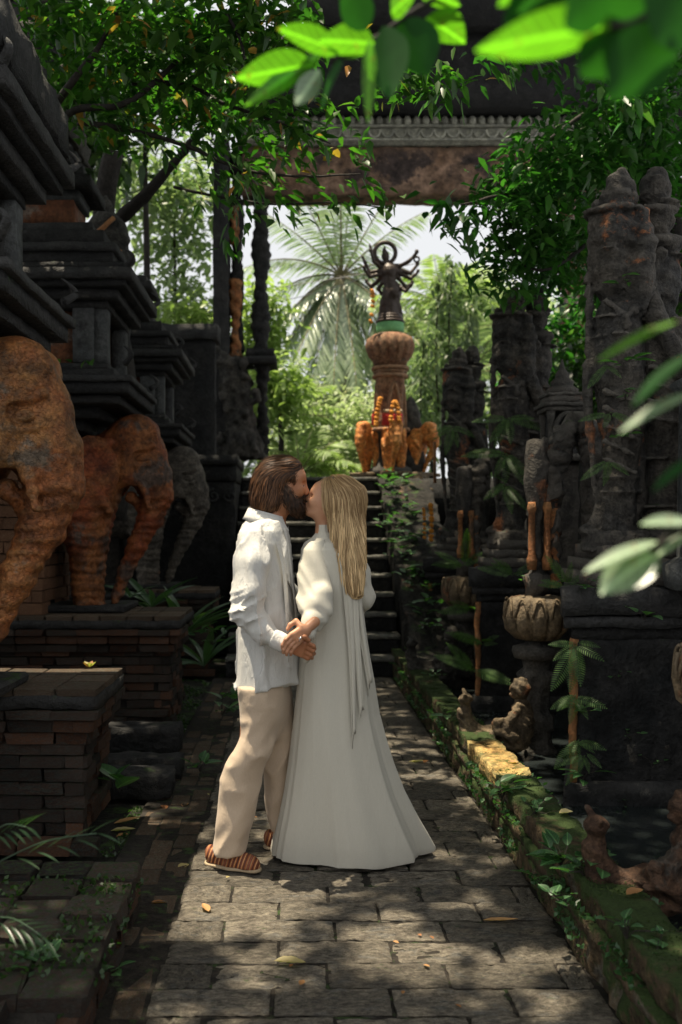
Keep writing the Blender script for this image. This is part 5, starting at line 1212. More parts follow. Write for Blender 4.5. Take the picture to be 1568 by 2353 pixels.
# carved posts and serpent arch beside each pair
def relief(V, amp=.02, f=14, s=3):
    V = np.array(V); return V + np.stack([fbm(V * f, s + i) for i in range(3)], 1) * amp
for k, sy in enumerate((6.24, 8.88)):
    t = empty('carved_arch', (1.6, sy, 1.1), ('orange-lit serpent arch standing left of the nearest guardian', 'dark serpent arch standing left of the middle guardian')[k], 'carved arch', 'serpent arches')
    def ap(px, py): p = PT(px, py, 6.24); return (p.x, p.y + (sy - 6.24), p.z)
    P = smooth_path([ap(1273, 1345), ap(1268, 1260), ap(1266, 1160), ap(1272, 1080), ap(1292, 1020), ap(1318, 990), ap(1345, 985), ap(1362, 1030), ap(1368, 1120), ap(1370, 1230)], 9)
    n_ = len(P); V, Fc = tube(P, [.036 + .05 * math.sin(min(1, i / n_ * 1.4) * math.pi * .62) for i in range(n_)], 12); child(mobj('serpent_body', relief(V, .028, 22), Fc, M['statue'], None, True), t)
    # lower leg, the orange light on it put into its colour
    V, Fc = tube(smooth_path([ap(1274, 1350), ap(1270, 1300), ap(1267, 1235), ap(1266, 1170)], 5), [.05, .043, .04, .04, .04, .043, .043, .045, .046, .048, .05, .05, .052, .052, .055, .055], 10); child(mobj('lit_lower_leg', relief(V, .012, 22), Fc, M['rust_or_sunlit'], None, True), t)
    p = empty('carved_post', (1.6, sy, 1.1), ('carved post with orange-lit foot between arch and lotus pedestal', 'small carved post with twin slim legs beside the middle guardian')[k], 'carved post', 'carved posts')
    V, Fc = lathe([(.085, 0), (.09, .10), (.10, .20), (.07, .22), (.055, .26), (.06, .30), (.045, .33), (.055, .37), (.06, .42), (.05, .55), (.05, .72), (.055, .76), (.06, .80), (.075, .88), (.095, 1.0), (.10, 1.12), (.095, 1.25), (.08, 1.35), (.085, 1.45), (.075, 1.50)], 20, 6, .2)
    V = relief(np.array(V) * np.array([.85, .85, .70]), .02, 24); pp_ = ap(1232, 1345)
    V = V * .92; o = mobj('shaft', V + np.array([pp_[0], pp_[1] - .02, pp_[2] - .06]), Fc, M['statue'], None, True); child(o, p)
    for dx, mm in ((-.045, 'rust_or_sunlit'), (.05, 'rust_or_sunlit')):  # slim legs, with the orange light on them painted as stone colour
        V, Fc = lathe([(.028, 0), (.034, .06), (.022, .10), (.020, .35), (.030, .38), (.022, .42)], 10); o = mobj('slim_leg', np.array(V) + np.array([pp_[0] + dx, pp_[1] - .08, pp_[2] + .10]), Fc, M[mm], None, True); child(o, p)
# spirit house on a shelf between the statues
hx, hy, hz = XP(1292, 7.3), 7.3, ZP(1055, 7.3)
t = empty('spirit_house', (hx, hy, hz), 'small tiered grey stone spirit house with an arched niche, between the guardians', 'spirit house')
for i, (w, z0, z1, mm) in enumerate(((.17, -.02, .03, 'statue2'), (.14, .033, .06, 'dark'), (.15, .34, .37, 'statue2'), (.17, .373, .40, 'statue2'), (.13, .403, .45, 'statue'), (.14, .453, .475, 'statue2'))):
    child(rough_box('tier', hx - w, hx + w, hy - w, hy + w, hz + z0, hz + z1, M[mm], None, .04, .006, 20, i), t)
for sx in (-.11, .11):
    for sy2 in (-.11, .11): child(mobj('corner_column', *lathe([(.03, 0), (.022, .04), (.024, .2), (.034, .28)], 10, ctr=(hx + sx, hy + sy2, hz + .06)), M['statue2'], None, True), t)
child(rough_box('back_panel', hx - .10, hx + .10, hy + .02, hy + .12, hz + .06, hz + .34, M['darker'], None, .05, .004), t)
child(mobj('arch', *tube([(hx + .085 * math.cos(a), hy - .15, hz + .20 + .12 * math.sin(a)) for a in np.linspace(0, math.pi, 14)], .018, 6), M['statue2'], None, True), t)
child(mobj('niche_figure', *lathe([(.035, 0), (.03, .06), (.018, .09), (.022, .12), (.005, .15)], 10, ctr=(hx, hy - .08, hz + .06)), M['cream'], None, True), t)
child(mobj('finial', *lathe([(.11, 0), (.12, .03), (.08, .06), (.085, .09), (.05, .12), (.05, .15), (.02, .19), (.004, .26)], 16, ctr=(hx, hy, hz + .475)), M['statue'], None, True), t)
o = rough_box('spirit_house_pillar', hx - .10, hx + .10, hy - .08, hy + .12, 1.15, hz - .03, M['statue'], None, .05, .012); tag(o, 'dark square pillar carrying the spirit house', 'pillar')
# lotus pedestals standing in the water
LB = [(.06, -.13), (.13, -.12, .3), (.185, -.06, 1), (.20, .02, 1), (.185, .09, 1), (.15, .14, 1), (.10, .155, .5), (.085, .15)]
LS = [(.14, -.24), (.155, -.20), (.15, -.17), (.075, -.15), (.07, -.13)]
LC = [(.12, .0), (.12, .05), (.085, .07), (.075, .16), (.10, .20), (.105, .26), (.075, .29), (.08, .42), (.115, .47), (.12, .52), (.09, .56), (.095, .62), (.14, .66)]
for k, (ly, lab) in enumerate(((3.62, 'large ribbed lotus pedestal cut by the right edge, nearest of three'), (6.26, 'sunlit lotus pedestal on a carved column standing in the water, middle of three'), (8.9, 'shaded lotus pedestal with ferns, farthest of three'))):
    t = empty('lotus_pedestal', (1.53, ly, .05), lab, 'lotus pedestal', 'lotus pedestals in the channel')
    V, Fc = lathe(LB, 110, 11, .17); V = relief(V, .004, 30); V[:, 2] += .86; link('lotus', mesh('lotus', V, Fc, M['lotus'], True), t)
    # outlined petals with bead rims
    for j in range(11):
        a = 2 * math.pi * j / 11; pt = []
        for w_ in np.linspace(-1, 1, 9):
            aa = a + w_ * .22; zz = .86 + .02 + .115 * (1 - abs(w_) ** 2.2); rad = .205 - .02 * (1 - abs(w_)); pt.append((rad * math.cos(aa), rad * math.sin(aa), zz))
        link('petal_rim', mesh('petal_rim', *tube(pt, .009, 5), M['lotus'], True), t)
    link('collar', mesh('collar', np.array(lathe(LS, 40)[0]) + np.array([0, 0, .86]), lathe(LS, 40)[1], M['statue2'], True), t)
    V, Fc = lathe(LC, 32, 8, .22, sq=.3); V = relief(V, .016, 26); link('column', mesh('column', V, Fc, M['statue2'], True), t)
    if k == 0: t.location.x = 1.60
# mermaid figures lying on the curb edge
def mermaid_mesh():
    s = SDF()
    s.chain([(.13, .02, .02), (.17, 0, .12), (.165, 0, .20), (.155, 0, .25)], [.085, .07, .062, .026], .03)
    s.ell((.155, -.005, .335), (.066, .06, .074), .004); s.ell((.095, -.0, .325), (.018, .010, .012), .010); s.cap((.105, -.0, .295), (.11, 0, .285), .022, .018, .01)
    s.chain([(.14, -.05, .22), (.07, -.10, .14), (.02, -.11, .06)], [.032, .026, .022], .02); s.cap((.02, -.11, .06), (-.04, -.12, .055), .022, .016, .01)
    s.chain([(.13, .02, .03), (.03, .01, .005), (-.08, .0, .0), (-.18, 0, .06), (-.215, 0, .16), (-.20, .0, .24)], [.10, .085, .072, .055, .04, .03], .04)
    s.ell((-.205, 0, .26), (.045, .07, .035), .03); s.cap((-.20, -.04, .26), (-.22, -.10, .30), .02, .012, .02); s.cap((-.20, .04, .26), (-.21, .10, .30), .02, .012, .02)
    s.chain([(.10, -.10, .03), (.00, -.13, .07), (-.02, -.12, .13), (.03, -.11, .15)], [.035, .025, .02, .016], .02); s.ell((.05, -.07, .09), (.09, .04, .05), .04)
    s.ell((-.02, 0, -.04), (.22, .12, .05), .04)
    def disp(P, D): return np.sin((P[..., 0] * .7 + P[..., 2]) * 95 + 3 * vnoise(P * 12, 5)) * .004 + fbm(P * 30, 9, 2) * .003
    V, Q = surfnet(s, (-.30, -.20, -.12), (.28, .20, .43), .008, disp); return mesh('mermaid', V, Q, M['lotus'], True)
MM = mermaid_mesh()
for k, (mx, my, mz, rz, sc, lab) in enumerate(((1.25, 3.52, .20, .0, .88, 'reddish-brown crouching mermaid statue at the right edge of the channel'), (1.24, 6.08, .20, -.10, .92, 'ochre sunlit mermaid statue with raised tail on the channel edge'), (1.24, 8.75, .22, .1, 1.0, 'dark mermaid statue farthest along the mossy curb'))):
    t = empty('mermaid_statue', (mx, my, mz), lab, 'mermaid statue', 'mermaid statues by the channel', rz); t.scale = (sc,) * 3
    o = link('figure', MM, t); 
    if k != 1: o.material_slots[0].link = 'OBJECT'; o.material_slots[0].material = M['browncarve'] if k == 0 else M['statue2']
# back wall of the right terrace, fluted pillar
wall_obj('terrace_wall', 2.75, 3.1, 1.0, 13.2, -.1, 2.3, M['darker'], 'dark terrace wall behind the guardian statues', seg=.15, amp=.03)
t = empty('fluted_pillar', (2.0, 4.9, 0), 'grey fluted pillar at the right edge behind the blurred leaves', 'pillar')
V, Fc = lathe([(.30, 1.18), (.31, 1.3), (.24, 1.34), (.23, 2.15), (.27, 2.2), (.2, 2.24)], 96, 22, .09, (2.16, 4.95 - .0, 0)); child(mobj('shaft', relief(V, .008, 9), Fc, M['grey_plaster'], None, True), t)
# bank with plants right of the stair
bk = rough_box('stair_side_bank', 1.12, 1.75, 8.7, 13.3, -.1, .55, M['soil'], None, .09, .03)
co = np.empty(len(bk.data.vertices) * 3, np.float32); bk.data.vertices.foreach_get('co', co); co = co.reshape(-1, 3)
tt_ = np.clip((co[:, 1] - 9.3) / 3.6, 0, 1); co[:, 2] = np.where(co[:, 2] > .3, .28 + tt_ * 1.8 + (co[:, 2] - .5), co[:, 2]); bk.data.vertices.foreach_set('co', co.ravel()); bk['kind'] = 'structure'
# seated figure with orange sash on the roof of the middle shrine
s = SDF(); sy = 8.9
def sp_(px, py, dy=0): return (XP(px, sy), sy + dy, ZP(py, sy))
s.ell(sp_(245, 560), (.20, .16, .20), .02); s.ell(sp_(245, 520), (.15, .13, .13), .05); s.cap(sp_(243, 505), sp_(243, 492), .05, .05, .03); s.ell(sp_(243, 480), (.065, .065, .085), .02); s.cap(sp_(243, 466), sp_(243, 455), .05, .02, .02)
s.chain([sp_(213, 525, -.05), sp_(205, 560, -.12), sp_(240, 582, -.16)], [.05, .05, .04], .03); s.chain([sp_(278, 525, -.05), sp_(290, 560, -.1), sp_(262, 582, -.15)], [.05, .05, .04], .03); s.ell(sp_(246, 600), (.26, .2, .09), .05)
t = empty('seated_statue', sp_(245, 612), 'seated stone figure with a faded orange sash on the shrine roof', 'statue')
child(link('figure', sdf_mesh('figure', s, (XP(180, sy), sy - .3, ZP(618, sy)), (XP(315, sy), sy + .25, ZP(445, sy)), .016, M['statue2'], lambda P, D: fbm(P * 14, 2) * .015)), t)
V = []
child(mobj('sash', *tube(smooth_path([sp_(268, 512, -.14), sp_(250, 535, -.19), sp_(232, 560, -.20), sp_(285, 590, -.14)], 6), .022, 6), M['rust_or_sunlit'], None, True), t)
wall_obj('roof_mass', -3.2, -1.56, 8.5, 9.5, 2.6, 3.93, M['darker'], 'dark roof block behind the middle shrine carrying the seated figure', 'roof', seg=.1, amp=.02)
# tall carved spire top-left
t = empty('carved_spire', (-1.95, 7.2, 4.1), 'tall grey carved spire behind leaves in the upper left corner', 'spire')
z = 4.14
for k in range(13):
    w = .36 - .012 * k + .04 * (k % 2)
    child(rough_box('carved_tier', -1.98 - w, -1.98 + w, 7.4 - w, 7.4 + w, z, z + .155, M['statue2'] if k % 2 else M['dark'], None, .06, .03, 14, k), t); z += .158
# ================================================================ FOLIAGE
# gaps in the crowns, one per sun patch of the photograph
for px, py, r_h in ((455, 2000, .14), (560, 2030, .2), (660, 2050, .19), (760, 2045, .13), (440, 2050, .16), (460, 2110, .17), (600, 2095, .15), (900, 2120, .08), (880, 2165, .10), (960, 2160, .09),
                 (860, 2205, .09), (1010, 2215, .10), (1150, 2240, .09), (1200, 2230, .10), (640, 2185, .05), (1330, 2190, .07), (400, 1990, .10), (380, 2060, .10), (1100, 2075, .05),
                 (960, 1780, .07), (1050, 1800, .06), (930, 1690, .06), (620, 2235, .05), (1260, 2290, .04), (780, 1997, .05)):
    hole(px, py, 0, r_h)
hole(880, 1040, None, .9, 13.3); hole(896, 640, None, .7, 13.7); hole(1120, 1740, .25, .12); hole(1160, 1765, .25, .10); hole(1180, 1850, .25, .05)
for px, py, Y_, r_h in ((1230, 1395, 6.12, .16), (1275, 1320, 6.6, .13), (1215, 1300, 6.6, .10), (1110, 1650, 6.0, .10), (1180, 1640, 6.0, .12), (1255, 1640, 6.2, .06),
                      (40, 1522, 5.12, .2), (120, 1522, 5.12, .2), (200, 1526, 5.12, .2), (-60, 1522, 5.12, .2), (540, 1960, 4.35, .10), (600, 1990, 4.3, .08), (500, 1900, 4.4, .06),
                      (548, 1700, 4.38, .05), (565, 1620, 4.35, .05), (520, 1800, 4.38, .04), (560, 1240, 4.25, .10), (600, 1330, 4.25, .05), (700, 1330, 4.25, .06), (720, 1390, 4.2, .05), (700, 1275, 4.3, .04),
                      (980, 1940, 4.5, .10), (40, 900, 4.3, .08), (20, 1250, 4.3, .05), (100, 1100, 4.3, .04), (300, 1000, 7.4, .06), (330, 1180, 7.4, .05)):
    hole(px, py, None, r_h, Y_)
RAYS[:] = [(a, b, c, r + .075) for a, b, c, r in RAYS]
# sun through to the near leaves, to lit sprays of the low branches and to the far end
for px, py, Y_, r_h in ((620, 160, 1.5, .45), (850, 100, 1.5, .45), (1040, 90, 1.5, .4), (1250, 80, .95, .4), (1480, 60, .95, .3), (1480, 760, 1.0, .3), (1450, 950, 1.0, .3), (1430, 1300, 1.1, .35),                       (1430, 300, 7.0, .30), (1500, 250, 7.0, .25), (1330, 420, 7.0, .22), (1400, 420, 7, .2), (1250, 480, 6.8, .2), (1180, 420, 6.7, .16), (1120, 150, 6.5, .25), (1450, 190, 6, .2),
                      (360, 280, 6.4, .25), (430, 300, 6.2, .2), (560, 330, 6, .2), (650, 360, 6, .18), (250, 110, 6, .2), (400, 60, 6, .22), (760, 290, 6, .22), (760, 380, 6, .18), (960, 190, 5, .3), (540, 150, 5.8, .18), (20, 60, 7, .3), (800, 20, 5.6, .3)):
    hole(px, py, None, r_h, Y_)
def scatter_crown(name, ells, n, L, Wr, m, parent, simple=False, up=.6, droop=.25, spread=.22, per=9, cut=True):
    """leaves in small sprays filling a set of ellipsoids"""
    vols = np.array([e[3] * e[4] * e[5] for e in ells]); pr = vols ** .8 / (vols ** .8).sum(); ns = max(1, n // per)
    k = rng.choice(len(ells), ns, p=pr); E = np.array(ells)[k]
    d = rand_dir(ns); rad = rng.random(ns) ** .45; ctr = E[:, :3] + d * rad[:, None] * E[:, 3:6]
    P = np.repeat(ctr, per, 0) + rng.normal(0, spread, (ns * per, 3)) * np.array([1, 1, .5]); tw = np.repeat(rng.random(ns) * .5, per)
    if cut: kp_ = clear(P); P = P[kp_]; tw = tw[kp_]
    N_ = len(P); D = rand_dir(N_); D[:, 2] = D[:, 2] * .5 - .15; N = rand_dir(N_, 0) * .55 + np.array([0, 0, 1.])
    Ls = L * rng.uniform(.6, 1.25, N_)
    me = leaf_mesh(name, P, D, N, Ls, Ls * Wr * rng.uniform(.8, 1.2, N_), m, np.clip(rng.random(N_) * .6 + tw, 0, .999), droop, .3, simple)
    o = link(name, me, parent); o['kind'] = 'stuff'; return o
def tree(label, base, top, r0, limbs, ells, n, L, m, Wr=.45, simple=False, group=None, name='tree', cut=True, spread=.22):
    t = empty(name, base, label, 'tree', group)
    b = Vector(base); P = smooth_path([base, tuple(b.lerp(Vector(top), .35) + Vector((.12, .05, 0))), tuple(b.lerp(Vector(top), .7) + Vector((-.08, .1, 0))), top], 6)
    V, Fc = tube(P, [r0 * (1 - .5 * i / (len(P) - 1)) for i in range(len(P))], 12); child(mobj('trunk', relief(V, r0 * .25, 5), Fc, M['bark'], None, True), t)
    for i, lb in enumerate(limbs):
        Pl = smooth_path(lb[0], 7); V, Fc = tube(Pl, [lb[1] * (1 - .8 * j / (len(Pl) - 1)) for j in range(len(Pl))], 8); child(mobj('limb', relief(V, lb[1] * .3, 7), Fc, M['barkdark'], None, True), t)
    if n:
        o = scatter_crown('crown', ells, n, L, Wr, m, None, simple, cut=cut, spread=spread); child(o, t)
    return t
def W3(px, py, Y): p = PT(px, py, Y); return (p.x, p.y, p.z)
def E3(px, py, Y, rpx, rpy, ry): p = PT(px, py, Y); return (p.x, p.y, p.z, rpx / F * Y, ry, rpy / F * Y)
# overhead canopies: two trees whose crowns meet above the path (mostly out of the picture, they shade it)
tree('large tree on the left whose crown arches high over the path', (-3.6, 8.6, 0), (-3.2, 8.3, 6.2), .22,
     [([(-3.2, 8.3, 5.8), (-2.6, 7.2, 6.8), (-1.9, 6.0, 7.3), (-1.0, 4.8, 7.6)], .10), ([(-3.2, 8.3, 6.0), (-3.0, 9.8, 7.0), (-2.4, 11.4, 7.8)], .10), ([(-3.2, 8.3, 5.9), (-4.2, 7.0, 7.0), (-4.6, 5.4, 7.6)], .09)],
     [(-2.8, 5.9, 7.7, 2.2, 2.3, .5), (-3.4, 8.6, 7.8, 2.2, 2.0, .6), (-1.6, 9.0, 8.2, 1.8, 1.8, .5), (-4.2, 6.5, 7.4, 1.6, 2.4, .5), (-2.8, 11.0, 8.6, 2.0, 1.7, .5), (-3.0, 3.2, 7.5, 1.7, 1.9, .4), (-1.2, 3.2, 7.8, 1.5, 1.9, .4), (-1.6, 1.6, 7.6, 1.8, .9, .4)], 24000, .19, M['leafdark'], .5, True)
tree('large tree on the right whose crown closes the canopy over the statues', (3.9, 9.4, 0), (3.4, 9.2, 6.6), .24,
     [([(3.4, 9.2, 6.2), (2.4, 8.4, 7.2), (1.0, 7.6, 7.8), (-.3, 7.0, 8.0)], .11), ([(3.4, 9.2, 6.2), (3.0, 7.0, 7.2), (2.6, 5.2, 7.6)], .10), ([(3.4, 9.2, 6.4), (3.2, 11.0, 7.6), (2.6, 12.2, 8.2)], .09)],
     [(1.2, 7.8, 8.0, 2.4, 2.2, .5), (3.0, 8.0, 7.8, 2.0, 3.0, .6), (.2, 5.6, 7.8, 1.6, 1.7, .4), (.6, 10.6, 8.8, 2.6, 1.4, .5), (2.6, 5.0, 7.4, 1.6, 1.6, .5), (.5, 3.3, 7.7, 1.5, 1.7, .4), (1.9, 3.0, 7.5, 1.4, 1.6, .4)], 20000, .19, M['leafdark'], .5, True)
# tree behind the left shrines, its thin branches reaching across the top left
def br(pts, r0): return ([W3(*p) for p in pts], r0)
T1 = tree('spreading tree over the left shrines with thin drooping branches and some orange leaves', W3(250, 1190, 9.4), W3(255, 350, 9.2), .16,
     [br([(262, 520, 9.2), (330, 450, 9.0), (415, 360, 8.8), (450, 300, 8.6)], .07), br([(110, 260, 6.0), (180, 170, 5.8), (235, 90, 5.8), (285, 0, 5.6)], .030), br([(90, 330, 6.0), (170, 255, 5.9), (290, 235, 5.8), (420, 130, 5.8), (520, 60, 5.7), (640, -40, 5.6)], .026),
      br([(180, 280, 6.2), (300, 300, 6.2), (430, 335, 6.2), (560, 390, 6.1), (700, 405, 6.0), (830, 400, 6.0)], .020), br([(300, 190, 6.0), (430, 195, 6.0), (520, 240, 5.9), (640, 280, 5.8), (760, 330, 5.8)], .018), br([(400, 430, 7.0), (520, 455, 6.8), (640, 470, 6.6), (770, 465, 6.5), (900, 480, 6.4)], .012), br([(520, 30, 5.5), (560, 120, 5.5), (540, 220, 5.5)], .012), br([(215, 60, 6.5), (300, 130, 6.5), (330, 260, 6.5)], .014)],
     [E3(180, 60, 6.2, 150, 90, .6), E3(380, 90, 6.0, 160, 100, .6), E3(560, 110, 5.8, 130, 110, .5), E3(330, 230, 6.4, 150, 60, .5), E3(520, 230, 6.2, 120, 70, .5), E3(680, 300, 6.0, 110, 60, .4), E3(700, 60, 5.6, 130, 60, .4), E3(180, 200, 7.0, 120, 60, .4)], 4600, .105, M['leaf'], .42, cut=True, spread=.12)
# leaves strung along the same tree's thin twigs
def twig_leaves(paths, per_m, L, m, parent, sp=.05, Wr=.42):
    Ps = []; Ds = []
    for pts in paths:
        P = np.array(smooth_path([W3(*p) for p in pts], 12)); seg = np.linalg.norm(np.diff(P, axis=0), axis=1); tot = seg.sum(); n = int(tot * per_m); u_ = np.sort(rng.random(n)) * (len(P) - 1); i_ = u_.astype(int).clip(0, len(P) - 2)
        q = P[i_] + (P[i_ + 1] - P[i_]) * (u_ - i_)[:, None]; d = unit(P[i_ + 1] - P[i_]); Ps.append(q + rng.normal(0, sp, q.shape)); Ds.append(d + rand_dir(n) * 1.1)
    P = np.concatenate(Ps); D = unit(np.concatenate(Ds)); kp_ = clear(P); P = P[kp_]; D = D[kp_]; D[:, 2] -= .25; n = len(P); Ls = L * rng.uniform(.6, 1.3, n)
    o = link('twig_leaves', leaf_mesh('twig_leaves', P, D, rand_dir(n) * .5 + np.array([0, 0, 1.]), Ls, Ls * Wr, m), None); o['kind'] = 'stuff'; child(o, parent); return o
twig_leaves([[(110, 260, 6.0), (180, 170, 5.8), (235, 90, 5.8), (285, 0, 5.6)], [(170, 255, 5.9), (290, 235, 5.8), (420, 130, 5.8), (520, 60, 5.7)], [(180, 280, 6.2), (300, 300, 6.2), (430, 335, 6.2), (560, 390, 6.1), (700, 405, 6.0), (830, 400, 6.0)], [(430, 195, 6.0), (520, 240, 5.9), (640, 280, 5.8), (760, 330, 5.8), (830, 350, 5.8)], [(400, 430, 7.0), (520, 455, 6.8), (640, 470, 6.6), (770, 465, 6.5), (900, 480, 6.4)], [(480, 380, 6.0), (540, 470, 6.0), (530, 560, 6.0)], [(560, 390, 6.1), (640, 440, 6.1), (690, 430, 6)]], 75, .10, M['leaf'], T1, .06)
twig_leaves([[(640, 300, 5.9), (720, 290, 5.9), (800, 300, 5.9)], [(700, 370, 6), (800, 400, 6), (860, 440, 6)], [(820, 240, 5), (900, 190, 5), (1000, 160, 5), (1070, 190, 5)], [(880, 120, 5), (940, 170, 5), (1010, 200, 5), (930, 240, 5)], [(720, 210, 5.5), (800, 230, 5.5), (770, 300, 5.5)]], 150, .085, M['leaf'], T1, .05)
# tree hanging in from the right over the statues
T2 = tree('dense dark leafy tree hanging in from the right in front of the gate', W3(1510, 900, 7.6)[:2] + (0.0,), W3(1480, 180, 7.4), .15,
     [br([(1480, 330, 7.2), (1330, 380, 7.0), (1180, 440, 6.8), (1060, 470, 6.6)], .03), br([(1480, 200, 7.2), (1380, 240, 7.0), (1250, 330, 7.0), (1110, 430, 6.8)], .028), br([(1500, 450, 7.4), (1380, 540, 7.2), (1260, 620, 7.0), (1180, 600, 7.0)], .025)],
     [E3(1250, 400, 6.8, 150, 80, .5), E3(1130, 470, 6.7, 85, 60, .35), E3(1230, 540, 7.0, 110, 75, .4), E3(1430, 330, 7.0, 150, 120, .6), E3(1480, 130, 7.0, 110, 150, .6), E3(1350, 300, 7.2, 100, 70, .4), E3(1180, 620, 7.2, 55, 55, .3), E3(1530, 420, 7.6, 90, 80, .5), E3(1290, 600, 8.0, 90, 70, .4)], 8500, .098, M['leafmid'], .45, spread=.12)
twig_leaves([[(1120, 150, 6.5), (1200, 140, 6.5), (1290, 160, 6.5)], [(1400, 160, 6), (1440, 200, 6), (1470, 260, 6)], [(1040, 450, 6.5), (1020, 490, 6.5), (1040, 530, 6.5)], [(1080, 480, 6.5), (1110, 560, 6.5), (1160, 640, 6.6)], [(1060, 600, 6.8), (1120, 610, 6.8), (1180, 640, 6.8)], [(1400, 560, 7), (1420, 640, 7), (1340, 680, 7)]], 130, .11, M['leafmid'], T2, .05)
# trees beyond the gate and walls
def bush(label, ells, n, L, m, Wr=.45, cat='bush', name='bush', group='sunlit bushes beyond the gate', cut=False, spread=.2, simple=False):
    e = ells[0]; t = empty(name, (e[0], e[1], e[2] - e[5]), label, cat, group); zb = 2.1 if e[1] > 13 else 0
    V, Fc = tube([(e[0], e[1], zb - .1), (e[0] + .05, e[1], (zb + e[2]) / 2), (e[0], e[1], e[2])], [.06, .05, .02], 7); child(mobj('stem', V, Fc, M['bark'], None, True), t)
    child(scatter_crown('foliage', ells, n, L, Wr, m, None, simple, cut=cut, spread=spread), t); return t
bush('tall backlit tree with gaps of sky behind the boundary wall, left of the gate post', [E3(400, 520, 17, 105, 130, 1.0), E3(330, 420, 16, 90, 90, 1.0), E3(430, 690, 17, 80, 70, .8), E3(470, 400, 17, 70, 60, .8)], 2500, .20, M['leafback'], cat='tree', name='tree', group='trees beyond the wall', spread=.28)
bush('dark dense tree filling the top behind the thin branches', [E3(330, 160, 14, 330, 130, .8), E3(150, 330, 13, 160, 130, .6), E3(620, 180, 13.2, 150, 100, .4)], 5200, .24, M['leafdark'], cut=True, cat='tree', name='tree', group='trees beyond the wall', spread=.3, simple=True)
bush('low sunlit bush behind the boundary wall', [E3(430, 740, 16, 90, 40, .5)], 900, .16, M['areca'])
bush('pale round bush left of the deity column', [E3(760, 930, 21, 80, 60, .8), E3(700, 1010, 21, 90, 80, .8)], 3200, .15, M['leafhaze'])
bush('pale dense bush right beside the column', [E3(830, 960, 18, 55, 70, .6), E3(800, 1050, 18, 80, 60, .6)], 3000, .12, M['leafhaze'])
bush('shaded green bush low behind the column', [E3(770, 1060, 22, 130, 70, .8), E3(880, 1000, 22, 90, 110, .8)], 3600, .20, M['leafback'])
bush('bright yellow-green bush right of the column', [E3(990, 900, 19, 70, 110, .8), E3(1060, 760, 20, 80, 110, .8)], 4200, .17, M['leafback'])
bush('hazy pale tree with long drooping leaves right of the deity', [E3(1085, 690, 22, 80, 80, .8), E3(985, 745, 23, 60, 55, .8)], 2600, .30, M['leafhaze'], .3, cat='tree', name='tree', group='trees beyond the gate')
bush('tall pale tree at the far right behind the gate', [E3(1200, 800, 24, 110, 140, 1), E3(1260, 900, 24, 120, 120, 1)], 4200, .24, M['leafhaze'], cat='tree', name='tree', group='trees beyond the gate')
bush('green shrub between gate post and palm', [E3(640, 900, 17, 50, 80, .5), E3(600, 740, 18, 40, 120, .5)], 2600, .18, M['areca'])
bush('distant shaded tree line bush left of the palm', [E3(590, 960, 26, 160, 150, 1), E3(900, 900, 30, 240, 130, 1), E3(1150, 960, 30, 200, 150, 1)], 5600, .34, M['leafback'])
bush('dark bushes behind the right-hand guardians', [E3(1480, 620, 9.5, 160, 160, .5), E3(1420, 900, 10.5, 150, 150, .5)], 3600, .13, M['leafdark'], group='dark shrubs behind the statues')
bush('dark leafy mass behind the middle guardian', [E3(1330, 820, 12, 120, 160, .5)], 1600, .15, M['leafmid'], group='dark shrubs behind the statues')
# ---------------------------------------------------------------- palms
def frond(root, dirv, L, sag, nl, ll, m, parent, w=.035, hang=.5, rad=.022, name='frond', seed=0):
    r = np.random.default_rng(seed); d = Vector(dirv).normalized(); root = Vector(root); P = []
    for i in range(15):
        t_ = i / 14; P.append(root + d * L * t_ + Vector((0, 0, -sag * L * t_ ** 2)))
    V, Fc = tube(P, [rad * (1 - .8 * i / 14) for i in range(15)], 5); rch = mobj('rachis', V, Fc, M['rachis'], None, True)
    Pn = np.array([tuple(p) for p in P]); u_ = np.linspace(.10, 1, nl) * 14; i_ = u_.astype(int).clip(0, 13); q = Pn[i_] + (Pn[i_ + 1] - Pn[i_]) * (u_ - i_)[:, None]; tg = unit(Pn[i_ + 1] - Pn[i_])
    sd = unit(np.cross(tg, np.array([0, 0, 1.]) + 1e-3)); LL = ll * np.sin(np.clip(u_ / 14, .08, .97) * np.pi) ** .5
    Ps = np.concatenate([q, q]); D = np.concatenate([sd, -sd]) + np.concatenate([tg, tg]) * .75 + r.normal(0, .08, (2 * nl, 3)); D[:, 2] -= hang
    N = np.cross(np.concatenate([tg, tg]), D); N[nl:] *= -1; L2 = np.concatenate([LL, LL]) * r.uniform(.85, 1.1, 2 * nl)
    me = leaf_mesh(name, Ps, D, N, L2, w, m, None, .25, .3)
    o = link(name, me, None); o['kind'] = 'stuff'; rch.parent = o; child(o, parent); return o
PX, PYY = XP(785, 22), 22.0; PZ = ZP(635, 22)
palm = empty('coconut_palm', (PX, PYY, 2.1), 'large grey-green coconut palm framed by the gate opening', 'palm tree')
V, Fc = tube([(PX, PYY + .2, 2.0), (PX + .1, PYY + .2, 4.2), (PX, PYY, PZ)], [.2, .16, .13], 12); child(mobj('trunk', V, Fc, M['palmtrunk'], None, True), palm)
k_ = 0
for ang, L, sag in ((92, 2.6, .05), (84, 2.2, .0), (62, 2.7, .10), (45, 2.6, .22), (30, 2.2, .6), (12, 1.9, .8), (118, 2.3, .08), (136, 2.6, .2), (152, 2.5, .45), (170, 2.2, .7), (187, 1.7, .9), (-8, 1.7, .9), (200, 1.4, .9), (100, 2.2, .02)):
    a = R(ang); frond((PX, PYY, PZ), (math.cos(a), rng.uniform(-.5, .1), math.sin(a)), L, sag, 40, .60, M['palm'], palm, .038, .45, .03, seed=k_); k_ += 1
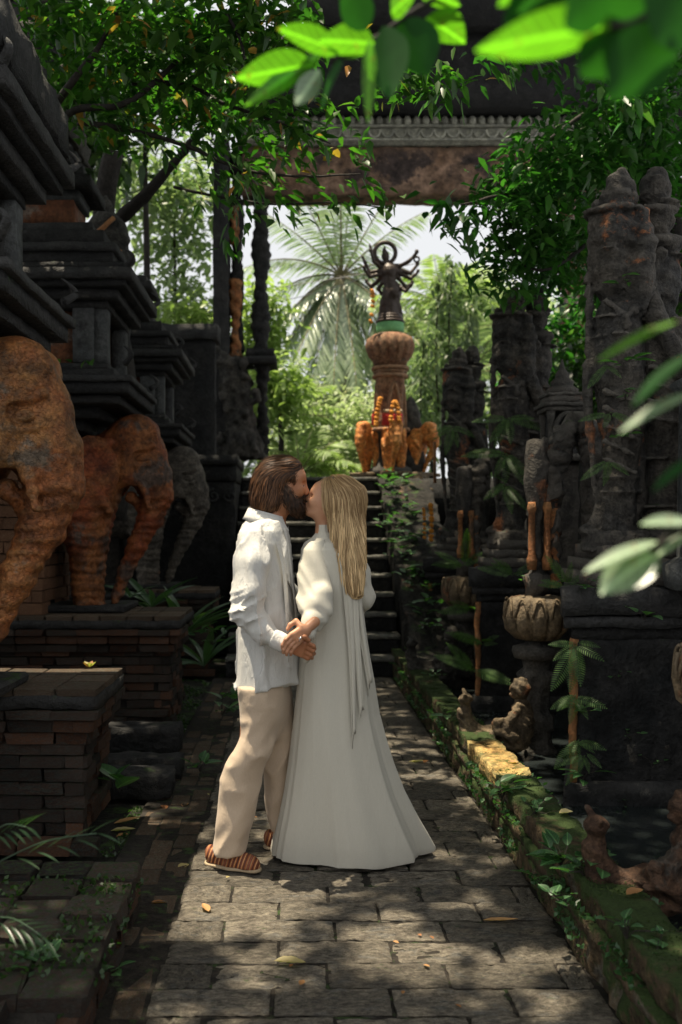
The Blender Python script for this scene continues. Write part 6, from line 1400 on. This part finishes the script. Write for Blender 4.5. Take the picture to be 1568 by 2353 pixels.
for px, py in ((685, 855), (712, 850), (745, 862), (775, 862), (805, 865), (830, 858), (860, 830), (660, 800), (875, 780)):
    q = Vector(W3(px, py, 21.3 + rng.uniform(-.3, .3))); d = q - Vector((PX, PYY, PZ)); frond((PX, PYY, PZ), tuple(d + Vector((d.x * .4, -.3, .9))), d.length * .95, .38, 60, .55, M['palm'], palm, .05, .55, .035, seed=k_); k_ += 1
def areca(label, px, py, Y, n, L, m='areca', group='feathery palms beyond the gate', spread=180, a0=0, w=.035, nl=34, ll=.40):
    b = Vector(W3(px, py, Y)); t = empty('feathery_palm', tuple(b), label, 'palm', group)
    for i in range(n):
        a = R(a0 + spread * (i + .5) / n + rng.uniform(-6, 6)); frond(b, (math.cos(a), rng.uniform(-.7, .4), abs(math.sin(a)) * 1.0 + .15), L * rng.uniform(.75, 1.1), rng.uniform(.3, .6), nl, ll, M[m], t, w, .25, .014, seed=int(px) + i)
    return t
areca('bright yellow-green feathery palm beside the gate post', 640, 960, 18, 11, 1.7)
areca('large bright feathery palm low in the gate opening', 690, 1090, 17, 12, 1.5, ll=.45)
areca('green feathery palm arching right of the column', 1010, 700, 20, 8, 1.7)
areca('arching palm at the far right of the opening', 1080, 860, 18, 9, 1.7, 'leafback')
areca('small feathery palm low in front of the pale bushes', 780, 1095, 19, 9, 1.0, 'leafback')
for px, y0_, y1_ in ((1010, 640, 1010), (1040, 600, 950), (975, 780, 1060), (1085, 700, 900)):
    P = smooth_path([W3(px, y0_, 16.5), W3(px - 8, (y0_ + y1_) / 2, 16.5), W3(px + 4, y1_, 16.5)], 10)
    t = empty('hanging_vine', tuple(P[0]), {1010: 'long green vine hanging left of the farthest guardian', 1040: 'vine hanging in front of the hazy tree, highest of four', 975: 'leafy vine hanging just right of the small orange elephants', 1085: 'short vine hanging behind the middle guardian'}[px], 'vine', 'vines beyond the gate')
    V, Fc = tube(P, .015, 5); child(mobj('stem', V, Fc, M['bark'], None, True), t)
    n = 260; i_ = rng.integers(0, len(P) - 1, n); Pn = np.array(P)[i_] + rng.normal(0, .07, (n, 3)); D = rand_dir(n); D[:, 2] -= 1
    o = link('foliage', leaf_mesh('foliage', Pn, D, rand_dir(n), .16, .06, M['leafback']), None); o['kind'] = 'stuff'; child(o, t)
# overhead wires crossing the opening
for i, (a, b) in enumerate((((640, 660), (1005, 595)), ((655, 690), (830, 640)), ((670, 455), (1015, 462)))):
    P = [W3(a[0], a[1], 15.6), W3((a[0] + b[0]) / 2, (a[1] + b[1]) / 2 + 4, 15.6), W3(b[0], b[1], 15.6)]
    o = mobj('overhead_wire', *tube(smooth_path(P, 6), .006, 5), M['wire'], None, True); tag(o, ('long thin wire slanting across the palm behind the deity', 'short thin wire slanting across the left of the palm', 'thin wire stretched just under the brown lintel')[i], 'wire', 'wires across the gate opening')
# ---------------------------------------------------------------- single leaves, ferns, small plants
def big_leaf(name, L, Wd, m, droop=.2, fold=.12, nu=12, nv=6, shape=1.0, wave=.0, split=False):
    V = []; Fc = []
    for i in range(nu + 1):
        t_ = i / nu; w = Wd / 2 * (math.sin(math.pi * t_ ** .8) ** shape) * (1 if t_ < 1 else 0) + .0005
        for j in range(-nv // 2, nv // 2 + 1):
            s_ = j / (nv / 2); V.append((t_ * L, s_ * w, abs(s_) * w * fold * 2 - droop * L * t_ ** 2 + wave * w * math.sin(t_ * 20 + s_ * 3)))
    k = nv + 1
    for i in range(nu):
        for j in range(nv): Fc.append([i * k + j, (i + 1) * k + j, (i + 1) * k + j + 1, i * k + j + 1])
    return mesh(name, V, Fc, m, True)
def place(o, p, d, up=(0, 0, 1), sc=1.0, roll=0):
    d = Vector(d).normalized(); u_ = Vector(up); y_ = u_.cross(d)
    if y_.length < .05: y_ = Vector((0, 1, 0)).cross(d)
    y_.normalize(); z_ = d.cross(y_); m_ = Matrix((d, y_, z_)).transposed().to_4x4() @ Matrix.Rotation(roll, 4, 'X')
    o.matrix_basis = Matrix.Translation(Vector(p)) @ m_ @ Matrix.Scale(sc, 4); return o
BL = {'broad': big_leaf('leaf', .12, .055, M['plant']), 'round': big_leaf('leaf', .07, .045, M['plant'], .15), 'blade': big_leaf('leaf', .60, .085, M['blade'], .35, .2, 14), 'tiny': big_leaf('leaf', .035, .024, M['leaf'], .1, .1, 5, 2)}
def fern_mesh(L=.3, n=16, Wd=.11):
    Ps = []; D = []; Ls = []
    u_ = np.linspace(.12, .98, n); Pn = np.stack([u_ * L, u_ * 0, -.35 * L * u_ ** 2], 1)
    for s_ in (-1, 1): Ps.append(Pn); D.append(np.stack([np.full(n, .45), np.full(n, s_ * 1.), np.full(n, -.15)], 1)); Ls.append(Wd * .62 * np.sin(np.pi * np.clip(u_, .15, .97) ** .8) ** .7 * .9)
    P = np.concatenate(Ps); D = np.concatenate(D); Ls = np.concatenate(Ls)
    me = leaf_mesh('frond', P, D, np.tile([0, 0, 1.], (2 * n, 1)), Ls, L / n * .62, M['fern'], None, .1, .1)
    import bmesh
    bm = bmesh.new(); bm.from_mesh(me); V, Fc = tube([(t_ * L, 0, -.35 * L * t_ ** 2) for t_ in np.linspace(0, 1, 8)], .0022, 4)
    vs = [bm.verts.new(v) for v in V]
    for f in Fc: bm.faces.new([vs[i] for i in f])
    bm.to_mesh(me); bm.free(); return me
FM = [fern_mesh(.30), fern_mesh(.22, 13, .08), fern_mesh(.36, 20, .12)]
def fern(label, p, n, sc=1.0, face=(-.3, -1, 0), up=.5, seed=0):
    r = random.Random(seed); t = empty('fern', p, label, 'fern', 'ferns growing on the stonework')
    for i in range(n):
        a = (i + .5) / n * 2 - 1; d = Vector(face).normalized(); side = d.cross(Vector((0, 0, 1))); v = d * r.uniform(.3, .6) + side * a * 1.2 + Vector((0, 0, (r.uniform(-.2, 1) * up + up * .3) if up > .3 else r.uniform(-1.3, .2)))
        place(link('frond', FM[r.randrange(3)], t), (r.uniform(-.01, .01),) * 3, v, (0, -1, .6), sc * r.uniform(.8, 1.3))
    return t
def broad(label, p, n, kind='broad', sc=1.0, sp=.06, seed=0, up=.5, group='small plants on the curb', cat='plant', m=None, name='leafy_plant'):
    r = random.Random(seed); t = empty(name, p, label, cat, group)
    for i in range(n):
        a = r.uniform(0, 6.28); v = Vector((math.cos(a), math.sin(a), up * r.uniform(.1, 1.4))); b = Vector((r.uniform(-sp, sp), r.uniform(-sp, sp), r.uniform(0, sp)))
        o = place(link('leaf', BL[kind], t), b + v.normalized() * .02, v, (0, 0, 1), sc * r.uniform(.65, 1.2), r.uniform(-.4, .4))
        if kind != 'blade':
            o2 = mobj('stalk', *tube([(0, 0, -.01), tuple(b * .5 + Vector((0, 0, .01))), tuple(b + v.normalized() * .022)], .0018, 4), M['barkdark'], t)
    return t
for i, (px, py, Y, n, sc, lab) in enumerate(((1325, 1480, 4.98, 7, .55, 'lush fern at the top of the orange-lit plinth corner'), (1322, 1600, 4.98, 5, .5, 'fern halfway down the orange-lit plinth corner'), (1330, 1700, 4.98, 5, .5, 'fern low on the orange-lit plinth corner'), (1345, 1735, 4.95, 4, .42, 'lowest fern on the plinth corner, by an orange leaf'),
        (1300, 1345, 5.4, 6, .5, 'fern behind the sunlit lotus pedestal'), (1180, 1320, 7.4, 6, .65, 'fern on the ledge in front of the middle guardian'), (1065, 1300, 8.6, 6, .7, 'fern above the shaded lotus pedestal'), (1085, 1400, 8.2, 6, .7, 'fern hanging beside the shaded lotus pedestal'),
        (1170, 960, 7.85, 6, .8, 'upper fern hanging from the chest of the middle guardian'), (1165, 1040, 7.85, 6, .8, 'middle fern of the three hanging on the middle guardian'), (1160, 1110, 7.85, 5, .75, 'lowest fern of the three hanging on the middle guardian'), (1395, 840, 5.2, 3, .38, 'small pale fern on the waist of the nearest guardian'),
        (1400, 1060, 5.2, 3, .36, 'small pale fern on the lower robe of the nearest guardian'), (1400, 950, 5.2, 3, .4, 'thin fern between the two small ones on the nearest guardian'), (1040, 980, 10.4, 5, .8, 'fern on the farthest guardian'), (1090, 1540, 7.4, 7, .7, 'fern standing in the channel behind the far mermaid'), (1110, 1480, 7.6, 6, .65, 'fern climbing the dark wall above the far mermaid'))):
    fern(lab, W3(px, py, Y), n, sc, (-.5, -1, 0), .15 if i in (0, 1, 2, 3, 8, 9, 10, 11, 12, 13, 14) else .5, i)
for i, (px, py, z, n, kind, sc, lab) in enumerate(((1155, 1830, .22, 12, 'broad', .8, 'glossy leafed plant on the curb below the sunlit block'), (1290, 1985, .25, 18, 'broad', .85, 'largest leafy plant sprawling over the curb at lower right'), (1345, 2010, .25, 9, 'round', 1.0, 'bright round-leaved plant on the curb beside the largest plant'), (1250, 2040, .10, 7, 'broad', .95, 'low plant leaning from the curb over the path'),
        (1230, 1870, .25, 9, 'round', .7, 'small plant on the curb between the two leafy ones'), (1000, 1560, .25, 9, 'round', .8, 'small plant at the far end of the mossy curb'), (1035, 1650, .27, 6, 'broad', .8, 'plant beside the ochre mermaid tail'), (1440, 2150, .25, 8, 'round', .7, 'tiny-leaved plant on the mossy curb near the bottom right'), (1500, 2200, .22, 8, 'round', .6, 'nearest tiny-leaved plant on the mossy curb'), (1300, 2080, .20, 8, 'round', .7, 'small plant on the path side of the curb'))):
    Y = YG(py, z); broad(lab, (XP(px, Y), Y, z), n, kind, sc, .05, i + 3)
for i, (px, py, Y, n, kind, sc, lab) in enumerate(((1345, 1640, 4.95, 6, 'broad', .9, 'broad-leaved climber on the plinth below the ferns'), (1340, 1790, 4.95, 5, 'broad', .9, 'low climber on the plinth above the water'), (1430, 840, 5.15, 8, 'broad', .75, 'rosette plant growing on the nearest guardian'), (1438, 1010 - 95, 5.15, 5, 'round', .8, 'small round-leaved plant on the nearest guardian'), (1440, 650, 5.2, 6, 'broad', .6, 'little plant under the arm of the nearest guardian'), (1215, 1340, 6.2, 4, 'round', .6, 'small leaf cluster beside the sunlit lotus'),
        (1430, 1010, 5.15, 6, 'round', .7, 'upper small plant on the nearest guardian robe'), (1350, 1350, 5.0, 9, 'round', .75, 'pale leaf cluster on the plinth slab'), (1480, 1420, 4.7, 4, 'broad', 1.0, 'long leaves hanging over the nearest plinth'), (1420, 1560, 5.0, 5, 'round', .5, 'tiny plant on the dark plinth face, upper'), (1450, 1700, 5.0, 6, 'round', .5, 'tiny plant on the dark plinth face, middle'), (1440, 1850, 5.0, 6, 'round', .5, 'tiny plant on the dark plinth face, lower'), (1500, 1760, 4.99, 5, 'round', .5, 'tiny plant on the dark plinth face at the right'))):
    broad(lab, W3(px, py, Y), n, kind, sc, .04, i + 60, .3, 'small plants on the statues and plinths')
# long blade plants by the left elephants
for i, (x, y_, z, n, sc, lab) in enumerate(((XP(420, 8.5), 8.5, .55, 16, 1.0, 'large clump of long glossy blade leaves between the elephants and the man'), (XP(350, 8.6), 8.6, .8, 9, .8, 'clump of long blade leaves in front of the grey elephant'), (XP(470, 9.3), 9.3, .2, 10, 1.0, 'darker clump of long leaves close to the stairs'), (XP(300, 8.4), 8.4, .9, 6, .5, 'short blade leaves at the trunk of the red-brown elephant'))):
    r = random.Random(i); t = empty('blade_plant', (x, y_, z), lab, 'plant', 'long-leaved plants behind the pedestals')
    for j in range(n):
        a = j / n * 6.28 + r.uniform(-.3, .3); v = Vector((math.cos(a), math.sin(a) * .8, r.uniform(.3, 1.4))); place(link('leaf', BL['blade'], t), (0, 0, 0), v, (0, 0, 1), sc * r.uniform(.7, 1.1), r.uniform(-.5, .5))
for i, (px, py, Y, n, kind, sc, lab) in enumerate(((275, 1815, 4.9, 6, 'broad', 1.6, 'broad speckled leaves growing beside the nearest pedestal'), (460, 1770, 5.9, 7, 'broad', .9, 'small shrub at the foot of the man, left side'), (510, 1640, 7.4, 14, 'broad', 1.1, 'dark shrub beside the path behind the man'), (490, 1480, 8.2, 14, 'broad', 1.1, 'tall dark shrub left of the man'), (560, 1640, 8.3, 8, 'round', 1.2, 'low creeper at the far left edge of the path'), (80, 2230, 3.0, 10, 'broad', .7, 'faint seedling in the lower left corner'), (230, 2240, 3.1, 6, 'round', .8, 'small seedling on the low brick ledge'))):
    broad(lab, W3(px, py, Y), n, kind, sc, .12 if n > 10 else .04, i + 90, .6, 'shrubs left of the path')
# bank plants right of the stairs
for i in range(11):
    y_ = 9.6 + i * .34; zb = .30 + np.clip((y_ - 9.3) / 3.6, 0, 1) * 1.8
    broad(['creeping plant on the bank right of the stairs, ' + q for q in ('lowest', 'second from the bottom', 'third from the bottom', 'fourth from the bottom', 'fifth from the bottom', 'half way up', 'sixth from the top', 'fourth from the top', 'third from the top', 'second from the top', 'highest')][i], (1.22 + random.uniform(-.05, .15), y_, zb), 20, 'broad' if i % 2 else 'round', 1.2, .16, i + 120, .5, 'creepers on the bank beside the stairs')
# feathery palm sprigs at the left edge, near the camera
for i, (px, py, Y, aim, L, lab) in enumerate(((-20, 1990, 2.6, (222, 1915), .45, 'bright feathery palm frond reaching in at the lower left edge'), (-30, 1925, 2.6, (60, 1900), .25, 'short dim palm frond at the left edge above the bright one'), (-30, 2110, 2.5, (95, 2150), .3, 'dim palm frond at the left edge below the bright one'))):
    a = Vector(W3(px, py, Y)); b = Vector(W3(aim[0], aim[1], Y - .1)); t = empty('palm_sprig', tuple(a), lab, 'palm frond', 'palm sprigs at the left edge')
    V, Fc = tube(smooth_path([tuple(a), tuple(a.lerp(b, .5) + Vector((0, 0, .02))), tuple(b)], 5), .002, 5); child(mobj('stem', V, Fc, M['blade'], None, True), t)
    for j in range(9):
        q = a.lerp(b, .25 + .75 * j / 8); s_ = 1 if j % 2 else -1; v = (b - a).normalized() + Vector((0, .3 * s_, .35 * s_)); me = BL.setdefault('sprig', big_leaf('leaflet', .16, .016, M['blade'], .15, .2, 8, 2)); o = place(link('leaflet', me, None), q, v, (0, 0, 1), .55); child(o, t)
# ---------------------------------------------------------------- foreground leaves, out of focus
def fg_branch(label, stem, leaves, m, r0=.004, name='leafy_branch', up=(0, .5, .85)):
    P = [Vector(W3(*p)) for p in stem]; t = empty(name, tuple(P[0]), label, 'branch', 'out-of-focus branches near the camera')
    V, Fc = tube(smooth_path([tuple(p) for p in P], 6), r0, 6); child(mobj('twig', V, Fc, M['barkdark'], None, True), t)
    for i, (bx, by, tx, ty, Y, wd, roll, mm) in enumerate(leaves):
        a = Vector(W3(bx, by, Y)); b = Vector(W3(tx, ty, Y + rng.uniform(-.03, .03))); L = (b - a).length
        me = big_leaf('leaf', L, 1.3 * wd / F * Y, M[mm or m], .06, .12, 14, 6, .85); o = link('leaf', me, None); place(o, a, (b - a), Vector(up), 1.0, roll); child(o, t)
    return t
fg_branch('bright green out-of-focus branch hanging in at the top centre', [(1120, -60, 1.5), (960, 20, 1.5), (860, 90, 1.5), (760, 140, 1.5)],
    [(722, 150, 540, 175, 1.5, 66, .15, None), (735, 125, 560, 245, 1.5, 34, .6, None), (735, 160, 678, 245, 1.5, 40, .9, 'leaffgpale'), (780, 120, 640, 60, 1.5, 58, -.1, None), (860, 100, 735, 90, 1.48, 62, .25, None), (790, 140, 730, 255, 1.5, 50, -.6, 'leaffgdark'), (850, 90, 848, 285, 1.45, 26, .2, None),
     (880, 60, 905, 230, 1.45, 80, .4, 'leaffgdark'), (930, 40, 985, 175, 1.5, 88, -.3, 'leaffgdark'), (980, 40, 1070, 95, 1.5, 74, .2, None), (900, 30, 960, -30, 1.45, 60, 0, None), (840, 70, 790, -40, 1.45, 60, 0, 'leaffgdark'), (960, -20, 1060, 10, 1.5, 40, 0, None)], 'leaffg')
fg_branch('very blurred large bright leaves at the top right', [(1568, -60, .95), (1480, 40, .95), (1400, 62, .95)],
    [(1410, 62, 1085, 105, .95, 92, .1, None), (1450, 60, 1330, 175, .95, 110, .3, 'leaffgdark'), (1500, 10, 1370, -60, .95, 150, .1, 'leaffgdark'), (1560, 40, 1480, 170, .95, 90, .3, 'leaffgdark'), (1540, 60, 1400, 230, .9, 120, .5, 'leaffgdark'), (1420, -40, 1290, 60, .9, 110, .2, 'leaffgdark'), (1600, -40, 1500, 100, .9, 150, .4, 'leaffgdark'), (1300, -70, 1150, 50, 1.0, 90, .1, 'leaffgdark'), (1380, -60, 1180, 20, 1.0, 70, 0, 'leaffgdark'), (1240, -60, 1140, 10, 1.0, 50, 0, None)], 'leaffg')
fg_branch('blurred bright green leaf pair entering at the right edge', [(1640, 720, 1.0), (1580, 740, 1.0), (1555, 745, 1.0)],
    [(1555, 738, 1370, 818, 1.0, 34, .2, None), (1600, 810, 1445, 930, 1.0, 62, .4, 'leaffgdark'), (1590, 905, 1420, 985, 1.0, 46, .2, 'leaffgpale'), (1600, 1050, 1500, 1120, 1.0, 24, .2, 'leaffgdark')], 'leaffg', up=(0, -.5, .85))
fg_branch('blurred pale leaf cluster at the right edge, level with the lotus', [(1660, 1180, 1.1), (1600, 1210, 1.1), (1540, 1230, 1.1), (1500, 1270, 1.1)],
    [(1505, 1270, 1380, 1360, 1.1, 82, -.1, 'leaffgpale'), (1510, 1245, 1342, 1305, 1.1, 40, .3, 'leaffgpale'), (1590, 1200, 1475, 1198, 1.1, 40, .1, 'leaffgpale'), (1600, 1220, 1480, 1290, 1.1, 40, .5, 'leaffgpale')], 'leaffgpale', up=(0, -.6, .8))
# ---------------------------------------------------------------- fallen leaves and flower
def fallen(px, py, z, L, wd, m, label, rz=None, group='leaves fallen on the stones', cup=.25):
    Y = YG(py, z); me = big_leaf('leaf', L, wd, M[m], -cup * .5, cup, 8, 4, .9, .06); o = link('fallen_leaf', me); o.location = (XP(px, Y) , Y, z + .006); o.rotation_euler = (random.uniform(-.15, .15), random.uniform(-.05, .12), rz if rz is not None else random.uniform(0, 6.28)); tag(o, label, 'leaf', group)
fallen(630, 2212, 0, .11, .05, 'drypale', 'pale yellow fallen leaf lying alone on the near pavers', -.25)
fallen(1110, 2118, 0, .13, .028, 'dry', 'long dark red-brown fallen leaf on the right of the path', -.1)
fallen(940, 1752, 0, .11, .03, 'drypale', 'thin white leaf on the path behind the dress train', 0)
fallen(975, 1755, 0, .05, .035, 'dry', 'small crumpled leaf beside the thin white one', 1)
fallen(480, 2098, 0, .07, .03, 'dry', 'brown leaf at the left end of the sunlit pavers', 2)
fallen(690, 2268, 0, .035, .02, 'gold' if False else 'dry', 'small orange leaf at the bottom centre of the path', 1.2)
fallen(410, 2000, -.02, .06, .04, 'drypale', 'curled beige leaf on the edging bricks below the shoe', .8)
fallen(345, 2080, -.02, .07, .04, 'dry', 'orange-brown leaf on the edging bricks', .2)
fallen(255, 1912, -.02, .12, .05, 'drypale', 'long beige leaf beside the nearest pedestal foot', .1); fallen(262, 1895, -.02, .14, .04, 'dry', 'dark brown leaf lying behind the long beige one', .3); fallen(268, 1925, -.02, .06, .03, 'dry', 'small rusty leaf in front of the long beige one', .5)
fallen(380, 1862, -.02, .07, .04, 'dry', 'reddish leaf in the shade left of the man', 1.9); fallen(420, 1856, -.02, .06, .04, 'dry', 'second reddish leaf in the shade, nearer the man', 1.2)
fallen(1285, 1872, .25, .06, .045, 'drypale', 'pale dead leaf on top of the mossy curb', 0); fallen(1165, 1757, .25, .07, .035, 'dry', 'orange leaf on the sunlit curb block', .3); fallen(1300, 1812, .09, .09, .03, 'dry', 'orange leaf floating on the dark water', 0)
fallen(1440, 2060, .25, .07, .04, 'dry', 'brown leaf on the mossy curb near the bottom right', .4)
for i in range(26):
    fallen(random.uniform(480, 1250), random.uniform(1650, 2340), 0, random.uniform(.014, .03), .012, random.choice(['dry', 'drypale', 'dry']), 'tiny dry leaf fragment scattered on the pavers', None, 'tiny leaf fragments on the path')
Yf = YG(1535, .755); t = empty('fallen_flower', (XP(205, Yf), Yf, .758), 'fallen orange and cream flower on the nearest brick pedestal', 'flower')
for j in range(5):
    a = j * 1.257; link('petal', big_leaf('petal', .045, .03, M['dry' if j % 2 else 'drypale'], -.3, .3, 6, 4), t).matrix_basis = Matrix.Rotation(a, 4, 'Z') @ Matrix.Rotation(-.4, 4, 'Y')
for i in range(9):
    z_ = 2.665; o = link('fallen_leaf', BL['tiny']); o.location = (-1.3 - random.random() * .6, 6.9 + random.random() * .1, 2.66); o.scale = (2, 2, 2); o.rotation_euler = (random.random(), random.random(), random.random() * 6); tag(o, 'small leaf lying on a cornice ledge of the middle shrine', 'leaf', 'leaves on the shrine ledge')
# ---------------------------------------------------------------- moss and ground cover
def tufts(name, n, boxes, L, m, label, hfun=None):
    Ps = []
    for (x0, x1, y0, y1, z) in boxes:
        a = (x1 - x0) * (y1 - y0); k = int(n * a / sum((b[1] - b[0]) * (b[3] - b[2]) for b in boxes)); P = np.stack([rng.uniform(x0, x1, k), rng.uniform(y0, y1, k), np.full(k, z)], 1)
        mask = fbm(P * 5, 3) > -.05; Ps.append(P[mask])
    P = np.concatenate(Ps); k = len(P); D = rand_dir(k); D[:, 2] = np.abs(D[:, 2]) + .5
    o = link(name, leaf_mesh(name, P, D, rand_dir(k), L * rng.uniform(.5, 1.4, k), L * .5, m, None, .3, .2, True)); o['kind'] = 'stuff'; tag(o, label, name.replace('_', ' ')); return o
tufts('moss', 11000, [(1.015, 1.19, 1.8, 9.9, .245), (1.0, 1.04, 1.8, 9.9, .21), (.985, 1.01, 1.8, 9.9, .13), (.97, 1.0, 1.8, 9.9, .02)], .013, M['moss'], 'soft green moss covering the curb beside the path')
tufts('curb_creepers', 3000, [(.955, 1.02, 2.0, 9.9, .16), (.95, 1.0, 2.0, 9.9, .06), (1.17, 1.24, 2.0, 9.9, .2)], .034, M['plant'], 'small creeping leaves along both sides of the mossy curb')
tufts('ground_cover', 7000, [(-.88, -.80, 2.4, 9.8, -.02), (-1.2, -.85, 5.3, 9.8, 0), (-.62, -.56, 2.2, 3.8, .14), (-1.3, -.6, 2.3, 3.7, .18), (1.1, 1.7, 9.5, 10.5, .3)], .03, M['leafdark'], 'dark low weeds along the left of the path')
